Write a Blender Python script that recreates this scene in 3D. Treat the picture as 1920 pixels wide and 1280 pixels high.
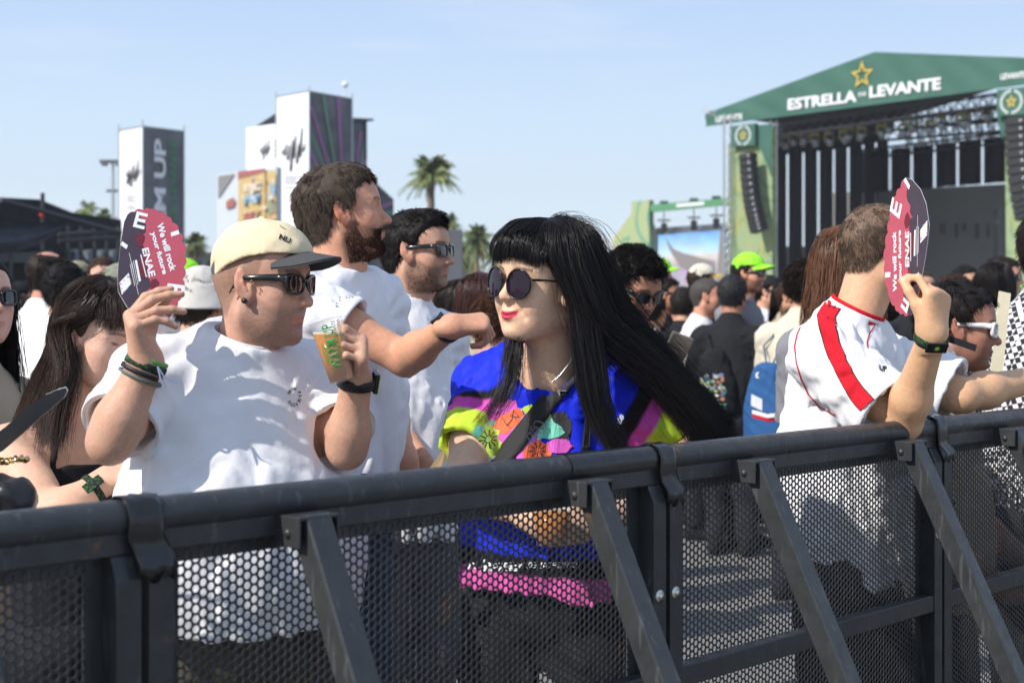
import bpy, bmesh, math, random
import numpy as np
from mathutils import Vector, Matrix, Quaternion, Euler
from mathutils.bvhtree import BVHTree

for _o in list(bpy.data.objects):
    bpy.data.objects.remove(_o)
S = bpy.context.scene
COL = S.collection
R = math.radians
# ------------------------------------------------------------------ camera
F = 2667.0            # focal length in photo pixels (1920 wide) = 50 mm
HZ = 596.0            # horizon row
H = 1.423              # camera height
cam = bpy.data.cameras.new('camera')
camo = bpy.data.objects.new('camera', cam)
COL.objects.link(camo)
camo.location = (0, 0, H)
camo.rotation_euler = (R(90), 0, 0)
cam.sensor_width = 36
cam.lens = 36 * F / 1920
cam.shift_y = -(640 - HZ) / 1920
cam.clip_start = 0.05
cam.clip_end = 3000
cam.dof.use_dof = True
cam.dof.focus_distance = 3.0
cam.dof.aperture_fstop = 5.6
S.camera = camo
# ------------------------------------------------------------------ sky and sun
SUN_EL, SUN_AZ = 40.0, 234.0      # azimuth clockwise from +Y (view direction): 270 = left, 180 = behind the camera
sv = Vector((math.sin(R(SUN_AZ)) * math.cos(R(SUN_EL)), math.cos(R(SUN_AZ)) * math.cos(R(SUN_EL)), math.sin(R(SUN_EL))))
world = bpy.data.worlds.new('World')
S.world = world
world.use_nodes = True
wt = world.node_tree
bg = wt.nodes['Background']
sky = wt.nodes.new('ShaderNodeTexSky')
sky.sky_type = 'NISHITA'
sky.sun_disc = False
sky.sun_elevation = R(SUN_EL)
sky.sun_rotation = R(SUN_AZ)
sky.air_density = 1.0
sky.dust_density = 0.2
sky.ozone_density = 1.5
_n, _l = wt.nodes, wt.links
_tc = _n.new('ShaderNodeTexCoord'); _sx = _n.new('ShaderNodeSeparateXYZ'); _l.new(_tc.outputs['Generated'], _sx.inputs[0])
_rp = _n.new('ShaderNodeValToRGB'); _e = _rp.color_ramp.elements       # thin high haze whitens the sky towards the horizon
_e[0].position = 0.0; _e[0].color = (3.35, 3.82, 4.2, 1)
_e[1].position = 1.0; _e[1].color = (1.7, 2.15, 3.1, 1)
for _p, _c in ((.076, (3.18, 3.77, 4.30)), (.14, (2.88, 3.62, 4.46)), (.21, (2.40, 3.17, 4.38)), (.5, (2.1, 2.7, 3.9))):
    _k = _e.new(_p); _k.color = (*_c, 1)
_l.new(_sx.outputs[2], _rp.inputs[0])
_mp = _n.new('ShaderNodeMapping'); _mp.inputs['Scale'].default_value = (2.2, 2.2, 16); _l.new(_tc.outputs['Generated'], _mp.inputs[0])
_nz = _n.new('ShaderNodeTexNoise'); _nz.inputs['Scale'].default_value = 2.6; _nz.inputs['Detail'].default_value = 7; _l.new(_mp.outputs[0], _nz.inputs[0])
_cr = _n.new('ShaderNodeValToRGB'); _cr.color_ramp.elements[0].position = .52; _cr.color_ramp.elements[0].color = (0, 0, 0, 1)
_cr.color_ramp.elements[1].position = .80; _cr.color_ramp.elements[1].color = (.28, .28, .28, 1); _l.new(_nz.outputs[0], _cr.inputs[0])
_mc = _n.new('ShaderNodeMix'); _mc.data_type = 'RGBA'; _mc.clamp_result = False; _l.new(_cr.outputs[0], _mc.inputs['Factor']); _l.new(_rp.outputs[0], _mc.inputs['A']); _mc.inputs['B'].default_value = (3.9, 4.2, 4.5, 1)
_mr = _n.new('ShaderNodeMapRange'); _mr.inputs['From Min'].default_value = .3; _mr.inputs['From Max'].default_value = .9; _mr.inputs['To Min'].default_value = 1; _mr.inputs['To Max'].default_value = .8
_l.new(_sx.outputs[2], _mr.inputs['Value'])
_mx = _n.new('ShaderNodeMix'); _mx.data_type = 'RGBA'; _mx.clamp_result = False; _l.new(_mr.outputs[0], _mx.inputs['Factor']); _l.new(sky.outputs[0], _mx.inputs['A']); _l.new(_mc.outputs['Result'], _mx.inputs['B'])
_l.new(_mx.outputs['Result'], bg.inputs[0])
bg.inputs[1].default_value = 0.15
sun = bpy.data.lights.new('sun', 'SUN')
sun.energy = 3.5
sun.angle = R(0.53)
sun.color = (1.0, 0.94, 0.86)
suno = bpy.data.objects.new('sun', sun)
COL.objects.link(suno)
suno.rotation_euler = (-sv).to_track_quat('-Z', 'Y').to_euler()
S.view_settings.view_transform = 'Standard'
S.view_settings.look = 'None'
S.view_settings.exposure = 0.58
S.view_settings.gamma = 1.0
S.cycles.max_bounces = 6
S.cycles.transparent_max_bounces = 12


def P(x, y, Z):
    """photo pixel + distance -> world point"""
    return Vector(((x - 960) * Z / F, Z, H - (y - HZ) * Z / F))


def A(*v):
    return np.array(v, dtype=np.float64)
# ================================================================== implicit surfaces (numpy)
def smin(a, b, k):
    h = np.maximum(k - np.abs(a - b), 0.0) / k
    return np.minimum(a, b) - h * h * k * 0.25


def smax(a, b, k):
    return -smin(-a, -b, k)


def ell(p, c, r, rot=None):
    q = p - np.asarray(c, np.float32)
    if rot is not None:
        q = q @ np.asarray(rot, np.float32)          # columns = local axes
    r = np.asarray(r, np.float32)
    k0 = np.sqrt(((q / r) ** 2).sum(1))
    k1 = np.sqrt(((q / (r * r)) ** 2).sum(1)) + 1e-9
    return k0 * (k0 - 1.0) / k1


def sph(p, c, r):
    return np.sqrt(((p - np.asarray(c, np.float32)) ** 2).sum(1)) - r


def cone(p, a, b, ra, rb, flat=None):
    """capsule with two radii; flat=(axis, factor) squeezes it across an axis"""
    a = np.asarray(a, np.float32); b = np.asarray(b, np.float32)
    d = b - a
    L2 = float((d * d).sum()) + 1e-12
    q = p - a
    t = np.clip(q @ d / L2, 0, 1)
    w = q - t[:, None] * d
    if flat is not None:
        ax = np.asarray(flat[0], np.float32); ax = ax / np.linalg.norm(ax)
        s = w @ ax
        w = w + (s * (flat[1] - 1.0))[:, None] * ax
    return np.sqrt((w * w).sum(1)) - (ra + (rb - ra) * t)


def chain(p, pts, rr, k=0.01, flat=None):
    d = None
    for i in range(len(pts) - 1):
        e = cone(p, pts[i], pts[i + 1], rr[i], rr[i + 1], flat)
        d = e if d is None else smin(d, e, k)
    return d


def rbox(p, c, h, r, rot=None):
    q = p - np.asarray(c, np.float32)
    if rot is not None:
        q = q @ np.asarray(rot, np.float32)
    q = np.abs(q) - (np.asarray(h, np.float32) - r)
    return np.sqrt((np.maximum(q, 0) ** 2).sum(1)) + np.minimum(q.max(1), 0) - r


def noise(p, scale, seed=0, n=7):
    rs = np.random.RandomState(seed)
    v = np.zeros(len(p), np.float32)
    for i in range(n):
        w = rs.normal(size=3)
        w = w / np.linalg.norm(w) * rs.uniform(0.6, 1.7) / scale * 2 * np.pi
        v += np.sin(p @ w.astype(np.float32) + rs.uniform(0, 6.28) + 1.3 * np.sin(p @ np.roll(w, 1).astype(np.float32) * 0.6 + i))
    return v / n * 1.6


def frame(fwd, up=(0, 0, 1)):
    """matrix with columns x=fwd, y=left, z=up"""
    f = Vector(fwd).normalized(); u = Vector(up)
    l = u.cross(f).normalized(); u = f.cross(l)
    return np.array([list(f), list(l), list(u)]).T


def surface(f, lo, hi, h, smooth=1):
    """surface nets of f<0 inside lo..hi with cell h; evaluates only near the surface"""
    lo = np.asarray(lo, float); hi = np.asarray(hi, float)
    B = 4
    nb = np.ceil((hi - lo) / (h * B)).astype(int)
    n = nb * B + 1
    g = [lo[i] + np.arange(nb[i]) * h * B + h * B / 2 for i in range(3)]
    C = np.stack(np.meshgrid(*g, indexing='ij'), -1).reshape(-1, 3).astype(np.float32)
    dc = f(C)
    near = (np.abs(dc) < h * B * 1.35 + 0.004).reshape(nb)
    big = np.where(dc.reshape(nb) < 0, -1.0, 1.0).astype(np.float32)
    V = np.ones(n, np.float32)
    V[:-1, :-1, :-1] = big.repeat(B, 0).repeat(B, 1).repeat(B, 2)
    bi = np.argwhere(near)
    o = np.arange(B + 1)
    off = np.stack(np.meshgrid(o, o, o, indexing='ij'), -1).reshape(-1, 3)
    idx = (bi[:, None, :] * B + off[None]).reshape(-1, 3)
    lin = np.unique(np.ravel_multi_index(idx.T, n))
    ijk = np.stack(np.unravel_index(lin, n), 1)
    pts = (lo + ijk * h).astype(np.float32)
    out = np.empty(len(pts), np.float32)
    for s in range(0, len(pts), 400000):
        out[s:s + 400000] = f(pts[s:s + 400000])
    V.reshape(-1)[lin] = out
    s = V < 0
    c8 = [s[a:n[0] - 1 + a, b:n[1] - 1 + b, c:n[2] - 1 + c] for a in (0, 1) for b in (0, 1) for c in (0, 1)]
    cnt = sum(x.astype(np.int8) for x in c8)
    act = (cnt > 0) & (cnt < 8)
    cells = np.argwhere(act)
    cid = -np.ones(act.shape, np.int64)
    cid[act] = np.arange(len(cells))
    acc = np.zeros((len(cells), 3)); num = np.zeros(len(cells))
    corners = [(a, b, c) for a in (0, 1) for b in (0, 1) for c in (0, 1)]
    for i, ca in enumerate(corners):
        for cb in corners[i + 1:]:
            if sum(abs(ca[k] - cb[k]) for k in range(3)) != 1:
                continue
            va = V[cells[:, 0] + ca[0], cells[:, 1] + ca[1], cells[:, 2] + ca[2]]
            vb = V[cells[:, 0] + cb[0], cells[:, 1] + cb[1], cells[:, 2] + cb[2]]
            m = (va < 0) != (vb < 0)
            t = np.where(m, va / (va - vb + 1e-12), 0)
            q = np.array(ca) + t[:, None] * (np.array(cb) - np.array(ca))
            acc += q * m[:, None]; num += m
    v = lo + (cells + acc / num[:, None]) * h
    quads = []
    for ax in range(3):
        sl0 = [slice(None)] * 3; sl1 = [slice(None)] * 3
        sl0[ax] = slice(0, -1); sl1[ax] = slice(1, None)
        e = s[tuple(sl0)] != s[tuple(sl1)]
        w = np.argwhere(e)
        a1, a2 = (ax + 1) % 3, (ax + 2) % 3
        ok = (w[:, a1] > 0) & (w[:, a2] > 0) & (w[:, a1] < n[a1] - 1) & (w[:, a2] < n[a2] - 1)
        w = w[ok]
        ins = s[w[:, 0], w[:, 1], w[:, 2]]
        def cc(d1, d2):
            u = w.copy(); u[:, a1] -= d1; u[:, a2] -= d2
            return cid[u[:, 0], u[:, 1], u[:, 2]]
        q = np.stack([cc(1, 1), cc(0, 1), cc(0, 0), cc(1, 0)], 1)
        q[~ins] = q[~ins][:, ::-1]
        quads.append(q)
    quads = np.concatenate(quads)
    for _ in range(smooth):
        a = np.zeros_like(v); k = np.zeros(len(v))
        for i in range(4):
            j = (i + 1) % 4
            np.add.at(a, quads[:, i], v[quads[:, j]]); np.add.at(k, quads[:, i], 1)
            np.add.at(a, quads[:, j], v[quads[:, i]]); np.add.at(k, quads[:, j], 1)
        v = v * 0.5 + 0.5 * a / np.maximum(k, 1)[:, None]
    return v, quads


# ================================================================== objects
def new_mesh(v, faces, smooth=True, colors=None, name='mesh'):
    me = bpy.data.meshes.new(name)
    v = np.asarray(v, np.float32)
    if isinstance(faces, np.ndarray):
        k = faces.shape[1]
        me.vertices.add(len(v)); me.vertices.foreach_set('co', v.ravel())
        me.loops.add(faces.size); me.loops.foreach_set('vertex_index', faces.astype(np.int32).ravel())
        me.polygons.add(len(faces))
        me.polygons.foreach_set('loop_start', np.arange(0, faces.size, k, dtype=np.int32))
        me.update(calc_edges=True)
    else:
        me.from_pydata([tuple(map(float, p)) for p in v], [], faces)
    me.polygons.foreach_set('use_smooth', np.full(len(me.polygons), smooth))
    if colors is not None:
        ca = me.color_attributes.new('tone', 'FLOAT_COLOR', 'POINT')
        c = np.ones((len(v), 4), np.float32); c[:, :3] = colors
        ca.data.foreach_set('color', c.ravel())
    me.update()
    return me


def obj(name, me, mat=None, parent=None):
    o = bpy.data.objects.new(name, me)
    COL.objects.link(o)
    if parent is not None:
        o.parent = parent
    if mat is not None:
        mats = mat if isinstance(mat, (list, tuple)) else [mat]
        if len(me.materials) == 0:
            for m in mats:
                me.materials.append(m)
    me.name = name
    return o


def tag(o, label=None, cat=None, group=None, kind=None):
    if label: o['label'] = label
    if cat: o['category'] = cat
    if group: o['group'] = group
    if kind: o['kind'] = kind
    return o


def empty(name, loc, label, cat, group=None, rz=0.0):
    o = bpy.data.objects.new(name, None)
    COL.objects.link(o)
    o.location = loc
    o.rotation_euler.z = rz
    o.empty_display_size = 0.1
    return tag(o, label, cat, group)


def keep(o, parent):
    """parent o (whose vertices are in world space) without moving it"""
    o.parent = parent
    o.matrix_parent_inverse = Matrix.Translation(parent.location).inverted() if parent.rotation_euler.z == 0 else (Matrix.Translation(parent.location) @ Matrix.Rotation(parent.rotation_euler.z, 4, 'Z')).inverted()
    return o


class MB:
    """collects plain shapes into one mesh"""
    def __init__(s):
        s.v = []; s.f = []; s.sm = []; s.mi = []
    def add(s, v, f, sm=False, mi=0):
        b = len(s.v)
        s.v += [tuple(p) for p in v]
        s.f += [tuple(i + b for i in q) for q in f]
        s.sm += [sm] * len(f); s.mi += [mi] * len(f)
    def box(s, c, h, R3=None, mi=0, bev=0.0):
        c = Vector(c)
        R3 = R3 or Matrix.Identity(3)
        if bev > 0:
            pts = []; fs = []
            # chamfered box: 24 vertices
            idx = {}
            for sx in (-1, 1):
                for sy in (-1, 1):
                    for sz in (-1, 1):
                        for ax in range(3):
                            p = [sx * h[0], sy * h[1], sz * h[2]]
                            for k in range(3):
                                if k != ax:
                                    p[k] -= (1 if p[k] > 0 else -1) * bev
                            idx[(sx, sy, sz, ax)] = len(pts)
                            pts.append(c + R3 @ Vector(p))
            for ax in range(3):
                a1, a2 = (ax + 1) % 3, (ax + 2) % 3
                for sg in (-1, 1):
                    q = []
                    for (u, w) in ((-1, -1), (1, -1), (1, 1), (-1, 1)):
                        t = [0, 0, 0]; t[ax] = sg; t[a1] = u; t[a2] = w
                        q.append(idx[(*t, ax)])
                    fs.append(q if sg > 0 else q[::-1])
                for (u, w) in ((-1, -1), (1, -1), (1, 1), (-1, 1)):
                    t0 = [0, 0, 0]; t1 = [0, 0, 0]
                    t0[ax] = -1; t1[ax] = 1; t0[a1] = t1[a1] = u; t0[a2] = t1[a2] = w
                    q = [idx[(*t0, a1)], idx[(*t1, a1)], idx[(*t1, a2)], idx[(*t0, a2)]]
                    fs.append(q if u * w > 0 else q[::-1])
            for sx in (-1, 1):
                for sy in (-1, 1):
                    for sz in (-1, 1):
                        q = [idx[(sx, sy, sz, k)] for k in range(3)]
                        fs.append(q if sx * sy * sz > 0 else q[::-1])
            s.add(pts, fs, False, mi)
            return
        v = [c + R3 @ Vector((x * h[0], y * h[1], z * h[2])) for x in (-1, 1) for y in (-1, 1) for z in (-1, 1)]
        s.add(v, [(0, 1, 3, 2), (4, 6, 7, 5), (0, 4, 5, 1), (2, 3, 7, 6), (0, 2, 6, 4), (1, 5, 7, 3)], False, mi)
    def tube(s, pts, r, n=8, mi=0, caps=True, sm=True):
        pts = [Vector(p) for p in pts]
        rr = r if isinstance(r, (list, tuple)) else [r] * len(pts)
        v = []; f = []
        prev = None
        for i, p in enumerate(pts):
            d = (pts[min(i + 1, len(pts) - 1)] - pts[max(i - 1, 0)])
            d = d.normalized() if d.length > 1e-9 else Vector((0, 0, 1))
            if prev is None:
                a = d.orthogonal().normalized()
            else:
                a = (prev - d * prev.dot(d)); a = a.normalized() if a.length > 1e-6 else d.orthogonal().normalized()
            prev = a
            b = d.cross(a)
            for k in range(n):
                t = 2 * math.pi * k / n
                v.append(p + (a * math.cos(t) + b * math.sin(t)) * rr[i])
        for i in range(len(pts) - 1):
            for k in range(n):
                k2 = (k + 1) % n
                f.append((i * n + k, i * n + k2, (i + 1) * n + k2, (i + 1) * n + k))
        s.add(v, f, sm, mi)
        if caps:
            m = len(pts) - 1
            s.add(v, [tuple(range(n - 1, -1, -1)), tuple(m * n + k for k in range(n))], False, mi)
    def beam(s, a, b, w, h, up=(0, 0, 1), mi=0, bev=0.0):
        """box from a to b with width w (across) and height h (along up)"""
        a = Vector(a); b = Vector(b); d = (b - a); L = d.length; d.normalize()
        u = Vector(up); x = d.cross(u).normalized(); u = x.cross(d)
        s.box((a + b) / 2, (w / 2, L / 2, h / 2), Matrix((x, d, u)).transposed(), mi, bev)
    def poly(s, pts, th=None, nrm=None, mi=0):
        """flat polygon, extruded by th along nrm when given"""
        pts = [Vector(p) for p in pts]; n = len(pts)
        if th is None:
            s.add(pts, [tuple(range(n))], False, mi); return
        q = [p + Vector(nrm) * th for p in pts]
        s.add(pts + q, [tuple(range(n - 1, -1, -1)), tuple(range(n, 2 * n))] + [(i, (i + 1) % n, n + (i + 1) % n, n + i) for i in range(n)], False, mi)
    def lathe(s, prof, n=24, o=(0, 0, 0), R3=None, mi=0, sm=True):
        R3 = R3 or Matrix.Identity(3); o = Vector(o)
        v = [o + R3 @ Vector((r * math.cos(2 * math.pi * k / n), r * math.sin(2 * math.pi * k / n), z)) for r, z in prof for k in range(n)]
        f = [(i * n + k, i * n + (k + 1) % n, (i + 1) * n + (k + 1) % n, (i + 1) * n + k) for i in range(len(prof) - 1) for k in range(n)]
        s.add(v, f, sm, mi)
    def build(s, name, mat, parent=None, world=True):
        me = new_mesh(s.v, s.f, False)
        me.polygons.foreach_set('use_smooth', s.sm)
        o = obj(name, me, mat)
        if any(s.mi):
            me.polygons.foreach_set('material_index', s.mi)
        if parent is not None:
            keep(o, parent) if world else setattr(o, 'parent', parent)
        return o


# ================================================================== materials
_M = {}
def nodes(m):
    return m.node_tree.nodes, m.node_tree.links


def lin(c):
    """sRGB hex or 0-255 triple -> linear"""
    if isinstance(c, str):
        c = [int(c[i:i + 2], 16) for i in (0, 2, 4)]
    return tuple((x / 255 / 12.92 if x / 255 <= 0.04045 else ((x / 255 + 0.055) / 1.055) ** 2.4) for x in c)


def mat(name, color=(.5, .5, .5), rough=0.6, metal=0.0, var=0.0, vscale=8.0, bump=0.0, bscale=60.0, attr=False, sss=0.0, spec=0.5,
        coat=0.0, sheen=0.0, bump2=None, rvar=0.0, trans=0.0, alpha=1.0, ior=1.45, objco=True, emit=None):
    if name in _M:
        return _M[name]
    m = bpy.data.materials.new(name); m.use_nodes = True
    _M[name] = m
    N, L = nodes(m)
    b = N['Principled BSDF']
    b.inputs['Roughness'].default_value = rough
    b.inputs['Metallic'].default_value = metal
    b.inputs['Specular IOR Level'].default_value = spec
    b.inputs['IOR'].default_value = ior
    b.inputs['Coat Weight'].default_value = coat
    b.inputs['Sheen Weight'].default_value = sheen
    b.inputs['Transmission Weight'].default_value = trans
    b.inputs['Alpha'].default_value = alpha
    if sss:
        b.inputs['Subsurface Weight'].default_value = sss
        b.inputs['Subsurface Radius'].default_value = (1.0, 0.35, 0.2)
        b.inputs['Subsurface Scale'].default_value = 0.006
    c4 = (*color[:3], 1)
    b.inputs['Base Color'].default_value = c4
    tc = N.new('ShaderNodeTexCoord')
    co = tc.outputs['Object']
    src = None
    if attr:
        at = N.new('ShaderNodeAttribute'); at.attribute_name = 'tone'
        src = at.outputs['Color']
    if var:
        nz = N.new('ShaderNodeTexNoise'); nz.inputs['Scale'].default_value = vscale; nz.inputs['Detail'].default_value = 6
        nz.inputs['Roughness'].default_value = 0.65
        L.new(co, nz.inputs['Vector'])
        mr = N.new('ShaderNodeMapRange')
        mr.inputs['From Min'].default_value = 0.3; mr.inputs['From Max'].default_value = 0.7
        mr.inputs['To Min'].default_value = 1 - var; mr.inputs['To Max'].default_value = 1 + var
        L.new(nz.outputs[0], mr.inputs['Value'])
        mx = N.new('ShaderNodeMix'); mx.data_type = 'RGBA'; mx.blend_type = 'MULTIPLY'; mx.inputs['Factor'].default_value = 1
        mx.clamp_result = False
        if src: L.new(src, mx.inputs['A'])
        else: mx.inputs['A'].default_value = c4
        L.new(mr.outputs[0], mx.inputs['B'])
        src = mx.outputs['Result']
    if rvar:
        nr = N.new('ShaderNodeTexNoise'); nr.inputs['Scale'].default_value = vscale * 1.7; nr.inputs['Detail'].default_value = 5
        L.new(co, nr.inputs['Vector'])
        m2 = N.new('ShaderNodeMapRange'); m2.inputs['From Min'].default_value = .3; m2.inputs['From Max'].default_value = .7
        m2.inputs['To Min'].default_value = rough - rvar; m2.inputs['To Max'].default_value = rough + rvar
        L.new(nr.outputs[0], m2.inputs['Value']); L.new(m2.outputs[0], b.inputs['Roughness'])
    if src: L.new(src, b.inputs['Base Color'])
    last = None
    for amt, sc in ([(bump, bscale)] if bump else []) + ([bump2] if bump2 else []):
        nb = N.new('ShaderNodeTexNoise'); nb.inputs['Scale'].default_value = sc; nb.inputs['Detail'].default_value = 4
        L.new(co, nb.inputs['Vector'])
        bp = N.new('ShaderNodeBump'); bp.inputs['Strength'].default_value = 1.0; bp.inputs['Distance'].default_value = amt
        L.new(nb.outputs[0], bp.inputs['Height'])
        if last: L.new(last, bp.inputs['Normal'])
        last = bp.outputs[0]
    if last: L.new(last, b.inputs['Normal'])
    if emit:
        b.inputs['Emission Color'].default_value = (*emit[:3], 1); b.inputs['Emission Strength'].default_value = emit[3]
    return m


def ramp(m_nodes, links, fac, stops, interp='LINEAR'):
    r = m_nodes.new('ShaderNodeValToRGB'); r.color_ramp.interpolation = interp
    e = r.color_ramp.elements
    e[0].position, e[0].color = stops[0][0], (*stops[0][1], 1)
    e[1].position, e[1].color = stops[-1][0], (*stops[-1][1], 1)
    for p, c in stops[1:-1]:
        k = e.new(p); k.color = (*c, 1)
    links.new(fac, r.inputs[0])
    return r.outputs[0]


_T = {}
def text_mesh(s, size=1.0, bold=0.0, extrude=0.0, shear=0.0, sx=1.0, align='CENTER', spacing=1.0):
    """mesh of a line of text in the xy plane, list of (verts, faces)"""
    key = (s, size, bold, extrude, shear, sx, align, spacing)
    if key in _T:
        return _T[key]
    cu = bpy.data.curves.new('text', 'FONT')
    cu.body = s; cu.size = size; cu.offset = bold; cu.extrude = extrude; cu.shear = shear
    cu.align_x = align; cu.align_y = 'CENTER'; cu.space_character = spacing
    cu.resolution_u = 3
    o = bpy.data.objects.new('text', cu); COL.objects.link(o)
    dg = bpy.context.evaluated_depsgraph_get()
    me = bpy.data.meshes.new_from_object(o.evaluated_get(dg))
    v = [(p.co.x * sx, p.co.y, p.co.z) for p in me.vertices]
    f = [tuple(q.vertices) for q in me.polygons]
    bpy.data.objects.remove(o); bpy.data.curves.remove(cu); bpy.data.meshes.remove(me)
    _T[key] = (v, f)
    return v, f
# ================================================================== heads
# head frame: x = where the face looks, y = its left, z = up, origin between the eyes' level and the ears, metres
def head_sdf(fem=0.0, jaw=0.0, nose=0.0, full=0.0, smile=0.0, ears=True, neck=0.0, eyes=True, necklen=0.17, mouth=0.0):
    M = 1 - fem
    def f(p):
        ay = np.abs(p[:, 1])
        q = np.stack([p[:, 0], ay, p[:, 2]], 1)           # mirrored
        d = ell(p, (-.016, 0, .034), (.098, .0745, .082))
        d = smin(d, ell(p, (-.050, 0, .012), (.060, .064, .068)), .02)
        d = smin(d, ell(p, (.030, 0, .030), (.054, .062, .056)), .03)       # forehead
        d = smin(d, ell(p, (.034, 0, -.022), (.047, .056 + .003 * full, .062)), .03)
        d = smin(d, ell(q, (.069, .021, .0165), (.0125, .026, .0075 + .001 * M)), .018 + .004 * M)   # brow
        d = smin(d, ell(q, (.046, .040, -.024), (.028, .021 + .003 * full, .019)), .022)  # cheek bone
        d = smin(d, ell(q, (.040, .034, -.055), (.030, .022 + .006 * full, .030)), .025)
        d = smin(d, ell(p, (.055, 0, -.058), (.029, .030, .028)), .02)       # muzzle
        jx = .050 + .004 * jaw * M - .006 * fem
        d = smin(d, cone(q, (-.012, .050 + .003 * full, -.060), (.050, .017, -.098 + .004 * fem), .017 + .002 * full, .0155), .035)
        d = smin(d, ell(p, (.063 + .003 * jaw, 0, -.0965 + .003 * fem), (.0185, .0175 + .004 * M, .0155)), .02)   # chin
        d = smin(d, ell(p, (.020, 0, -.066), (.052, .045, .036)), .02)
        # nose
        nb = .0795; nt = .1045 + .004 * nose - .003 * fem
        d = smin(d, cone(p, (nb - .002, 0, .009), (nt - .006, 0, -.030 + .003 * fem), .0065, .0085), .013)
        d = smin(d, sph(p, (nt - .004, 0, -.034 + .003 * fem), .0098 - .001 * fem), .008)
        d = smin(d, ell(q, (nt - .0165, .0118 - .001 * fem, -.037 + .003 * fem), (.0115, .0068, .0075)), .006)
        d = smax(d, -ell(q, (nt - .010, .0070, -.0455 + .003 * fem), (.0058, .0032, .0060)), .004)
        # eye sockets and lids
        d = smax(d, -ell(q, (.0905, .031, .001), (.0165, .021, .0135)), .016)
        if eyes:
            d = smin(d, ell(q, (.0655, .0315, .000), (.0150, .0155, .0125)), .005)
            d = smax(d, -ell(q, (.0830, .0315, -.0015), (.0065, .0115, .0034)), .003)
        # lips
        lw = .0225 + .003 * smile
        curve = (ay / .024) ** 2 * (.0025 + .005 * smile)
        z = p[:, 2] - curve
        l = np.stack([p[:, 0] + (ay / .024) ** 2 * .011, ay, z], 1)
        full_l = 1 + .18 * fem
        d = smin(d, ell(l, (.0835, 0, -.0615), (.0085, lw, .0042 * full_l)), .006)
        d = smin(d, ell(l, (.0815, 0, -.0705), (.0090, lw * .85, .0052 * full_l)), .006)
        d = smax(d, -ell(l, (.0935, 0, -.0660), (.0085, lw * .98, .0012 + .004 * mouth)), .004)
        d = smax(d, -ell(p, (.0935, 0, -.0825), (.0100, .018, .0050)), .012)
        if smile:
            d = smin(d, ell(q, (.052, .0400, -.044), (.018, .012, .014)), .015)
            d = smax(d, -cone(q, (.087, .021, -.040), (.071, .036, -.068), .0030, .0024), .010)
        # neck
        nr = .056 - .010 * fem + .010 * neck
        d = smin(d, cone(p, (-.026, 0, -.055), (-.052, 0, -necklen - .03), nr * .98, nr * 1.04, ((1, 0, 0), .97)), .03)
        if M > .5:
            d = smin(d, sph(p, (.010, 0, -.135), .012), .03)
        if ears:
            Re = frame((1, -.0, .16), (0, -.10, 1))
            e0 = np.array([-.005, .0750, -.006])
            Ry = np.array([[math.cos(.42), math.sin(.42), 0], [-math.sin(.42), math.cos(.42), 0], [0, 0, 1]])
            Rr = Ry @ Re                                    # ear plane opens backwards
            qe = (q - e0.astype(np.float32)) @ Rr.astype(np.float32) / 1.14
            rr = np.sqrt((qe[:, 0] / .0175) ** 2 + ((qe[:, 2] - np.where(qe[:, 2] > 0, 0, 0)) / .0305) ** 2)
            ea = ell(qe, (0, .001, .004), (.0178, .0050, .0270))
            ea = smin(ea, ell(qe, (.004, .000, -.0225), (.0090, .0050, .0105)), .010)
            bowl = ell(qe, (.0030, .0075, .0030), (.0115, .0062, .0185))
            ea = smax(ea, -bowl, .004)
            ea = smin(ea, chain(qe, [(.004, .005, -.010), (-.0025, .0035, .004), (.001, .004, .016)], [.0022, .0028, .0020], .004), .003)  # antihelix
            ea = smin(ea, ell(qe, (.0125, .0035, -.002), (.004, .0035, .006)), .004) * 1.14
            d = smin(d, ea, .007)
        return d
    return f


def srgb(r, g, b):
    return np.array(lin((r, g, b)))


def hair_line(p):
    """>0 (metres) where hair grows on the scalp"""
    x, y, z = p.T
    ay = np.abs(y)
    front = z - (.062 + .0 * ay) - np.clip(x - .03, -.2, 1) * .25           # above the forehead
    side = np.where(x < .035, 1.0, -1.0)
    # boundary height as a function of x: low behind the ear, temple step in front
    hb = np.interp(x, [-.12, -.055, -.035, -.020, .000, .012, .026, .036, .060, .10],
                      [-.075, -.062, -.030, .018, .012, -.004, .020, .046, .064, .075])
    return z - hb


def sample_surface(v, q, n, mask, rs):
    """n random points on the quads whose mask (per vertex) is True -> positions and normals"""
    m = mask[q].all(1)
    qq = q[m]
    a, b, c, d = (v[qq[:, i]] for i in range(4))
    nr = np.cross(c - a, d - b)
    ar = np.linalg.norm(nr, axis=1) / 2
    k = rs.choice(len(qq), n, p=ar / ar.sum())
    u, w = rs.rand(n, 1), rs.rand(n, 1)
    pt = (a[k] * (1 - u) + b[k] * u) * (1 - w) + (d[k] * (1 - u) + c[k] * u) * w
    nn = nr[k] / (np.linalg.norm(nr[k], axis=1)[:, None] + 1e-12)
    return pt, nn


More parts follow.
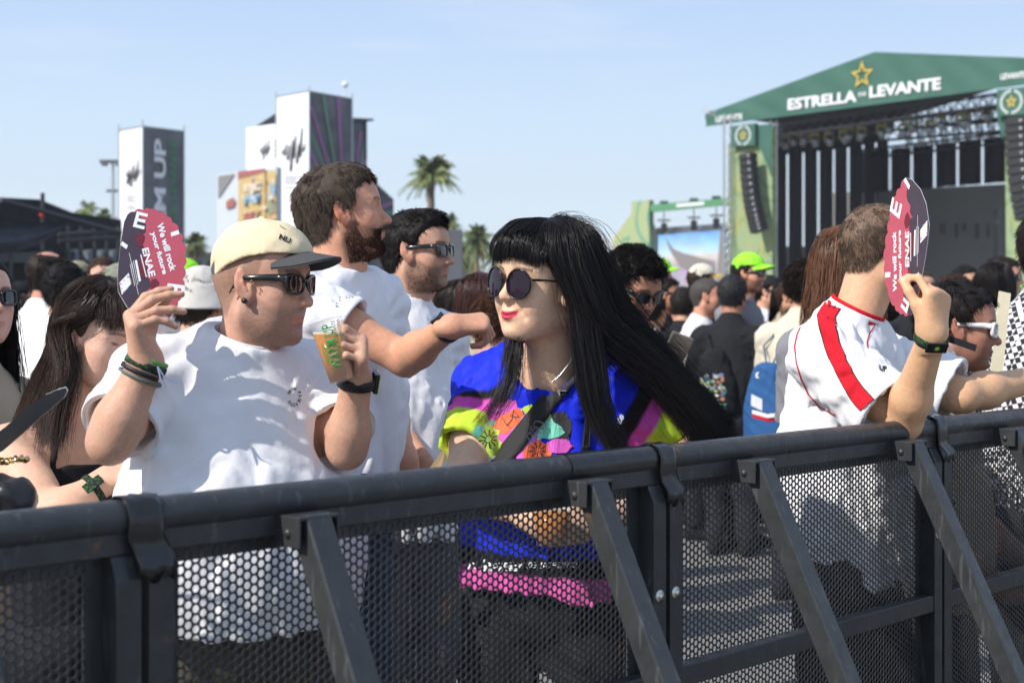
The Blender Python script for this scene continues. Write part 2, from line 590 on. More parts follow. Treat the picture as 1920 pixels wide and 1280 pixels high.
def strands(paths, r0, r1=0.0002, sides=3):
    """paths (n, s, 3) -> tube mesh arrays; r0 may be an array (n,)"""
    n, s, _ = paths.shape
    d = np.gradient(paths, axis=1)
    d /= np.linalg.norm(d, axis=2, keepdims=True) + 1e-12
    ref = np.tile(np.array([.37, .61, .70]), (n, s, 1))
    a = np.cross(d, ref); a /= np.linalg.norm(a, axis=2, keepdims=True) + 1e-9
    b = np.cross(d, a)
    t = np.linspace(0, 1, s)[None, :, None]
    r0 = np.asarray(r0).reshape(-1, 1, 1)
    rad = r0 * (1 - t ** 2) + r1 * t ** 2
    ring = [paths + rad * (a * math.cos(2 * math.pi * k / sides) + b * math.sin(2 * math.pi * k / sides)) for k in range(sides)]
    v = np.stack(ring, 2).reshape(-1, 3)
    base = (np.arange(n)[:, None] * s + np.arange(s - 1)[None]) * sides
    f = []
    for k in range(sides):
        k2 = (k + 1) % sides
        f.append(np.stack([base + k, base + k2, base + sides + k2, base + sides + k], -1).reshape(-1, 4))
    return v, np.concatenate(f)


def short_hair(v, q, n, mask, length, lie, seed=0, curl=0.0, clump=.35, rad=.0009, steps=4, gravity=0.0, cn=40, lenf=None):
    """fur of strands over a surface; lie = function(points, normals) -> direction of growth"""
    rs = np.random.RandomState(seed)
    p, nn = sample_surface(v, q, n, mask, rs)
    g = lie(p, nn)
    g = g / (np.linalg.norm(g, axis=1, keepdims=True) + 1e-9)
    # clumps pull neighbours together
    cc = p[rs.choice(n, min(cn, n), replace=False)]
    dist = ((p[:, None, :] - cc[None]) ** 2).sum(2)
    k = dist.argmin(1)
    L = length * rs.uniform(.75, 1.15, n) * (lenf(p) if lenf else 1)
    jit = rs.normal(size=(n, 3)) * .16
    g = g + jit + rs.normal(size=(len(cc), 3))[k] * clump * .5
    g /= np.linalg.norm(g, axis=1, keepdims=True)
    t = np.linspace(0, 1, steps)
    path = p[:, None, :] - nn[:, None, :] * .002 + g[:, None, :] * (L[:, None] * t[None])[:, :, None]
    path[:, :, 2] -= gravity * (L[:, None] * t[None] ** 2)
    if curl:
        a = np.cross(g, nn); a /= np.linalg.norm(a, axis=1, keepdims=True) + 1e-9
        ph = rs.uniform(0, 6.28, len(cc))[k][:, None] + rs.normal(size=(n, 1)) * .4
        w = t[None] * 9
        path += (a[:, None, :] * np.sin(w + ph)[:, :, None] + nn[:, None, :] * np.cos(w + ph)[:, :, None]) * curl * np.minimum(t * 3, 1)[None, :, None]
    return strands(path, rad * rs.uniform(.7, 1.3, n), rad * .25)


def xf(v, Rm, o, s=1.0):
    return np.asarray(v) * s @ np.asarray(Rm).T + np.asarray(o)


def join(parts):
    """[(v, f, colour or None)] -> one set of arrays"""
    V = []; Fc = []; C = []; b = 0
    for v, f, c in parts:
        V.append(v); Fc.append(f + b); b += len(v)
        C.append(np.tile(c, (len(v), 1)) if c is not None and np.ndim(c) == 1 else c)
    return np.concatenate(V), np.concatenate(Fc), (np.concatenate(C) if all(c is not None for c in C) else None)
# ================================================================== ground
def asphalt():
    m = mat('asphalt', (.19, .182, .17), .9, var=.25, vscale=.8, bump=.004, bscale=120)
    return m
mb = MB(); mb.add([(-900, -60, 0), (900, -60, 0), (900, 1800, 0), (-900, 1800, 0)], [(0, 1, 2, 3)])
ground = tag(mb.build('ground', asphalt()), kind='structure')

# ================================================================== crowd barrier
def barrier_paint():
    m = mat('barrier_paint', (.034, .037, .039), .38, bump=.0004, bscale=350, bump2=(.0012, 14), rvar=.12, var=.22, vscale=22)
    N, L = nodes(m); b = N['Principled BSDF']
    src = b.inputs['Base Color'].links[0].from_socket
    tc = N.new('ShaderNodeTexCoord')
    n1 = N.new('ShaderNodeTexNoise'); n1.inputs['Scale'].default_value = 9; n1.inputs['Detail'].default_value = 9; n1.inputs['Roughness'].default_value = .72
    L.new(tc.outputs['Object'], n1.inputs['Vector'])
    rf = ramp(N, L, n1.outputs[0], [(.62, (0, 0, 0)), (.70, (1, 1, 1))])
    mx = N.new('ShaderNodeMix'); mx.data_type = 'RGBA'
    L.new(rf, mx.inputs['Factor']); L.new(src, mx.inputs['A']); mx.inputs['B'].default_value = (.15, .075, .03, 1)
    # pale scuffs
    mp = N.new('ShaderNodeMapping'); mp.inputs['Scale'].default_value = (30, 30, 4)
    L.new(tc.outputs['Object'], mp.inputs[0])
    n2 = N.new('ShaderNodeTexNoise'); n2.inputs['Scale'].default_value = 3; n2.inputs['Detail'].default_value = 8
    L.new(mp.outputs[0], n2.inputs['Vector'])
    r2 = ramp(N, L, n2.outputs[0], [(.60, (0, 0, 0)), (.66, (.55, .55, .55))])
    m2 = N.new('ShaderNodeMix'); m2.data_type = 'RGBA'
    L.new(r2, m2.inputs['Factor']); L.new(mx.outputs['Result'], m2.inputs['A']); m2.inputs['B'].default_value = (.085, .088, .09, 1)
    L.new(m2.outputs['Result'], b.inputs['Base Color'])
    return m
PAINT = barrier_paint()
TAPE = mat('black_tape', (.012, .012, .012), .28, bump=.002, bscale=30, coat=.2)
CHROME = mat('bolt_metal', (.6, .58, .52), .25, metal=1)
RK = 0.223
Q = .77              # barrier sections are drawn on a 1.3 m module and scaled to a 1 m one
def Zr(x): return F * RK / (362 - .101 * x)
RO = Vector((P(265, 0, Zr(265)).x, Zr(265), 0)); RE = Vector((P(1745, 0, Zr(1745)).x, Zr(1745), 0))
RD = (RE - RO).normalized(); RN = Vector((RD.y, -RD.x, 0))
def rs_of(x):
    q = Vector(((x - 960) * Zr(x) / F, Zr(x), 0)); return (q - RO).dot(RD)
RM = Matrix((RD, RN, Vector((0, 0, 1)))).transposed()      # columns: along, towards camera, up
def B(s, w, z): return RO + RD * s + RN * w * Q + Vector((0, 0, 1.2 - (1.2 - z) * Q))

def perforated(s0, s1, z0, z1, w, p=.0131, r=.00525, th=.0016):
    cs = p * math.sin(math.pi / 3)
    ni = int((s1 - s0) / cs) - 1; nj = int((z1 - z0) / p) - 1
    a0 = s0 + ((s1 - s0) - ni * cs) / 2 + cs / 2
    I, J = np.meshgrid(np.arange(ni), np.arange(nj), indexing='ij'); I = I.ravel(); J = J.ravel()
    cx = a0 + I * cs; cz = z0 + p * .75 + J * p + (I % 2) * p / 2
    n = 12
    ang = np.arange(n) * 2 * math.pi / n
    # hexagon with vertical columns: corners at 0,60.. ; edge mids at 30..
    R1 = p / 2 / math.cos(math.pi / 6)
    hr = np.where(np.arange(n) % 2 == 0, R1, p / 2)
    hx, hz = hr * np.cos(ang), hr * np.sin(ang)
    qx, qz = r * np.cos(ang), r * np.sin(ang)
    N = len(cx)
    def ring(x, z, ww): return np.stack([cx[:, None] + x, np.full((N, n), ww), cz[:, None] + z], -1)
    v = np.concatenate([ring(hx, hz, w), ring(qx, qz, w), ring(qx, qz, w - th), ring(hx, hz, w - th)], 1).reshape(-1, 3)
    k = np.arange(n); k2 = (k + 1) % n
    f1 = np.stack([k, k2, n + k2, n + k], 1)
    f = np.concatenate([f1, f1 + n, f1 + 2 * n])
    f = (f[None] + (np.arange(N) * 4 * n)[:, None, None]).reshape(-1, 4)
    M3 = np.array([list(RD), list(RN), [0, 0, 1]])
    return v @ M3 + np.array(RO), f, (a0 - cs * .5, a0 + (ni - .5) * cs, z0 + p * .25, z0 + p * (nj + .25))

def tape_wrap(parent, s, wide, drop, seed):
    rs = random.Random(seed)
    v = []; n = 7; prof = [(-.030, 1.13), (-.036, 1.17), (-.030, 1.192), (-.012, 1.2035), (.012, 1.2035), (.030, 1.193), (.037, 1.17), (.036, 1.14), (.033, 1.12)]
    prof += [(.052, 1.10), (.051, 1.20 - drop)]
    for j, (w, z) in enumerate(prof):
        for i in range(n):
            t = i / (n - 1) - .5
            v.append(B(s + t * wide + rs.uniform(-.002, .002) + (.008 * (j > 7)), w + rs.uniform(-.0012, .0018), z + rs.uniform(-.002, .002) + (.01 * math.sin(i * 1.9) if j == len(prof) - 1 else 0)))
    f = [(j * n + i, j * n + i + 1, (j + 1) * n + i + 1, (j + 1) * n + i) for j in range(len(prof) - 1) for i in range(n - 1)]
    me = new_mesh(v, f, True)
    o = obj('black_tape', me, TAPE)
    sm = o.modifiers.new('thick', 'SOLIDIFY'); sm.thickness = .0012
    keep(o, parent)

JO = [-1.043, -.013, rs_of(1240) - .02, rs_of(1745), rs_of(1745) + .98, rs_of(1745) + 1.96]
STR = {0: [-.215], 1: [rs_of(590), rs_of(1100)], 2: [rs_of(1405) , rs_of(1690)], 3: [rs_of(1880), JO[3] + .76], 4: [JO[4] + .22, JO[4] + .76]}
LB = ['steel crowd barrier panel at the far left, below the girl in the black top', 'steel crowd barrier panel in front of the man in the cream cap',
      'steel crowd barrier panel under the elbow of the man in the red striped shirt', 'steel crowd barrier panel at the right edge, beyond the second tape joint',
      'farthest steel crowd barrier panel, at the right end of the row']
for i in range(5):
    s0, s1 = JO[i], JO[i + 1]
    root = empty('crowd_barrier', B((s0 + s1) / 2, 0, 0), LB[i], 'crowd barrier', 'perforated crowd barriers joined in a row')
    a, b = s0 + .004, s1 - .004
    # round rail with the plate under it
    prof = [(.031 * math.cos(R(t)), .0305 * math.sin(R(t)) + 1.1695) for t in range(-50, 231, 20)]
    v = []
    for s in (a, b):
        v += [B(s, w, z) for w, z in prof]
    n = len(prof)
    mb = MB(); mb.add(v, [(k, k + 1, n + k + 1, n + k) for k in range(n - 1)], True)
    mb.add(v, [tuple(range(n)), tuple(range(2 * n - 1, n - 1, -1))])
    mb.build('rail', PAINT, root)
    mb = MB(); mb.box(B((a + b) / 2, .004, 1.1375), ((b - a) / 2, .017*Q, .0255*Q), RM, bev=.002)
    mb.build('rail_plate', PAINT, root)
    # posts
    for e, sg in ((a, 1), (b, -1)):
        mb = MB()
        c = e + sg * .0185
        wd = .017
        pr = [(-.03, -.355), (.040, -.355), (.040, 1.075), (.022, 1.112), (-.03, 1.112)]
        vv = [B(c - wd, w, z) for w, z in pr] + [B(c + wd, w, z) for w, z in pr]
        mb.add(vv, [(4, 3, 2, 1, 0), (5, 6, 7, 8, 9)] + [(k, (k + 1) % 5, 5 + (k + 1) % 5, 5 + k) for k in range(5)])
        post = mb.build('post', PAINT, root)
        for z in (.865, .10):
            mb = MB()
            bo = B(c, .040, z)
            mb.lathe([(0, .005), (.005, .005), (.007, .002), (.007, 0)], 10, bo, Matrix((RD, Vector((0, 0, 1)), RN)).transposed())
            mb.lathe([(0, .003), (.011, .002), (.0118, 0)], 14, bo, Matrix((RD, Vector((0, 0, 1)), RN)).transposed())
            mb.build('bolt', CHROME, post)
    # perforated plate
    v, f, (u0, u1, z0, z1) = perforated(a + .051, b - .051, .20 if i < 4 else .5, 1.1325, -.003)
    me = new_mesh(v, f, False)
    o = obj('perforated_plate', me, PAINT); keep(o, root)
    mb = MB()
    for (x0, x1, y0, y1) in ((a + .0355, u0 + .003, .1, 1.132), (u1 - .003, b - .0355, .1, 1.132), (u0, u1, z1 - .008, 1.1335), (u0, u1, .1, z0 + .006)):
        mb.box(RO + RD * ((x0 + x1) / 2) + RN * -.0055 + Vector((0, 0, (y0 + y1) / 2)), ((x1 - x0) / 2, .0012, (y1 - y0) / 2), RM)
    mb.build('plate_border', PAINT, root)
    mb = MB(); mb.box(B((a + b) / 2, .018, .668), ((b - a) / 2 - .0365, .020*Q, .024*Q), RM, bev=.002)
    mb.build('crossbar', PAINT, root)
    mb = MB(); mb.box(B((a + b) / 2, 0, -.27), ((b - a) / 2, .02, .03), RM, bev=.002); mb.box(B((a + b) / 2, .45, -.35), ((b - a) / 2, .36, .004), RM)
    mb.build('foot_plate', PAINT, root)
    for s in STR[i]:
        s -= .043
        top = B(s, .060, 1.142); bot = B(s, .060 + .5 * 1.49, -.345)
        mb = MB(); mb.beam(top, bot, .043, .040, up=RN, bev=.003)
        st = mb.build('strut', PAINT, root)
        mb = MB()
        mb.box(B(s, .053, 1.146), (.034, .026, .0025), RM, bev=.001)
        mb.box(B(s - .032, .053, 1.122), (.0022, .026, .020), RM, bev=.001)
        mb.box(B(s + .032, .053, 1.122), (.0022, .026, .020), RM, bev=.001)
        mb.box(B(s, .0245, 1.122), (.030, .002, .019), RM)
        mb.lathe([(0, .004), (.006, .003), (.007, 0)], 8, B(s - .0345, .055, 1.120), Matrix((RN, Vector((0, 0, 1)), -RD)).transposed())
        mb.build('bracket', PAINT, st)
    if i in (1, 2, 3):
        tape_wrap(root, s0 + .004, .046 if i > 1 else .050, .125 if i != 2 else .13, i)
        if i == 2:
            v = []
            for j in range(9):
                ang = R(-20 + 26 * j)
                for k in range(9):
                    v.append(B(s0 - .24 + k * .03, .0335 * math.cos(ang) , .033 * math.sin(ang) + 1.1695))
            f = [(j * 9 + k, j * 9 + k + 1, j * 9 + k + 10, j * 9 + k + 9) for j in range(8) for k in range(8)]
            keep(obj('black_tape', new_mesh(v, f, True), TAPE), root)
# ================================================================== stage and towers
def onplane(x, y, P0, n):
    """photo pixel -> point of a vertical plane through P0 with horizontal normal n"""
    d = Vector(((x - 960) / F, 1, -(y - HZ) / F)); o = Vector((0, 0, H))
    t = (Vector(P0) - o).dot(n) / d.dot(n)
    return o + d * t

class Plane:
    def __init__(s, x0, Z0, x1, Z1):
        a = P(x0, 0, Z0); b = P(x1, 0, Z1); a.z = b.z = 0
        s.u = (b - a).normalized(); s.o = a
        s.v = Vector((-s.u.y, s.u.x, 0))        # away from the camera
        if s.v.y < 0: s.v = -s.v
    def at(s, x, y, off=0.0):
        return onplane(x, y, s.o + s.v * off, s.v)
    def uz(s, x, y, off=0.0):
        p = s.at(x, y, off); return (p - s.o).dot(s.u), p.z
    def w(s, u, z, off=0.0):
        return s.o + s.u * u + s.v * off + Vector((0, 0, z))

def flat(mb, pl, pts, off=0.0, th=.05, mi=0):
    mb.poly([pl.at(x, y, off) for x, y in pts], th, pl.v, mi)

def plane_text(mb, pl, s, p0, p1, hpx, off, bold=.02, mi=0, stretch=True, spacing=1.0, vert=False):
    """text whose baseline runs from pixel p0 to p1 on the plane"""
    a = pl.at(*p0, off); b = pl.at(*p1, off)
    ex = (b - a); Lw = ex.length; ex.normalize()
    up = Vector((0, 0, 1)) if not vert else -pl.u
    ey = (up - ex * up.dot(ex)).normalized()
    v, f = text_mesh(s, 1.0, bold, 0, 0, 1.0, 'LEFT', spacing)
    xs = [q[0] for q in v]; ys = [q[1] for q in v]
    sc = Lw / (max(xs) - min(xs)); hh = hpx * a.y / F
    sy = hh / (max(ys) - min(ys))
    mb.add([a + ex * ((q[0] - min(xs)) * sc) + ey * ((q[1] - min(ys)) * sy) for q in v], f, False, mi)

def star(mb, pl, cx, cy, r, off, mi=0, ring=.55, sq=1.0):
    c = pl.at(cx, cy, off); k = c.y / F
    o = []; i_ = []
    for j in range(10):
        a = R(90 + 36 * j); rr = r if j % 2 == 0 else r * .42
        o.append(c + pl.u * rr * k * math.cos(a) * sq + Vector((0, 0, rr * k * math.sin(a))))
        rr *= ring
        i_.append(c + pl.u * rr * k * math.cos(a) * sq + Vector((0, 0, rr * k * math.sin(a))))
    mb.add(o + i_, [(j, (j + 1) % 10, 10 + (j + 1) % 10, 10 + j) for j in range(10)], False, mi)

def truss(mb, a, b, w=.35, r=.03, mi=0, n=None):
    a = Vector(a); b = Vector(b); d = (b - a); L = d.length; d.normalize()
    x = d.cross(Vector((0, 0, 1))); 
    if x.length < .1: x = Vector((1, 0, 0))
    x.normalize(); z = x.cross(d)
    cs = [x * w / 2 * sx + z * w / 2 * sz for sx, sz in ((-1, -1), (1, -1), (1, 1), (-1, 1))]
    for c in cs: mb.tube([a + c, b + c], r, 5, mi, False)
    n = n or max(2, int(L / w / 1.2))
    for i in range(n):
        for k in range(4):
            mb.tube([a + d * (L * i / n) + cs[k], a + d * (L * (i + 1) / n) + cs[(k + 1) % 4]], r * .55, 4, mi, False)

GREEN = mat('stage_green', (.046, .132, .097), .75, var=.10, vscale=.4, bump=.25, bscale=.22)
WHITEP = mat('print_white', (.78, .79, .80), .7)
GOLD = mat('print_gold', (.62, .45, .06), .6)
BLACKC = mat('black_cloth', (.012, .013, .016), .85, bump=.05, bscale=3)
DARKM = mat('dark_truss', (.06, .06, .065), .5, metal=.6)
ALU = mat('aluminium', (.55, .56, .58), .35, metal=.9)

def pattern_mat(name, base, c1, c2, sc=1.0):
    m = mat(name, base, .8)
    N, L = nodes(m); b = N['Principled BSDF']
    tc = N.new('ShaderNodeTexCoord')
    w1 = N.new('ShaderNodeTexWave'); w1.wave_type = 'RINGS'; w1.rings_direction = 'SPHERICAL'; w1.inputs['Scale'].default_value = 2.2 * sc; w1.inputs['Distortion'].default_value = 1.5
    vo = N.new('ShaderNodeTexVoronoi'); vo.inputs['Scale'].default_value = .42 * sc; vo.feature = 'F1'; vo.inputs['Randomness'].default_value = .35
    L.new(tc.outputs['Object'], vo.inputs['Vector'])
    w2 = N.new('ShaderNodeMath'); w2.operation = 'MULTIPLY'; w2.inputs[1].default_value = 26
    L.new(vo.outputs['Distance'], w2.inputs[0])
    sn = N.new('ShaderNodeMath'); sn.operation = 'SINE'; L.new(w2.outputs[0], sn.inputs[0])
    r1 = ramp(N, L, sn.outputs[0], [(.35, base), (.75, c1)])
    nz = N.new('ShaderNodeTexNoise'); nz.inputs['Scale'].default_value = .8 * sc; L.new(tc.outputs['Object'], nz.inputs['Vector'])
    rf = ramp(N, L, nz.outputs[0], [(.50, (0, 0, 0)), (.58, (1, 1, 1))])
    w3 = N.new('ShaderNodeTexWave'); w3.inputs['Scale'].default_value = 1.7 * sc; w3.inputs['Distortion'].default_value = 5; w3.inputs['Detail'].default_value = 1
    L.new(tc.outputs['Object'], w3.inputs['Vector'])
    r3 = ramp(N, L, w3.outputs[0], [(.72, (0, 0, 0)), (.85, (1, 1, 1))])
    mu = N.new('ShaderNodeMath'); mu.operation = 'MULTIPLY'; L.new(rf, mu.inputs[0]); L.new(r3, mu.inputs[1])
    mx = N.new('ShaderNodeMix'); mx.data_type = 'RGBA'; L.new(mu.outputs[0], mx.inputs['Factor']); L.new(r1, mx.inputs['A']); mx.inputs['B'].default_value = (*c2, 1)
    L.new(mx.outputs['Result'], b.inputs['Base Color'])
    return m
SCRIM = pattern_mat('green_scrim', (.28, .36, .19), (.20, .30, .15), (.44, .38, .10), .9)

SP = Plane(1322, 75, 1870, 62.5)
stage = empty('festival_stage', SP.w(8, 0, 4), 'large festival stage with a green gabled canopy, gold star and black drapes inside', 'stage')
mb = MB()
uL, zB = SP.uz(1324, 238); uR = SP.uz(2042, 143)[0]; uP, zP = SP.uz(1640, 98); zE = SP.uz(1320, 214)[1]
n = 60
def ztop(u): return zE + (zP - zE) * ((u - uL) / (uP - uL) if u < uP else (uR - u) / (uR - uP))
vv = []; ff = []
for i in range(n + 1):
    u = uL + (uR - uL) * i / n
    for j in range(7):
        z = zB + (ztop(u) - zB) * j / 6
        vv.append(SP.w(u, z, .06 * math.sin(u * 3.1 + j * .9) * math.sin(j / 6 * 3.14) - .05))
for i in range(n):
    for j in range(6):
        a = i * 7 + j; ff.append((a, a + 7, a + 8, a + 1))
mb.add(vv, ff, True)
mb.build('canopy_front', GREEN, stage)
mb = MB()
dep = 13
for off0, off1, za, zb in ((0.0, dep, 0, 0),):
    a = [SP.w(uL, zE, .02), SP.w(uP, zP, .02), SP.w(uR, zE, .02)]; b = [SP.w(uL, zE, dep), SP.w(uP, zP, dep), SP.w(uR, zE, dep)]
    mb.add(a + b, [(0, 1, 4, 3), (1, 2, 5, 4)])
mb.build('roof', mat('roof_tarp', (.05, .06, .06), .8), stage)
mb = MB()
z = -.12
plane_text(mb, SP, 'ESTRELLA', (1477, 207), (1606, 191), 21, z, .035)
mb.build('lettering', WHITEP, stage); mb = MB()
plane_text(mb, SP, 'DE', (1610, 181), (1624, 179.5), 7, z, .02)
mb.build('lettering', WHITEP, stage); mb = MB()
plane_text(mb, SP, 'LEVANTE', (1630, 184), (1764, 168), 22, z, .035)
mb.build('lettering', WHITEP, stage); mb = MB()
plane_text(mb, SP, 'LEVANTE', (1342, 230), (1392, 224), 11, z, .03)
mb.build('lettering', WHITEP, stage); mb = MB()
plane_text(mb, SP, 'LEVANTE', (1876, 150), (1925, 145), 11, z, .03)
mb.build('lettering', WHITEP, stage)
mb = MB(); star(mb, SP, 1616, 141, 27, -.12, ring=.66, sq=.95); mb.build('gold_star', GOLD, stage)
# badges, drape, side walls
for k, (bx, by, bw, bh) in enumerate(((1393, 254, 22, 20), (1896, 191, 27, 25))):
    mb = MB(); flat(mb, SP, [(bx - bw, by - bh + 3), (bx + bw, by - bh - 3), (bx + bw, by + bh - 2), (bx - bw, by + bh + 2)], -.35, .3)
    bd = mb.build('badge', GREEN, stage)
    mb = MB(); star(mb, SP, bx, by, bw * .5, -.36, ring=.5, sq=.9); 
    mb.build('badge_star', GOLD, bd)
    mb = MB()
    c = SP.at(bx, by, -.36); kk = c.y / F
    for j in range(22):
        if j in (5, 16): continue
        a = R(j * 360 / 22); r0, r1 = bw * .68 * kk, bw * .86 * kk; da = R(5)
        mb.add([c + SP.u * r * math.cos(t) + Vector((0, 0, r * math.sin(t))) for r, t in ((r0, a - da), (r1, a - da), (r1, a + da), (r0, a + da))], [(0, 1, 2, 3)])
    mb.build('badge_ring', WHITEP, bd)
mb = MB(); flat(mb, SP, [(1412, 236), (1446, 232), (1446, 330), (1434, 300), (1418, 262)], -.05, .06); mb.build('side_drape', GREEN, stage); mb = MB(); flat(mb, SP, [(1868, 190), (1890, 216), (1880, 262), (1872, 235)], -.05, .06)
mb.build('side_drape', GREEN, stage)
mb = MB(); flat(mb, SP, [(1365, 270), (1448, 240), (1448, 640), (1365, 640)], .0, .3); mb.build('printed_scrim', SCRIM, stage)
mb = MB(); flat(mb, SP, [(1884, 205), (2040, 150), (2040, 640), (1888, 640)], .0, .3); mb.build('printed_scrim', SCRIM, stage)
mb = MB()
truss(mb, SP.at(1364, 620, -.3), SP.at(1364, 214, -.3), .35, .03); truss(mb, SP.at(1450, 620, .3), SP.at(1450, 226, .3), .3, .03)
truss(mb, SP.at(1318, 206, -.1), SP.at(1345, 214, 0), .2, .02)
mb.build('tower_truss', ALU, stage)
# back walls: drapes in strips with slits of daylight between them
mb = MB()
sl = [1447, 1478, 1508, 1536, 1565, 1592, 1620, 1644, 1669]
offs = [3 + 1.3 * i for i in range(9)]
def fold_sheet(mb, pa, pb, z0, z1, amp=.12, wl=.5):
    pa = Vector(pa); pb = Vector(pb); d = pb - pa; L = d.length; d.normalize(); nn = Vector((-d.y, d.x, 0))
    m = max(4, int(L / wl * 6)); v = []
    for i in range(m + 1):
        t = i / m; q = pa + d * L * t + nn * amp * math.sin(t * L / wl * 6.28)
        v += [(q.x, q.y, z0), (q.x, q.y, z1)]
    mb.add(v, [(2 * i, 2 * i + 2, 2 * i + 3, 2 * i + 1) for i in range(m)], True)
for i in range(8):
    a = SP.at(sl[i] + 1.5, 400, offs[i]); b = SP.at(sl[i + 1] - 1.5, 400, offs[i] + 1.2)
    fold_sheet(mb, (a.x, a.y, 0), (b.x, b.y, 0), 0.5, SP.at(sl[i], 262, offs[i]).z)
mb.build('stage_drapes', BLACKC, stage)
mb = MB()
xs = [1600, 1669, 1710, 1753, 1796, 1843, 1905]
for i in range(6):
    a = SP.at(xs[i] + 1.5, 300, 12); b = SP.at(xs[i + 1] - 1.5, 300, 12)
    fold_sheet(mb, (a.x, a.y, 0), (b.x, b.y, 0), SP.at(1750, 352, 12).z, SP.at(xs[i], 288 - (xs[i] - 1590) * .115, 12).z, .08, .8)
mb.build('upper_drapes', BLACKC, stage)
mb = MB(); flat(mb, SP, [(1440, 462), (1700, 462), (1700, 660), (1440, 660)], 16, .2); mb.build('back_wall', BLACKC, stage)
mb = MB()
flat(mb, SP, [(1560, 362), (1905, 344), (1905, 640), (1560, 640)], 12.3, .2)
mb.build('backdrop_screen', mat('backdrop_grey', (.21, .21, .20), .7, var=.08, vscale=.3), stage)
mb = MB()
for x in (1699, 1712, 1738, 1762, 1790, 1802, 1828, 1850):
    w = 3 + (x * 7 % 5); h = 12 + (x * 13 % 17)
    mb = MB(); flat(mb, SP, [(x, 420), (x + w, 420), (x + w, 420 + h), (x, 420 + h)], 12.1, .1); mb.build('screen_mark', mat('backdrop_mark', (.12, .12, .115), .7), stage)
mb = MB(); flat(mb, SP, [(1862, 395), (1872, 393), (1872, 520), (1862, 520)], 9, .3)
mb.build('side_speaker', mat('backdrop_mark', (.12, .12, .115), .7), stage)
# roof rigging
mb = MB()
truss(mb, SP.at(1446, 262, 2), SP.at(1880, 212, 2), .45, .035)
truss(mb, SP.at(1446, 248, .6), SP.at(1880, 186, .6), .5, .04)
truss(mb, SP.at(1560, 262, 7), SP.at(1885, 236, 7), .5, .04)
truss(mb, SP.at(1600, 292, 11.5), SP.at(1890, 258, 11.5), .5, .04)
for x in range(1700, 1881, 22):
    truss(mb, SP.at(x, 214 - (x - 1700) * .16, 1), SP.at(x + 6, 288 - (x - 1590) * .115, 11.5), .3, .02)
for x in (1480, 1540, 1600, 1660, 1720, 1780, 1840):
    mb.tube([SP.at(x, 236 - (x - 1446) * .1, 2), SP.at(x, 262 - (x - 1446) * .1, 2)], .03, 5)
mb.build('roof_truss', DARKM, stage)
mb = MB(); flat(mb, SP, [(1450, 236), (1700, 203), (1640, 268), (1565, 280), (1450, 292)], 6.5, .1)
mb.build('roof_lining', BLACKC, stage)
YEL = mat('lamp_yoke', (.42, .36, .12), .5); LAMPM = mat('lamp_shell', (.35, .36, .38), .28, metal=.8)
rsn = random.Random(4)
lamps = [(1457, 262), (1470, 268), (1486, 262), (1508, 262), (1527, 264), (1554, 262), (1582, 258), (1592, 252), (1615, 252), (1652, 248), (1668, 238), (1694, 246), (1709, 236), (1743, 240), (1764, 232), (1802, 228), (1812, 228), (1850, 214)]
for k, (x, y) in enumerate(lamps):
    o = SP.at(x, y, 1.8)
    t = empty('moving_head_lamp', o, 'moving head lamp hanging from the stage roof truss', 'stage lamp', 'moving head lamps under the stage roof')
    mb = MB(); mb.lathe([(0, -.34), (.16, -.34), (.19, -.1), (.13, .12), (0, .16)], 10, o, Euler((rsn.uniform(-.5, .5), rsn.uniform(-.5, .5), 0)).to_matrix()); mb.build('lamp_head', LAMPM, t)
    mb = MB(); mb.box(o + Vector((0, 0, .30)), (.20, .12, .07)); mb.box(o + Vector((.2, 0, .1)), (.03, .05, .2)); mb.box(o + Vector((-.2, 0, .1)), (.03, .05, .2)); mb.build('lamp_yoke', YEL, t)
def line_array(path, off, w, label, n=13):
    p = [SP.at(x, y, off) for x, y in path]
    t = empty('line_array_speaker', p[0], label, 'line array')
    m = len(p) - 1
    for i in range(n):
        f0 = i / n * m; f1 = (i + .92) / n * m
        def L_(f):
            k = min(int(f), m - 1); return p[k].lerp(p[k + 1], f - k)
        a, b = L_(f0), L_(f1)
        mb = MB(); mb.beam(a, b, w, .55, up=SP.v, bev=.03)
        c = mb.build('speaker_cabinet', mat('speaker_black', (.02, .021, .023), .6), t)
        mb = MB()
        q = (a + b) / 2 - SP.v * .28 + SP.u * w * .28
        mb.lathe([(0, .02), (.06, .02), (.075, 0)], 8, q, Matrix((SP.u, Vector((0, 0, 1)), -SP.v)).transposed()); mb.build('driver', LAMPM, c)
line_array([(1402, 288), (1405, 330), (1410, 375), (1417, 408), (1424, 434)], -.9, .80, 'curved black line array speaker hanging in front of the left green scrim')
line_array([(1908, 222), (1909, 270), (1912, 320), (1920, 375), (1928, 410)], -.9, .95, 'curved black line array speaker hanging at the right edge of the stage')

# ---- side screen with its green portal
SS = Plane(1150, 82, 1365, 76)
side = empty('side_screen_portal', SS.w(2, 0, 0), 'green printed side portal with a lit video screen left of the stage', 'video portal')
SCR2 = pattern_mat('green_scrim_pale', (.36, .42, .22), (.18, .34, .22), (.48, .42, .16), .7)
mb = MB(); flat(mb, SS, [(1148, 640), (1150, 446), (1184, 400), (1184, 378), (1217, 375), (1217, 640)], -.2, .4); mb.build('side_panel', SCR2, side)
mb = MB(); flat(mb, SS, [(1219, 384), (1364, 371), (1364, 384), (1219, 397)], -.1, .3); mb.build('header', mat('header_green', (.09, .27, .13), .7), side)
mb = MB(); flat(mb, SS, [(1268, 383), (1320, 378.5), (1320, 384), (1268, 388.5)], -.12, .01); mb.build('header_text', WHITEP, side)
mb = MB()
truss(mb, SS.at(1232, 432, .2), SS.at(1360, 424, .2), .22, .025); truss(mb, SS.at(1222, 420, .2), SS.at(1222, 640, .2), .25, .03)
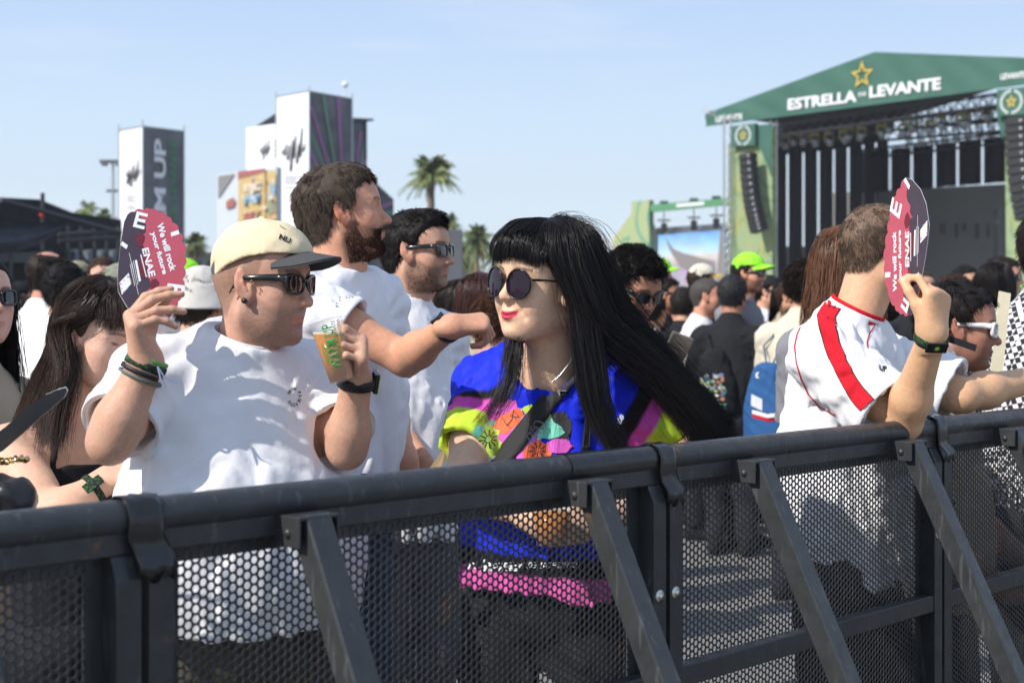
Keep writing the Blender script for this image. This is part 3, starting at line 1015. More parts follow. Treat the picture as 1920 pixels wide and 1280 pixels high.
for x, y in ((1245, 397), (1301, 392), (1343, 388)):
    mb.tube([SS.at(x, y, .2), SS.at(x, y + 42, .2)], .03, 5)
    mb.box(SS.at(x, y + 30, .2), (.16, .16, .25)); mb.box(SS.at(x, y + 16, .2), (.35, .1, .04)); mb.box(SS.at(x, y - 13, .2), (.22, .2, .2))
mb.build('hoist_rig', DARKM, side)
mb = MB(); flat(mb, SS, [(1228, 428), (1362, 420), (1362, 640), (1228, 640)], .9, .1); mb.build('screen_frame', ALU, side)
def screen_mat():
    m = bpy.data.materials.new('screen_picture'); m.use_nodes = True
    N, L = nodes(m); b = N['Principled BSDF']; b.inputs['Base Color'].default_value = (.02, .02, .02, 1)
    tc = N.new('ShaderNodeTexCoord'); sp = N.new('ShaderNodeSeparateXYZ'); L.new(tc.outputs['Object'], sp.inputs[0])
    mr = N.new('ShaderNodeMapRange'); mr.inputs['From Min'].default_value = SS.at(1300, 540, .3).z; mr.inputs['From Max'].default_value = SS.at(1300, 438, .3).z
    L.new(sp.outputs[2], mr.inputs['Value'])
    c = ramp(N, L, mr.outputs[0], [(0, (.36, .33, .42)), (.42, (.42, .38, .46)), (.58, (.62, .55, .52)), (.66, (.50, .68, .82)), (.88, (.24, .50, .86)), (1, (.16, .38, .82))])
    nz = N.new('ShaderNodeTexNoise'); nz.inputs['Scale'].default_value = 1.3; L.new(tc.outputs['Object'], nz.inputs[0])
    mx = N.new('ShaderNodeMix'); mx.data_type = 'RGBA'; mx.blend_type = 'OVERLAY'; mx.inputs['Factor'].default_value = .35; L.new(c, mx.inputs['A']); L.new(nz.outputs[1], mx.inputs['B'])
    L.new(mx.outputs['Result'], b.inputs['Emission Color']); b.inputs['Emission Strength'].default_value = .95
    return m
mb = MB(); flat(mb, SS, [(1234, 441), (1349, 433), (1349, 560), (1234, 560)], .3, .05); scr = mb.build('screen_picture', screen_mat(), side)
mb = MB(); flat(mb, SS, [(1350, 433), (1359, 432), (1359, 560), (1341, 560)], .28, .03)
flat(mb, SS, [(1246, 443), (1251, 449), (1262, 466), (1280, 474), (1341, 490), (1341, 522), (1300, 515), (1275, 500), (1262, 480), (1254, 466)], .28, .01)
mb.build('screen_wing', mat('screen_wing', (.02, .02, .02), .5, emit=(.28, .25, .25, .8)), side)

# ---- printed scaffold towers on the left
BAN = mat('banner_white', (.80, .81, .83), .8, bump=.06, bscale=.9)
def dark_ban():
    m = mat('banner_dark', (.15, .155, .165), .75, var=.6, vscale=.45, bump=.08, bscale=.7)
    return m
DB = dark_ban()
def wave_logo(mb, pl, cx, cy, s, off):
    for i, (h0, h1) in enumerate(((-.15, .10), (-.25, .35), (-.45, .30), (-.95, .55), (-.35, .75), (-.60, .35), (-.30, 1.1), (-.05, .35))):
        x = cx + (i - 3.5) * s * .20
        w = s * .055; k = .16 * s
        flat(mb, pl, [(x - w - k * .3, cy - h0 * s * 1.4), (x + w, cy - h0 * s * 1.4 - 3), (x + w + k * .5, cy - h1 * s * 1.4), (x + w * .2 + k * .4, cy - h1 * s * 1.4 + 2)], off, .01)
def tower(name, label, xl, Zl, xc, Zc, xr, Zr_, ytop):
    L_ = Plane(xl, Zl, xc, Zc); R_ = Plane(xc, Zc, xr, Zr_)
    root = empty(name, (L_.o + R_.o) / 2, label, 'banner tower')
    z1 = H + (HZ - ytop) * Zc / F
    a = P(xl, 0, Zl); c = P(xc, 0, Zc); r = P(xr, 0, Zr_)
    for q in (a, c, r): q.z = 0
    b = a + r - c
    up = Vector((0, 0, z1))
    mb = MB()
    mb.add([a, c, c + up, a + up], [(0, 1, 2, 3)]); mb.add([b, a, a + up, b + up], [(0, 1, 2, 3)]); mb.build('white_banner', BAN, root)
    mb = MB(); mb.add([c, r, r + up, c + up], [(0, 1, 2, 3)]); mb.add([r, b, b + up, r + up], [(0, 1, 2, 3)]); mb.build('dark_banner', DB, root)
    mb = MB()
    for q in (a, b, c, r):
        mb.tube([q + (q - (a + r) / 2) * .02, q + (q - (a + r) / 2) * .02 + up + Vector((0, 0, .22))], .03, 6)
    for q0, q1 in ((a, c), (c, r), (r, b), (b, a)):
        mb.tube([q0 + up, q1 + up], .03, 5)
    mb.build('scaffold_poles', ALU, root)
    return root, L_, R_, z1
ta, LA, RA, z1 = tower('banner_tower', 'shorter banner tower at the left with upright white lettering on its dark side', 224, 51.1, 268, 50, 344, 51.3, 237)
mb = MB(); wave_logo(mb, LA, 247, 326, 19, -.05); flat(mb, LA, [(236, 345), (240, 345), (243, 325), (240, 325)], -.05, .01)
mb.build('wave_emblem', mat('print_black', (.03, .03, .035), .7), ta)
mb = MB()
for j, y in enumerate((366, 371, 376, 385, 390)):
    flat(mb, LA, [(236, y), (256 - (j % 2) * 6, y - .5), (256 - (j % 2) * 6, y + 1), (236, y + 1.5)], -.05, .01)
mb.build('small_print', mat('print_grey', (.45, .42, .44), .7), ta)
mb = MB(); plane_text(mb, RA, 'WARM UP', (311, 540), (311, 262), 26, -.05, .03, vert=True, spacing=.95); mb.build('lettering', WHITEP, ta)
mb = MB(); plane_text(mb, RA, 'ESTRELLA DE LEVANTE', (330, 540), (330, 264), 15, -.05, .015, vert=True); mb.build('green_lettering', mat('print_green', (.07, .27, .12), .7), ta)
tb, LB_, RB, z1 = tower('banner_tower', 'taller banner tower with green and pink rays on its dark side', 519, 61.6, 580, 60, 659, 62.05, 171)
tb.name = 'banner_tower'
mb = MB(); wave_logo(mb, LB_, 548, 283, 29, -.05); mb.build('wave_emblem', _M['print_black'], tb)
mb = MB()
for j, y in enumerate((330, 336, 342, 350)):
    flat(mb, LB_, [(532, y), (563 - (j % 2) * 8, y - .5), (563 - (j % 2) * 8, y + 1.5), (532, y + 2)], -.05, .01)
mb.build('small_print', _M['print_grey'], tb)
mb = MB(); flat(mb, LB_, [(544, 383), (551, 382), (551, 394), (545, 395)], -.05, .01); mb.build('red_mark', mat('print_red', (.55, .04, .05), .7), tb)
mb = MB(); flat(mb, RB, [(659, 226), (685, 226), (688, 312), (700, 338), (738, 374), (738, 640), (659, 640)], .3, .3)
mb.build('dark_banner_wing', DB, tb)
mb = MB(); flat(mb, RB, [(659, 221), (701, 223), (700, 227), (659, 227)], .2, .5); mb.tube([RB.at(686, 226, .2), RB.at(686, 300, .2)], .05, 5); mb.build('roof_arm', DARKM, tb)
G = mat('ray_green', (.13, .27, .18), .7); K = mat('ray_pink', (.36, .14, .31), .7)
cx, cy = 646, 415
for k, (ex, ey, w) in enumerate(((583, 200, 5), (606, 178, 5), (634, 180, 5), (582, 253, 5), (583, 290, 5), (583, 318, 5), (583, 342, 5), (660, 240, 4), (677, 246, 4), (685, 262, 4), (686, 282, 4), (700, 345, 4), (736, 380, 5), (736, 398, 5), (736, 420, 5))):
    mb = MB()
    d = Vector((ex - cx, ey - cy)).normalized(); nn = Vector((-d.y, d.x))
    s0 = Vector((cx, cy)) + d * 30
    o_ = -.06 if ex < 659 else .24
    if ex >= 659: s0 = Vector((max(660.0, s0.x), s0.y))
    pts = [s0 + nn * 1.2, Vector((ex, ey)) + nn * w * .6, Vector((ex, ey)) - nn * w * .6, s0 - nn * 1.2]
    pts = [(min(max(p.x, 582), 737), max(p.y, 176)) for p in pts]
    flat(mb, RB, pts, o_, .01); mb.build('printed_ray', G if k % 2 else K, tb)
mb = MB(); o = RB.at(647, 160, .5); mb.lathe([(0, -.12), (.13, -.05), (.15, .05), (.08, .14), (0, .16)], 12, o); mb.tube([o, RB.at(648, 190, .5)], .03, 5); mb.build('roof_lamp', WHITEP, tb)
# white screen box and posters
WL = Plane(462, 66, 519, 64)
wb = empty('white_banner_wall', WL.w(1, 0), 'low white banner wall with a small wave emblem, left of the tall tower', 'banner wall')
mb = MB(); flat(mb, WL, [(462, 240), (525, 231), (525, 640), (462, 640)], 0, .5); mb.build('banner', BAN, wb)
mb = MB(); wave_logo(mb, WL, 495, 281, 15, -.05); mb.build('wave_emblem', _M['print_black'], wb)
mb = MB()
for y in (263, 271, 280, 289): flat(mb, WL, [(512, y), (519, y - 1), (519, y + 3), (512, y + 4)], -.05, .01)
mb.build('small_print', _M['print_grey'], wb)
mb = MB(); flat(mb, WL, [(478, 238), (515, 214), (524, 214), (524, 232)], 1.5, 1); mb.build('roof_gable', BLACKC, wb)
PL = Plane(407, 57.5, 519, 56)
po = empty('poster_hoarding', PL.w(1, 0), 'blurred hoarding with grey, orange and red posters behind the cap', 'poster hoarding')
pcols = {'pale': (.55, .60, .64), 'grey': (.22, .22, .22), 'orange': (.56, .40, .17), 'red': (.36, .12, .11), 'cream': (.62, .55, .44), 'blue': (.25, .38, .50), 'green': (.24, .30, .20)}
mb = MB(); flat(mb, PL, [(407, 327), (519, 313), (519, 640), (407, 640)], 0, .3); mb.build('board', mat('p_pale', pcols['pale'], .6), po)
for k, (cn, pts) in enumerate((('grey', [(409, 330), (440, 326), (424, 350), (409, 372)]), ('red', [(424, 378), (436, 370), (441, 378), (438, 388), (424, 392)]), ('orange', [(447, 325), (497, 319), (498, 470), (447, 470)]),
                  ('red', [(446, 322), (497, 315), (497, 322), (446, 336)]), ('cream', [(456, 345), (489, 341), (490, 356), (457, 360)]), ('blue', [(455, 368), (488, 362), (488, 378), (457, 386)]),
                  ('orange', [(500, 322), (517, 319), (518, 470), (500, 470)]), ('blue', [(506, 350), (516, 345), (516, 366), (507, 368)]), ('green', [(502, 376), (512, 374), (514, 398), (503, 404)]), ('red', [(456, 402), (478, 396), (480, 412), (458, 418)]), ('red', [(505, 410), (517, 404), (518, 430), (506, 432)]))):
    mb = MB(); flat(mb, PL, pts, -.05 - .02 * k, .01); mb.build('poster_patch', mat('p_' + cn, pcols[cn], .6), po)
_rp2 = random.Random(5)
for k in range(34):
    x, y = _rp2.uniform(448, 512), _rp2.uniform(326, 440); w, h = _rp2.uniform(3, 11), _rp2.uniform(2, 7); cn = _rp2.choice(['pale', 'cream', 'orange', 'red', 'blue', 'cream'])
    mb = MB(); flat(mb, PL, [(x, y), (x + w, y - 1), (x + w * .9, y + h), (x + w * .1, y + h + 1)], -.30 - .004 * k, .004); mb.build('poster_patch', _M['p_' + cn], po)

# ---- dark marquee and scaffold at the far left
TP = Plane(0, 30, 228, 34)
tn = empty('black_marquee', TP.w(2, 0), 'black marquee with a sagging dark drape at the left edge', 'marquee')
mb = MB(); flat(mb, TP, [(-250, 372), (0, 370), (75, 374), (135, 398), (228, 412), (228, 432), (-250, 432)], .5, 4); mb.build('roof', BLACKC, tn)
mb = MB(); flat(mb, TP, [(-250, 425), (228, 425), (228, 640), (-250, 640)], 3, .2); mb.build('back_wall', BLACKC, tn)
DRP = mat('slate_drape', (.030, .035, .050), .6, bump=.1, bscale=2.5)
v = []
for i in range(25):
    t = i / 24; xx = -250 + t * 380
    y0 = 412 + 6 * t; y1 = 474 - 52 * max(0, (t - .7) / .3) ** 1.6
    for j in range(8):
        s = j / 7; v.append(TP.at(xx, y0 + (y1 - y0) * s, -.6 - .25 * math.sin(s * 9 + t * 3) * .4))
mb = MB(); mb.add(v, [(i * 8 + j, i * 8 + 8 + j, i * 8 + 9 + j, i * 8 + j + 1) for i in range(24) for j in range(7)], True); mb.build('sagging_drape', DRP, tn)
mb = MB()
for x in (20, 80, 128, 152, 178, 200, 222):
    mb.tube([TP.at(x, 640, -.2), TP.at(x, 362 if x == 80 else 424, -.2)], .05, 6)
for y in (440, 452): mb.tube([TP.at(110, y, -.3), TP.at(226, y - 8, -.3)], .05, 6)
mb.tube([TP.at(0, 375, -.3), TP.at(226, 436, -.3)], .06, 6)
mb.build('poles', DARKM, tn)
mb = MB(); mb.tube([TP.at(80, 405, -.2), TP.at(80, 396, -.2)], .075, 8); mb.build('red_band', mat('red_band', (.6, .05, .03), .5), tn)
mb = MB()
for x in (140, 165, 190, 212): flat(mb, TP, [(x, 470), (x + 14, 468), (x + 14, 490), (x, 492)], 2.4, .3)
flat(mb, TP, [(-60, 478), (100, 470), (100, 492), (-60, 492)], 2.5, .1)
mb.build('equipment', mat('grey_kit', (.13, .15, .17), .6), tn)

# ---- low pale buildings, lamp, booths
LG = mat('pale_wall', (.42, .45, .48), .8, var=.1, vscale=.2); DG = mat('slate_wall', (.10, .11, .125), .7, var=.2, vscale=.5)
def block(name, label, cat, pts, Z, m, th=4.0, extra=None):
    pl = Plane(pts[0][0], Z, pts[0][0] + 50, Z)
    root = empty(name, pl.at(pts[0][0], 640), label, cat); root.location.z = 0
    mb = MB(); flat(mb, pl, pts, 0, th); mb.build('wall', m, root)
    if extra: extra(pl, root)
    return root
def wins(pl, root):
    mb = MB()
    for x in range(352, 590, 17): flat(mb, pl, [(x, 490), (x + 9, 490), (x + 9, 500), (x, 500)], -.05, .02)
    mb.build('dark_openings', DG, root)
    mb = MB(); flat(mb, pl, [(340, 472), (600, 476), (600, 481), (340, 478)], -.5, 5); mb.build('flat_roof', DG, root)
block('low_building', 'long low pale building behind the crowd between the two towers', 'building', [(340, 476), (600, 480), (600, 620), (340, 620)], 80, LG, 4, wins)
block('grey_booth', 'dark grey festival booth among the palms', 'booth', [(800, 512), (935, 512), (935, 620), (800, 620)], 70, DG)
block('speaker_delay_tower', 'dark delay tower box beside the palms behind the man in sunglasses', 'tower', [(836, 432), (866, 430), (866, 620), (836, 620)], 55, DG, 1.2)
block('white_tent', 'white tent roofs left of the green portal', 'tent', [(1090, 452), (1108, 444), (1128, 452), (1150, 446), (1150, 620), (1090, 620)], 95, WHITEP)
lp = P(212, 596, 55); lp.z = 0
t = empty('floodlight_mast', lp, 'thin floodlight mast rising behind the black marquee', 'light mast')
mb = MB(); mb.tube([lp, P(212, 300, 55)], [.10, .06], 8); mb.build('pole', ALU, t)
mb = MB(); q = P(212, 303, 55); mb.box(q, (.5, .12, .06)); mb.box(q + Vector((-.3, -.1, -.1)), (.1, .1, .08)); mb.box(q + Vector((.25, -.1, -.1)), (.1, .1, .08)); mb.box(P(212, 358, 55), (.25, .06, .05)); mb.build('lamp_head', DG, t)

# ================================================================== palms
FR = mat('palm_frond', attr=True, rough=.5, var=.3, vscale=1.5)
TRK = mat('palm_trunk', (.20, .155, .115), .9, var=.3, vscale=5, bump=.04, bscale=14)
def palm(x, y, Z, rpx, label, nf=46, seed=0, fan=False, ybot=None, lowel=-50, col=(.13, .17, .05)):
    rs = np.random.RandomState(seed)
    c = P(x, y, Z); r = rpx * Z / F
    root = empty('palm_tree', (c.x, c.y, 0), label, 'palm tree', 'palms on the skyline')
    mb = MB(); n = 9
    mb.tube([(c.x + .25 * math.sin(i * .6) * r * .2, c.y, c.z * i / n) for i in range(n + 1)], [.13 * r * (.95 - .30 * i / n) + .03 for i in range(n)] + [.115 * r], 9)
    mb.build('trunk', TRK, root)
    V = []; Fc = []; C = []
    for i in range(int(nf * 1.6) if fan else nf):
        az = rs.uniform(0, 6.28); el = R(rs.uniform(lowel, 80)) if not fan else R(rs.uniform(-70, 85))
        L_ = r * rs.uniform(.85, 1.15); dry = el < R(-25) and rs.rand() < .7
        cc = np.array((.22, .17, .07) if dry else col) * rs.uniform(.7, 1.35)
        d0 = np.array([math.cos(az) * math.cos(el), math.sin(az) * math.cos(el), math.sin(el)])
        side = np.array([-math.sin(az), math.cos(az), 0])
        m = 13; prev = None
        pts = []
        for k in range(m + 1):
            t = k / m
            q = np.array(c) + d0 * L_ * t + np.array([0, 0, -.55 * L_ * t * t * (1.1 - .3 * math.sin(el))])
            pts.append(q)
        for k in range(1, m):
            for s in (-1, 1):
                for e in range(2):
                    t = (k + e * .5) / m
                    q = pts[k] + (pts[k + 1] - pts[k]) * e * .5
                    ll = L_ * (.34 if not fan else .25) * math.sin(min(t * 1.25 + .12, 1) * 3.0) * rs.uniform(.7, 1.1) + .04 * L_
                    dr = (pts[k + 1] - pts[k]); dr /= np.linalg.norm(dr)
                    td = side * s * .85 + dr * .75 + np.array([0, 0, -.25 - .5 * rs.rand()]); td /= np.linalg.norm(td)
                    w = dr * L_ * .020
                    b = len(V)
                    V += [q - w, q + w, q + td * ll * .6 + w * .8 + np.array([0, 0, -.02 * ll]), q + td * ll + np.array([0, 0, -.22 * ll]), q + td * ll * .6 - w * .8]
                    Fc += [(b, b + 1, b + 2, b + 4), (b + 4, b + 2, b + 3, b + 3)]
                    C += [cc * rs.uniform(.8, 1.2)] * 5
    Fc = [f if f[2] != f[3] else f[:3] for f in Fc]
    me = new_mesh(V, Fc, False, np.array(C))
    o = obj('crown', me, FR); keep(o, root)
palm(811, 325, 68, 64, 'tall palm standing clear against the sky right of the towers', 52, 1, lowel=-8, col=(.20, .24, .09))
palm(845, 416, 75, 30, 'short palm just left of the dark booth box', 34, 2, True)
palm(895, 446, 80, 44, 'shaggy fan palm directly left of the black haired woman', 52, 3, True)
palm(934, 478, 90, 44, 'low palm partly hidden behind the black fringe', 44, 4, True)
palm(964, 432, 85, 34, 'palm crown peeping above the parting of the black hair', 34, 5, True)
palm(862, 474, 88, 42, 'low palm behind the sunglasses of the dark haired man', 44, 6, True)
palm(160, 392, 70, 34, 'palm crown rising behind the black marquee roof', 36, 7)
palm(196, 404, 80, 24, 'small palm crown left of the shorter tower', 30, 8)
palm(364, 456, 78, 36, 'palm to the right of the shorter tower', 50, 9, True)
palm(880, 506, 95, 38, 'dark palm low behind the man\'s wristwatch', 44, 10, True)
# ================================================================== people
SKIN = mat('skin', attr=True, rough=.50, sss=.06, bump=.0007, bscale=420, bump2=(.0008, 85), var=.08, vscale=85, spec=.35, rvar=.08)
HAIRS = mat('short_hair', attr=True, rough=.62, spec=.22)
HAIRM = mat('hair', attr=True, rough=.36, spec=.45)
def cloth(name, col, rough=.85, var=.03, bump=.0016, bscale=45, weave=.00025, sheen=.0, attr=False):
    if name in _M: return _M[name]
    m = mat(name, col, rough, var=var, vscale=18, bump=bump, bscale=bscale, bump2=(weave, 900), sheen=sheen, spec=.2, attr=attr)
    N, L = nodes(m); b = N['Principled BSDF']
    tc = N.new('ShaderNodeTexCoord'); mp = N.new('ShaderNodeMapping'); mp.inputs['Scale'].default_value = (1, 1, .55); L.new(tc.outputs['Object'], mp.inputs[0])
    nz = N.new('ShaderNodeTexNoise'); nz.noise_type = 'RIDGED_MULTIFRACTAL'; nz.inputs['Scale'].default_value = 5.5; nz.inputs['Detail'].default_value = 3; nz.inputs['Distortion'].default_value = .6
    L.new(mp.outputs[0], nz.inputs['Vector'])
    bp = N.new('ShaderNodeBump'); bp.inputs['Distance'].default_value = .0018
    old = b.inputs['Normal'].links[0].from_socket
    L.new(nz.outputs[0], bp.inputs['Height']); L.new(old, bp.inputs['Normal']); L.new(bp.outputs[0], b.inputs['Normal'])
    return m
WHITET = cloth('white_cotton', (.80, .80, .82))
BLACKT = cloth('black_cotton', (.018, .019, .022))
GLASSY = mat('dark_lens', (.010, .010, .013), .06, spec=.8, coat=.6)
FRAMEB = mat('black_frame', (.012, .012, .012), .18, coat=.5)
FRAMEW = mat('white_frame', (.80, .80, .80), .3)
GOLDM = mat('gold_metal', (.75, .55, .25), .25, metal=1)
ALU2 = mat('silver_metal', (.6, .6, .6), .25, metal=1)
RUBBER = mat('black_rubber', (.012, .013, .014), .5)
EYEW = mat('eye', attr=True, rough=.3, spec=.2)


def guard(f, lo, hi, m=.03):
    lo = np.asarray(lo, np.float32) - m; hi = np.asarray(hi, np.float32) + m
    def g(p):
        q = np.maximum(np.maximum(lo - p, p - hi), 0)
        out = m + np.sqrt((q * q).sum(1))
        k = (q.max(1) <= 0)
        if k.any(): out[k] = f(p[k])
        return out
    return g


class Head:
    def __init__(s, pos, fwd, up=(0, 0, 1), scale=1.0, tone=(205, 158, 130), **kw):
        s.pos = np.array(pos, float); s.R = frame(fwd, up); s.s = scale; s.tone = tone
        s.look = {k: kw.pop(k) for k in ('lips', 'stubble', 'stubcol', 'brow', 'scalp', 'flush', 'seed', 'lipw') if k in kw}
        s.st = np.array(kw.pop('stretch', (1, 1, 1)), float)
        s.kw = kw
        s.f = head_sdf(**kw)
        g = s.f
        s.low = -kw.get('necklen', .17) - .06
        def f(p):
            return g(((p - s.pos.astype(np.float32)) @ s.R.astype(np.float32)) / (s.s * s.st).astype(np.float32)) * s.s
        c = np.array([[x, y, z] for x in (-.13, .13) for y in (-.11, .11) for z in (s.low, .135)])
        w = s.W(c)
        s.lo, s.hi = w.min(0), w.max(0)
        s.sdf = guard(f, s.lo, s.hi)
    def W(s, v): return np.asarray(v, float) * (s.s * s.st) @ s.R.T + s.pos
    def L(s, v): return (np.asarray(v, float) - s.pos) @ s.R / (s.s * s.st)
    def neck(s, z=-.16): return s.W([[-.045, 0, z]])[0]


def paint_skin(v, hd, tone, arms=None):
    c = np.tile(srgb(*tone), (len(v), 1))
    p = v.astype(np.float32)
    n0 = noise(p, .035, 5); c = c * (1 + .045 * n0 + .035 * noise(p, .007, 6))[:, None] * (1 + n0[:, None] * np.array([.02, -.025, -.02]))
    if hd is not None:
        l = hd.L(v)
        m = (l[:, 2] > hd.low) & (np.abs(l[:, 1]) < .12) & (np.abs(l[:, 0]) < .14)
        if m.any():
            c[m] = head_color(l[m], hd.tone, hd.kw, **hd.look)
    return c


def hand_fn(wrist, X, D, curls, thumb=((.1, .35, .3), .9), side=1, spread=.06, size=1.0, flex=None, blend=.012):
    """wrist point, X towards the fingers, D back of the hand; side=+1 when the thumb lies along D x X.
    curls: per finger (index..little) three bends in radians; thumb: (bends), opening angle"""
    w = Vector(wrist); X = Vector(X).normalized(); D = Vector(D); D = (D - X * D.dot(X)).normalized()
    Y = D.cross(X) * side                     # towards the thumb
    s = size
    offs = [.0290, .0095, -.0105, -.0290]; ln = [.083, .087, .082, .074]
    seg = [(.042, .025, .021), (.046, .029, .022), (.042, .027, .021), (.034, .020, .019)]
    rad = [(.0098, .0086, .0077, .0065), (.0099, .0087, .0078, .0066), (.0095, .0083, .0074, .0063), (.0084, .0074, .0066, .0058)]
    parts = []; tips = []
    for i in range(4):
        b = w + (X * ln[i] + Y * offs[i]) * s
        parts.append(([w + (X * .008 + Y * offs[i] * .55) * s, b], (.0165 * s, .0125 * s), 1))
        d = (X + Y * spread * (1.5 - i)).normalized(); dd = D.copy(); pts = [b]; q = b
        for j in range(3):
            ang = curls[i][j]
            d, dd = d * math.cos(ang) - dd * math.sin(ang), dd * math.cos(ang) + d * math.sin(ang)
            q = q + d * seg[i][j] * s; pts.append(q)
        parts.append((pts, [r * s for r in rad[i]], 0)); tips.append((pts[-1], d, dd))
    (t1, t2, t3), op = thumb[0], thumb[1]
    palm = thumb[2] if len(thumb) > 2 else .5
    b = w + (X * .022 + Y * .020 - D * .006) * s
    d = (X * math.cos(op) + (Y * math.cos(palm) - D * math.sin(palm)) * math.sin(op)).normalized()
    ax = (-D * math.cos(palm) - Y * math.sin(palm)); ax = (ax - d * ax.dot(d)).normalized()   # bending direction: across the palm
    bend = (-Y * math.cos(palm) - D * math.sin(palm)); bend = (bend - d * bend.dot(d)).normalized()
    pts = [b]; q = b
    for L_, a in ((.042, t1), (.032, t2), (.026, t3)):
        q = q + d * L_ * s; pts.append(q)
        d, bend = d * math.cos(a) + bend * math.sin(a), bend * math.cos(a) - d * math.sin(a)
    parts.append((pts, [.0160 * s, .0125 * s, .0105 * s, .0085 * s], 2)); tips.append((pts[-1], d, -bend))
    heel = [w + (X * .018 + Y * .016 - D * .010) * s, w + (X * .055 + Y * .012 - D * .007) * s]
    allp = np.array([list(q) for pp in parts for q in pp[0]])
    def f(p):
        d = None
        for pts, rr, kind in parts:
            if kind == 1:
                e = chain(p, pts, rr)
                d = e if d is None else smin(d, e, .016 * s)
        d = smin(d, cone(p, heel[0], heel[1], .016 * s, .013 * s), .02 * s)
        d = smin(d, cone(p, w - X * .02 * s, w + X * .03 * s, .023 * s, .021 * s, (D, 1.3)), .02 * s)
        fd = None
        for pts, rr, kind in parts:
            if kind == 0:
                e = chain(p, pts, rr, .002)
                for a in (1, 2):
                    e = smin(e, sph(p, pts[a] + (0, 0, 0) if False else pts[a], rr[a] * 1.04), .003)
                d = smin(d, e, .0030)
                fd = True
            elif kind == 2:
                d = smin(d, chain(p, pts, rr, .004), .010)
        return d
    g = guard(f, allp.min(0) - .02, allp.max(0) + .02)
    g.tips = tips; g.pts = allp; g.lo = allp.min(0) - .03; g.hi = allp.max(0) + .03
    return g


def arm_fn(sh, el, wr, r=(.052, .043, .047, .029), flat=1.0):
    sh, el, wr = (np.array(q, float) for q in (sh, el, wr))
    m = el + (wr - el) * .28
    def f(p):
        d = cone(p, sh, el, r[0], r[1])
        d = smin(d, cone(p, sh + (el - sh) * .35, sh + (el - sh) * .6, r[0] * .98, r[0] * .92), .03)
        d = smin(d, cone(p, el, m, r[1] * .94, r[2]), .02)
        d = smin(d, cone(p, m, wr, r[2], r[3]), .03)
        return d
    a = np.array([sh, el, wr])
    g = guard(f, a.min(0) - .07, a.max(0) + .07)
    g.lo = a.min(0) - .07; g.hi = a.max(0) + .07
    return g


class Torso:
    """frame at the base of the neck: x front, y left, z up"""
    def __init__(s, pos, fwd, up=(0, 0, 1), sw=.165, w=1.0, d=1.0, belly=1.0, drop=.0):
        s.pos = np.array(pos, float); s.R = frame(fwd, up); s.sw = sw; s.w = w; s.d = d; s.b = belly; s.drop = drop
    def W(s, v): return np.asarray(v, float) @ s.R.T + s.pos
    def L(s, p): return (p - s.pos.astype(np.float32)) @ s.R.astype(np.float32)
    def core(s, q, g=0.0):
        d = ell(q, (-.005, 0, -.20), (.118 * s.d + g, .155 * s.w + g, .21 + g))
        m = np.stack([q[:, 0], np.abs(q[:, 1]), q[:, 2]], 1)
        d = smin(d, cone(m, (-.015, 0, -.045), (-.012, s.sw, -.070 - s.drop), .052 + g, .055 + g), .05)
        d = smin(d, cone(m, (-.02, .0, .005), (-.018, s.sw * .55, -.045), .042 + g, .036 + g), .03)
        d = smin(d, ell(q, (.012, 0, -.075), (.072 + g, .13 * s.w + g, .055 + g)), .05)
        d = smin(d, ell(q, (.012 * s.b, 0, -.42), (.118 * s.b + g, .150 * s.b * (.6 + .4 * s.w) + g, .20)), .08)
        return d
    def sh(s, side): return s.W([[-.010, s.sw * side, -.078 - s.drop]])[0]


def fold_noise(q, amp, seed, sc=(.10, .10, .30)):
    z = q / np.asarray(sc, np.float32)
    n = noise(z, 1.0, seed, 6)
    return amp * (np.abs(n) * 2 - .8) * -1


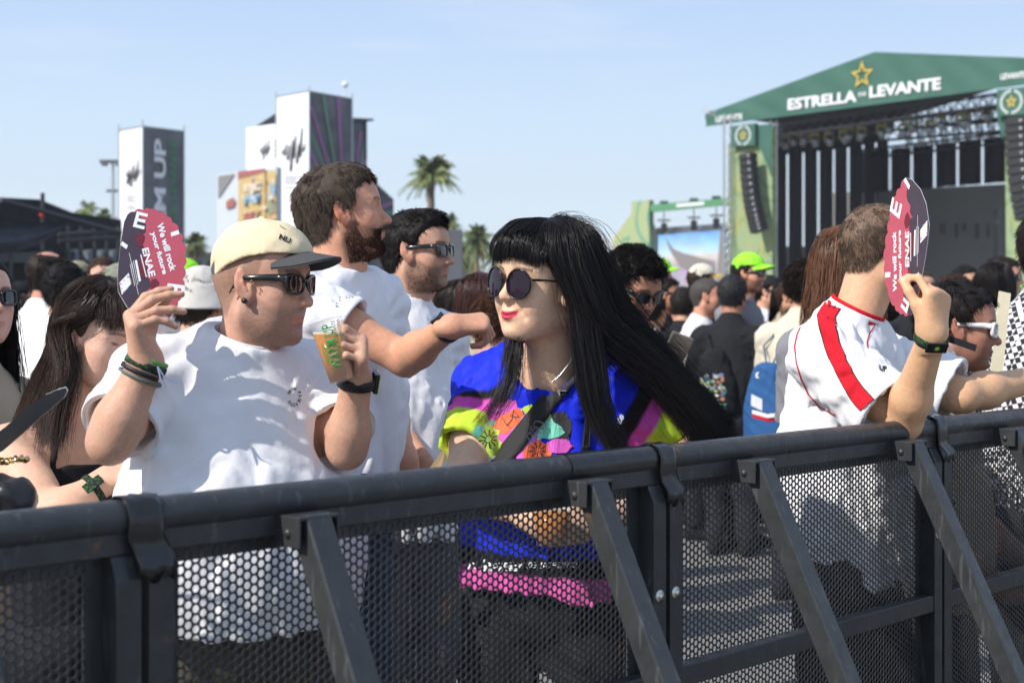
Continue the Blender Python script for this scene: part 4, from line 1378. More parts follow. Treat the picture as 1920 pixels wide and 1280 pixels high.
def tee(T, hem=-.70, g=.016, sleeves=(), colr=.072, loose=1.0, amp=.005, seed=0, flare=0.0, seams=True, h=.006, armholes=True, neckc=None, open_bottom=True, extra=None, neckd=None, neckz=.012, yoke=True, gather=.45, holed=.02):
    """t-shirt; sleeves = [(shoulder, elbow, length along the upper arm, r0, r1)] in world space"""
    sl = [(np.array(a, float), np.array(b, float), L_, r0, r1) for a, b, L_, r0, r1 in sleeves]
    nc = T.W([[.0, 0, .02]])[0] if neckc is None else np.array(neckc)
    ax = T.R[:, 2] * .93 + T.R[:, 0] * .36 if neckd is None else np.array(neckd); ax = ax / np.linalg.norm(ax)
    def f(p):
        q = T.L(p)
        d = T.core(q, g)
        a = (.128 * T.b * .55 + .118 * T.d * .45) * loose + g; b = (.150 * T.b * .5 + .155 * T.w * .5) * loose + g
        a = a + flare * np.clip(-.2 - q[:, 2], 0, 1); b = b + flare * np.clip(-.2 - q[:, 2], 0, 1)
        if yoke: d = smin(d, cone(p, T.W([[0, 0, -.085]])[0], nc - ax * .01, .105, colr + .007), .05)
        col = (np.sqrt(((q[:, 0] - .006) / a) ** 2 + (q[:, 1] / b) ** 2) - 1) * .12
        col = smax(col, q[:, 2] + .22, .10)
        d = smin(d, col, .07)
        fold = fold_noise(q, amp * .8, seed, (.09, .11, .34)) * np.clip((-.1 - q[:, 2]) / .3, .15, 1.1)
        fold = fold + fold_noise(q, amp * .35, seed + 4, (.05, .05, .12))
        d = smax(d, -(q[:, 2] - hem), .004)
        if open_bottom:
            inner = smax(col + .010 + fold, q[:, 2] - hem - .10, .02)
            d = smax(d, -inner, .003)
        for i, (A_, E_, L_, r0, r1) in enumerate(sl):
            u = (E_ - A_); n = np.linalg.norm(u); u = u / n
            e_ = A_ + u * (L_ + .05)
            s_ = cone(p, A_, e_, r0, r1 + (r1 - r0) * .05 / max(L_, .05))
            t = (p - A_.astype(np.float32)) @ u.astype(np.float32)
            fo = amp * .9 * np.sin(t / .020 + 2.5 * noise(p, .12, seed + 11 + i)) * np.clip(t / .12, 0, 1) * np.clip((L_ - t) / .08, .1, 1) * (.5 + .5 * noise(p, .10, seed + 20 + i))
            s_ = smax(s_, t - L_, .003)
            d = smin(d, s_ + fo * .6, .03)
        d = d + fold
        for (A_, E_, L_, r0, r1) in sl:
            u = (E_ - A_); u = u / np.linalg.norm(u)
            t = (p - A_.astype(np.float32)) @ u.astype(np.float32)
            inn = cone(p, A_ + u * (L_ - .06), A_ + u * (L_ + .03), r1 * .8, r1 - .011)
            d = smax(d, -smax(inn, (L_ - .05) - t, .01), .003)
            # armpit gathers
            ap = A_ + u * .05
            w = p - ap.astype(np.float32)
            rr = np.sqrt((w * w).sum(1)) + 1e-5
            th = np.arctan2(w @ T.R[:, 2].astype(np.float32), w @ T.R[:, 0].astype(np.float32) + w @ T.R[:, 1].astype(np.float32))
            d = d + amp * gather * np.sin(th * 9 + rr * 12) * np.exp(-((rr - .11) / .07) ** 2)
        w = p - nc.astype(np.float32); hgt = w @ ax.astype(np.float32)
        rad = np.sqrt(np.maximum((w * w).sum(1) - hgt ** 2, 0))
        d = smax(d, -np.maximum(rad - colr, -(hgt + holed)), .004)
        d = smax(d, np.minimum(hgt - neckz, .16 - rad), .004) if neckz is not None else d
        if extra: d = extra(p, d, q)
        return d
    c = [T.W([[x, y, z]])[0] for x in (-.22, .24) for y in (-.26, .26) for z in (hem - .03, .10)]
    for A_, E_, L_, r0, r1 in sl:
        u = (E_ - A_) / np.linalg.norm(E_ - A_)
        c += [A_ + u * (L_ + .02) + r1 * 1.1, A_ + u * (L_ + .02) - r1 * 1.1]
    c = np.array(c)
    f.nc, f.ax = nc, ax
    v, q = surface(f, c.min(0) - .01, c.max(0) + .01, h, 1)
    return v, q, f


def ring_flat(nc, ax, r, n=56, up=0.0):
    ax = np.asarray(ax, float); ax = ax / np.linalg.norm(ax)
    a = np.cross(ax, [0, 1, .1]); a /= np.linalg.norm(a); b = np.cross(ax, a)
    return np.array([nc + ax * up + (a * math.cos(2 * math.pi * i / n) + b * math.sin(2 * math.pi * i / n)) * r for i in range(n)])


def ring_on(f, nc, ax, r, n=48, search=.10, start=-.06):
    """loop around the neck opening, lying on the cloth surface"""
    ax = np.asarray(ax, float); ax = ax / np.linalg.norm(ax)
    a = np.cross(ax, [0, 1, .1]); a /= np.linalg.norm(a); b = np.cross(ax, a)
    out = []
    ts = np.linspace(start, search, 160)
    for i in range(n):
        t = 2 * math.pi * i / n
        base = nc + (a * math.cos(t) + b * math.sin(t)) * r
        pts = (base[None] + ax[None] * ts[:, None]).astype(np.float32)
        d = f(pts)
        k = np.where(d < 0)[0]
        out.append(base + ax * (ts[k[-1]] if len(k) else ts[0]))
    o = np.array(out)
    for _ in range(3): o = (np.roll(o, 1, 0) + o * 2 + np.roll(o, -1, 0)) / 4
    return o


def sleeve_hems(o, sleeves, m):
    for A_, E_, L_, r0, r1 in sleeves:
        A_ = np.array(A_, float); u = np.array(E_, float) - A_; u /= np.linalg.norm(u)
        rv, rf = loop_tube(ring_flat(A_ + u * (L_ - .009), u, r1 - .0015), .0034, 3.0, 8, u)
        keep(obj('sleeve_hem', new_mesh(rv, rf), m), o)


def loop_tube(pts, r, flat=1.0, n=8, ax=(0, 0, 1)):
    pts = np.asarray(pts); m = len(pts)
    d = np.roll(pts, -1, 0) - np.roll(pts, 1, 0); d /= np.linalg.norm(d, axis=1, keepdims=True)
    a = np.tile(np.asarray(ax, float), (m, 1)); a -= (a * d).sum(1, keepdims=True) * d; a /= np.linalg.norm(a, axis=1, keepdims=True)
    b = np.cross(d, a)
    v = np.stack([pts + a * r * flat * math.cos(2 * math.pi * k / n) + b * r * math.sin(2 * math.pi * k / n) for k in range(n)], 1).reshape(-1, 3)
    i = np.arange(m)[:, None]; k = np.arange(n)[None]
    i2 = (i + 1) % m; k2 = (k + 1) % n
    f = np.stack([i * n + k, i * n + k2, i2 * n + k2, i2 * n + k], -1).reshape(-1, 4)
    return v, f


def trousers(pts, r=(.105, .085, .062), hip=1.0, h=.012, seed=0, amp=.006):
    """pts = [(hip, knee, ankle), ...]"""
    P_ = [[np.array(q, float) for q in leg] for leg in pts]
    top = (P_[0][0] + P_[1][0]) / 2
    def f(p):
        d = ell(p, top + A(0, 0, .02), (.125 * hip, .165 * hip, .14))
        for a, k, an in P_:
            e = chain(p, [a, k, an], r, .03)
            d = smin(d, e, .05)
        d = d + fold_noise(p, amp, seed, (.10, .10, .16))
        d = smax(d, -(p[:, 2] - min(P_[0][2][2], P_[1][2][2])), .004)
        return smax(d, p[:, 2] - (top[2] + .10), .01)
    c = np.array([q for l in P_ for q in l])
    return surface(f, c.min(0) - .2, c.max(0) + .2, h, 1)


def shoes(root, ankles, fwd, m):
    Rm = frame(fwd)
    for a in ankles:
        a = np.array(a, float)
        def f(p):
            q = (p - a.astype(np.float32)) @ Rm.astype(np.float32)
            q = q + np.array([0, 0, a[2] - .0], np.float32)
            d = ell(q, (.05, 0, .035), (.14, .047, .042))
            d = smin(d, ell(q, (-.02, 0, .06), (.06, .042, .06)), .03)
            return smax(d, -(q[:, 2] - .003), .006)
        v, q = surface(f, (a[0] - .22, a[1] - .22, -.01), (a[0] + .22, a[1] + .22, .16), .012, 1)
        keep(obj('shoe', new_mesh(v, q), m), root)


def head_color(v, tone, kw, lips=None, stubble=0.0, stubcol=(70, 52, 42), brow=(60, 45, 35), scalp=None, flush=.5, seed=1, lipw=1.0):
    x, y, z = v.T; ay = np.abs(y)
    base = srgb(*tone)
    c = np.tile(base, (len(v), 1))
    p = v.astype(np.float32)
    def mixin(col, w):
        w = np.clip(w, 0, 1)[:, None]
        c[:] = c * (1 - w) + np.asarray(col) * w
    def blob(cx, cy, cz, rx, ry, rz):
        return np.exp(-(((x - cx) / rx) ** 2 + ((ay - cy) / ry) ** 2 + ((z - cz) / rz) ** 2))
    red = base * np.array([1.02, .68, .62])
    mixin(red, flush * (.55 * blob(.055, .045, -.035, .03, .02, .02) + .6 * blob(.1, 0, -.036, .02, .018, .014)))
    ear = 1 / (1 + np.exp(-(ay - .0775) / .002)) * (np.abs(z) < .05) * (np.abs(x + .01) < .045)
    mixin(red * np.array([1.05, .95, .95]), flush * 1.1 * ear)
    n1 = noise(p, .02, seed); n2 = noise(p, .006, seed + 3)
    c *= (1 + .035 * n1 + .025 * n2)[:, None]
    bz = .0185 + .004 * np.clip(1 - ((ay - .034) / .022) ** 2, 0, 1)
    w = np.exp(-((z - bz) / .0034) ** 4) * (ay > .013) * (ay < .052) * (x > .04)
    mixin(srgb(*brow), w * (.70 + .25 * noise(p, .003, 9)))
    mixin(srgb(46, 33, 29), .85 * np.exp(-(((ay - .032) / .0115) ** 2 + ((z + .0008 - .12 * (ay - .032)) / .0030) ** 2) ** 2) * (x > .05))
    if stubble:
        edge = np.clip((-.040 + .026 * np.clip((.055 - x) / .05, 0, 1.5) - z) / .012, 0, 1) * np.clip((x + .022) / .01, 0, 1) * np.clip((z + .130) / .02, 0, 1)
        mus = np.exp(-((z + .051) / .005) ** 2) * (ay < .030) * (x > .06)
        lip = np.exp(-((z + .066) / .0075) ** 4) * (ay < .022) * (x > .06)
        mixin(srgb(*stubcol), np.clip(edge + mus, 0, 1) * (1 - lip) * stubble * (.8 + .25 * n2))
    if scalp is not None:
        hl = hair_line(p)
        mixin(srgb(*scalp[0]), np.clip(hl / .010 + .5, 0, 1) * scalp[1] * (.9 + .2 * n2) * (ay < .0785 + .01 * (z > .04)))
    lc = srgb(*lips) if lips else base * np.array([.86, .50, .48])
    zz = z - (ay / .024) ** 2 * (.0025 + .005 * kw.get('smile', 0))
    w = np.clip(1.3 - ((zz + .0662) / (.0085 * np.sqrt(np.clip(1 - (ay / .028) ** 2, .02, 1)))) ** 4, 0, 1) * np.clip((.0250 * lipw + .002 * kw.get('smile', 0) - ay) / .002, 0, 1) * (x > .055)
    mixin(lc, w * (1.0 if lips else .6))
    return c


def build_skin(root, fns, lo, hi, h, hd, tone, name='body', k=.02, fn2=None, smooth=2):
    def f(p):
        d = None
        for g in fns:
            e = g(p); d = e if d is None else smin(d, e, k)
        return d
    v, q = surface(f, lo, hi, h, smooth)
    c = paint_skin(v, hd, tone)
    for g in fns:
        for (tp, d_, dd_) in getattr(g, 'tips', ()):
            q_ = v - np.array(tp); al = q_ @ np.array(d_); up_ = q_ @ np.array(dd_); sd_ = np.linalg.norm(q_ - np.outer(al, d_) - np.outer(up_, dd_), axis=1)
            w_ = np.clip(1.4 - (((al - .0005) / .0068) ** 2 + (sd_ / .0052) ** 2), 0, 1) * (up_ > .0028) * (up_ < .012)
            c = c * (1 - w_[:, None] * .55) + np.array([.80, .56, .48]) * w_[:, None] * .55
            near = np.exp(-(np.linalg.norm(q_, axis=1) / .014) ** 2)[:, None] * .25
            c = c * (1 - near) + c * np.array([1.05, .78, .74]) * near
    if fn2: c = fn2(v, c)
    o = obj(name, new_mesh(v, q, colors=c), SKIN)
    keep(o, root)
    return o, v, q


def bounds(*fs, pad=.03):
    lo = np.min([f.lo for f in fs], 0) - pad; hi = np.max([f.hi for f in fs], 0) + pad
    return lo, hi


def cropped_hair(root, hd, thick=.006, n=4000, length=.012, col=(30, 24, 20), lie=(-.6, 0, -.3), h=.004, seed=0, curl=0.0, lump=.0, rad=.0008, line=None, shape=None, name='hair', grav=0.3, colvar=.35, lenf=None, clump=.35, cn=60, edge=.0, shell=True):
    """short hair: a close shell plus strands lying over it"""
    hl = line or hair_line; seed = abs(seed)
    kw = dict(hd.kw); kw['ears'] = False
    hf = head_sdf(**kw)
    def f(p):
        d = hf(p) - thick * (.35 + .65 * np.clip(hl(p) / .02, 0, 1))
        if lump: d = d - lump * noise(p, .022, seed + 2) - lump * .6 * noise(p, .010, seed + 5)
        if shape: d = shape(p, d)
        return smax(d, -hl(p) * .8 + edge, .004)
    v, q = surface(f, (-.15, -.125, -.10), (.14, .125, .18), h, 1)
    V = hd.W(v); base = srgb(*col)
    parts = [(V, q, np.tile(base * .75, (len(V), 1)))] if shell else []
    Rl = None if callable(lie) else np.array(lie, float)
    def ldir(p, nn):
        d = np.tile(Rl, (len(p), 1)) if not callable(lie) else lie(p, nn)
        d = d - (d * nn).sum(1, keepdims=True) * nn * .8
        return d + nn * .15
    if n:
        mask = hl(v.astype(np.float32)) > -.004
        sv_, sf = short_hair(v, q, n, mask, length, ldir, seed, curl, clump, rad, 4 if not curl else 8, grav, cn=cn, lenf=lenf)
        ns = len(sv_) // n
        rs = np.random.RandomState(seed + 1)
        cc = base[None] * np.repeat(rs.uniform(1 - colvar, 1 + colvar, n), ns)[:, None]
        parts.append((hd.W(sv_), sf, cc))
    V, Fc, C = join(parts)
    o = obj(name, new_mesh(V, Fc, colors=C), HAIRS)
    keep(o, root)
    return o


def beard(root, hd, n=5000, length=.012, col=(70, 48, 36), seed=3, low=-.125, dens=None, name='beard'):
    v, q = surface(lambda p: head_sdf(**{**hd.kw, 'ears': False})(p), (-.04, -.09, -.14), (.12, .09, .03), .004, 1)
    x, y, z = v.T; ay = np.abs(y)
    top = -.046 + .034 * np.clip((.058 - x) / .05, 0, 1.6)
    m = (z < top) & (x > -.012) & (z > low) & ~((np.abs(z + .066) < .010) & (ay < .023) & (x > .06)) & ~((ay < .010) & (z > -.052)& (z < -.04))
    mus = (np.abs(z + .052) < .006) & (ay < .032) & (x > .06)
    m = m | mus
    def ld(p, nn):
        d = np.tile(np.array([.25, 0, -1.0]), (len(p), 1)) + np.sign(p[:, 1:2]) * np.array([[0, .15, 0]])
        return d - (d * nn).sum(1, keepdims=True) * nn * .5 + nn * .35
    sv_, sf = short_hair(v, q, n, m, length, ld, seed, 0, .5, .0007, 4, .2)
    rs = np.random.RandomState(seed)
    cc = srgb(*col)[None] * np.repeat(rs.uniform(.6, 1.5, n), len(sv_) // n)[:, None]
    o = obj(name, new_mesh(hd.W(sv_), sf, colors=cc), HAIRS); keep(o, root)
    return o


def sheet_hair(root, guides, n, width=.010, seed=0, col=(12, 11, 12), steps=28, rad=.0006, clumps=60, wave=.004, ucurve=None, name='hair', core=True, corew=.6, colvar=.5, ends=.25, corea=.0, frizz=0.0, parts_only=False):
    """long hair: strands spread between guide curves; guides (K, m, 3) world points"""
    G = [np.array(g, float) for g in guides]
    def res(g, m):
        d = np.r_[0, np.cumsum(np.linalg.norm(np.diff(g, axis=0), axis=1))]; d /= d[-1]
        t = np.linspace(0, 1, m)
        # smooth Catmull-Rom through the points
        out = []
        for ti in t:
            k = min(np.searchsorted(d, ti, side='right') - 1, len(g) - 2)
            u = (ti - d[k]) / (d[k + 1] - d[k] + 1e-9)
            p0, p1, p2, p3 = g[max(k - 1, 0)], g[k], g[k + 1], g[min(k + 2, len(g) - 1)]
            out.append(.5 * ((2 * p1) + (-p0 + p2) * u + (2 * p0 - 5 * p1 + 4 * p2 - p3) * u * u + (-p0 + 3 * p1 - 3 * p2 + p3) * u ** 3))
        return np.array(out)
    G = np.array([res(g, steps) for g in G]); K = len(G)
    rs = np.random.RandomState(abs(seed))
    def at(u):
        u = np.clip(u, 0, 1) * (K - 1)
        k = np.minimum(u.astype(int), K - 2); w = (u - k)[:, None, None]
        w = w * w * (3 - 2 * w) * .35 + w * .65
        return G[k] * (1 - w) + G[k + 1] * w
    cu = rs.rand(clumps); co = rs.normal(size=(clumps, 3)) * width
    k = rs.randint(0, clumps, n)
    u = cu[k] + rs.normal(size=n) * .035
    t = np.linspace(0, 1, steps)[None, :, None]
    spread = .55 + .9 * t
    path = at(u) + co[k][:, None, :] * (.25 + .75 * np.minimum(t * 3, 1)) * spread
    path = path + rs.normal(size=(n, 1, 3)) * width * .42 * np.minimum(t * 4 + .15, 1) * (1.15 - .35 * t)
    ph = rs.uniform(0, 6.28, (clumps, 3))[k][:, None, :] + rs.normal(size=(n, 1, 3)) * .5
    path = path + wave * np.sin(ph + t * (4 + 5 * rs.rand(n, 1, 1))) * np.minimum(t * 2, 1)
    if frizz: path = path + np.cumsum(rs.normal(size=path.shape), 1) * frizz
    # strands of different lengths
    L_ = 1 - ends * rs.rand(n) ** 2
    idx = np.linspace(0, 1, steps)[None] * L_[:, None] * (steps - 1)
    i0 = np.minimum(idx.astype(int), steps - 2); fr = (idx - i0)[:, :, None]
    rr = np.arange(n)[:, None]
    path = path[rr, i0] * (1 - fr) + path[rr, i0 + 1] * fr
    v, f = strands(path, rad * rs.uniform(.7, 1.5, n), rad * .35)
    base = srgb(*col)
    cc = base[None] * np.repeat(rs.uniform(1 - colvar, 1 + colvar, n), len(v) // n)[:, None]
    parts = [(v, f, cc)]
    if core:
        m = 2 * K
        uu = np.linspace(.02, .98, m)
        C_ = at(uu)                      # (m, steps, 3)
        vw = C_[:, :, :] - np.array(camo.location)
        nn = vw / np.linalg.norm(vw, axis=2, keepdims=True)
        th = width * corew
        a = C_ - nn * th * .2; b = C_ + nn * (th + corea)
        vv = np.concatenate([a, b]).reshape(-1, 3)
        fs = []
        def vid(s_, i, j): return s_ * m * steps + i * steps + j
        for i in range(m - 1):
            for j in range(steps - 3):
                fs.append((vid(0, i, j), vid(0, i + 1, j), vid(0, i + 1, j + 1), vid(0, i, j + 1)))
                fs.append((vid(1, i, j), vid(1, i, j + 1), vid(1, i + 1, j + 1), vid(1, i + 1, j)))
        for j in range(steps - 3):
            for i in (0, m - 1):
                fs.append((vid(0, i, j), vid(1, i, j), vid(1, i, j + 1), vid(0, i, j + 1)))
        parts.append((vv, np.array(fs), np.tile(base * .8, (len(vv), 1))))
    if parts_only: return parts
    V, Fc, C = join(parts)
    o = obj(name, new_mesh(V, Fc, colors=C), HAIRM); keep(o, root)
    return o


def head_path(hd, pts): return [hd.W([p])[0] for p in pts]


def sunglasses(root, hd, kind='wayfarer', frame_m=None, lens_m=None, w=.0265, hgt=.0205, x0=.0935, z0=-.002, temple=True, label='black sunglasses', name='sunglasses', thick=.0028, cat='sunglasses', gap=.0335, dark=True):
    """worn glasses: frame > lens, temples. A thing of its own"""
    frame_m = frame_m or FRAMEB; lens_m = lens_m or GLASSY
    t = empty(name, hd.W([[x0, 0, 0]])[0], label, cat)
    def outline(side, k=1.0, n=28):
        pts = []
        for i in range(n):
            a = 2 * math.pi * i / n; c, s_ = math.cos(a), math.sin(a)
            if kind == 'wayfarer':
                y = (abs(c) ** .62) * math.copysign(w, c) * (1.0 + .13 * s_); z = (abs(s_) ** .66) * math.copysign(hgt, s_) * (1 + .12 * c) + .001 * c
            elif kind == 'round':
                y = w * c; z = hgt * s_
            else:
                y = (abs(c) ** .55) * math.copysign(w, c); z = (abs(s_) ** .6) * math.copysign(hgt, s_) + .0015 * c
            y *= k; z *= k
            yy = gap + y
            pts.append([x0 - (yy / .07) ** 2 * .016, side * yy, z0 + z])
        return np.array(pts)
    fr = []
    mbf = []
    for side in (1, -1):
        o = outline(side, 1.0); i_ = outline(side, .86 if kind != 'round' else .92)
        v, f = loop_tube(hd.W((o + i_) / 2), thick * hd.s, 1.25, 8, hd.R[:, 0])
        fr.append((v, f, None))
        lm = outline(side, .90)
        c = lm.mean(0) + [.0025, 0, 0]
        V = hd.W(np.vstack([lm, [c]])); n = len(lm)
        fs = [(k, (k + 1) % n, n) for k in range(n)]
        lo = obj('lens', new_mesh(V, fs, True), lens_m); keep(lo, t)
    # bridge
    br = MB(); br.tube([hd.W([[x0 - .0005 + .002, y, z0 + .006 + .003 * (1 - (y / .009) ** 2)]])[0] for y in (-.010, -.005, 0, .005, .010)], [thick * .9] * 5, 6)
    v, f = np.array([list(q) for q in br.v]), [q for q in br.f]
    br.build('bridge', frame_m, t)
    V, Fc, _ = join([(a, b, None) for a, b, _ in fr])
    keep(obj('frame', new_mesh(V, Fc), frame_m), t)
    if temple:
        for side in (1, -1):
            mb = MB(); th = {'wayfarer': .0062, 'round': .0018, 'rect': .0060}[kind]
            pts = [(x0 - .0135, side * .0615, z0 + .010), (.060, side * .0725, z0 + .011), (.02, side * .0790, z0 + .010), (-.008, side * .0790, z0 + .009), (-.030, side * .078, z0 - .008), (-.036, side * .078, z0 - .018)]
            rr = [th * 1.15, th, th * .8, th * .6, th * .5, th * .4]
            W_ = hd.W(pts)
            v = []; k8 = 6
            for i, q in enumerate(W_):
                for a in range(k8):
                    an = 2 * math.pi * a / k8
                    v.append(q + hd.R[:, 2] * rr[i] * 1.3 * math.sin(an) * hd.s + hd.R[:, 1] * .0016 * math.cos(an) * hd.s)
            mb.add(v, [(i * k8 + a, i * k8 + (a + 1) % k8, (i + 1) * k8 + (a + 1) % k8, (i + 1) * k8 + a) for i in range(len(W_) - 1) for a in range(k8)] + [tuple(range(k8))], True)
            mb.build('temple', frame_m if kind != 'round' else FRAMEB, t)
    return t


def eyeballs(root, hd, look=(1, 0, 0), iris=(60, 40, 28)):
    for side in (1, -1):
        c = np.array([.0672, side * .0315, -.0012])
        r = .0124
        n = 16; v = []; col = []
        lk = np.array(look, float); lk /= np.linalg.norm(lk)
        for i in range(n + 1):
            for j in range(2 * n):
                a = math.pi * i / n; b = math.pi * j / n
                d = np.array([math.sin(a) * math.cos(b), math.sin(a) * math.sin(b), math.cos(a)])
                v.append(c + d * r * np.array([1.08, 1, .95]))
                k = math.acos(max(-1, min(1, float(d @ lk))))
                col.append(np.array([.005] * 3) if k < .20 else srgb(*iris) if k < .46 else np.array([.22, .19, .18]))
        f = np.array([(i * 2 * n + j, i * 2 * n + (j + 1) % (2 * n), (i + 1) * 2 * n + (j + 1) % (2 * n), (i + 1) * 2 * n + j) for i in range(n) for j in range(2 * n)])
        keep(obj('eye', new_mesh(hd.W(v), f, colors=np.array(col)), EYEW), root)


def band(root, c, ax, r, w, m, name, label=None, cat=None, flat=1.0, th=.0016, flatax=None, own=True, taper=0.0):
    """bracelet / strap ring round a limb; a thing of its own when it has a label"""
    c = np.array(c, float); ax = np.array(ax, float); ax /= np.linalg.norm(ax)
    a = np.cross(ax, flatax if flatax is not None else [.3, 1, .2]); a /= np.linalg.norm(a); b = np.cross(ax, a)
    n = 32; prof = [(0, -w / 2), (th, -w / 2), (th * 1.2, 0), (th, w / 2), (0, w / 2)]
    v = []
    for i in range(n):
        t = 2 * math.pi * i / n; rd = a * math.cos(t) * flat + b * math.sin(t)
        for o_, z in prof: v.append(c + rd * (r + o_ - taper * z) + ax * z)
    f = []
    for i in range(n):
        for k in range(5):
            f.append((i * 5 + k, i * 5 + (k + 1) % 5, ((i + 1) % n) * 5 + (k + 1) % 5, ((i + 1) % n) * 5 + k))
    o = obj(name, new_mesh(v, f), m)
    if label: tag(o, label, cat)
    elif root is not None: keep(o, root)
    return o, c, a, b, ax


class Decal:
    """sticks thin prints onto a garment, aimed from the camera side (positions given in photo pixels)"""
    def __init__(s, v, q):
        s.t = BVHTree.FromPolygons([tuple(x) for x in v], [tuple(x) for x in q])
    def hit(s, x, y, off=.0012):
        o = Vector((0, 0, H)); d = Vector(((x - 960) / F, 1, -(y - HZ) / F)).normalized()
        loc, nor, idx, dist = s.t.ray_cast(o, d)
        if loc is None: return None
        if nor.dot(d) > 0: nor = -nor
        return loc + nor * off
    def patch(s, pts, m, name, parent, off=.0012, step=6):
        """filled polygon of pixel points"""
        xs = [p[0] for p in pts]; ys = [p[1] for p in pts]
        bm = bmesh.new()
        vs = [bm.verts.new((x, y, 0)) for x, y in pts]
        try: fc = bm.faces.new(vs)
        except ValueError: bm.free(); return None
        bmesh.ops.triangulate(bm, faces=[fc])
        for ax, lo, hi in ((0, min(xs), max(xs)), (1, min(ys), max(ys))):
            t = lo + step
            while t < hi:
                co = (t, 0, 0) if ax == 0 else (0, t, 0); no = (1, 0, 0) if ax == 0 else (0, 1, 0)
                bmesh.ops.bisect_plane(bm, geom=bm.verts[:] + bm.edges[:] + bm.faces[:], plane_co=co, plane_no=no)
                t += step
        v = []; bad = set()
        bm.verts.index_update()
        for i, q in enumerate(bm.verts):
            h_ = s.hit(q.co.x, q.co.y, off)
            if h_ is None: bad.add(i); v.append(Vector((0, 0, 0)))
            else: v.append(h_)
        f = [tuple(w.index for w in fc.verts) for fc in bm.faces if not any(w.index in bad for w in fc.verts)]
        f = [t for t in f if max((v[a] - v[b]).length for a in t for b in t) < .06]
        bm.free()
        if not f: return None
        o = obj(name, new_mesh(v, f), m); keep(o, parent)
        return o
    def text(s, txt, m, name, parent, fn, size, bold=.02, off=.0015, shear=0.0):
        """fn maps text-plane (x, y) to photo pixels"""
        v, f = text_mesh(txt, size, bold * size, 0, shear, 1.0, 'LEFT')
        out = []; bad = set()
        for i, q in enumerate(v):
            px = fn(q[0], q[1]); h_ = s.hit(px[0], px[1], off)
            if h_ is None: bad.add(i); out.append(Vector((0, 0, 0)))
            else: out.append(h_)
        f = [t for t in f if not any(i in bad for i in t)]
        if not f: return None
        o = obj(name, new_mesh(out, f), m); keep(o, parent); return o
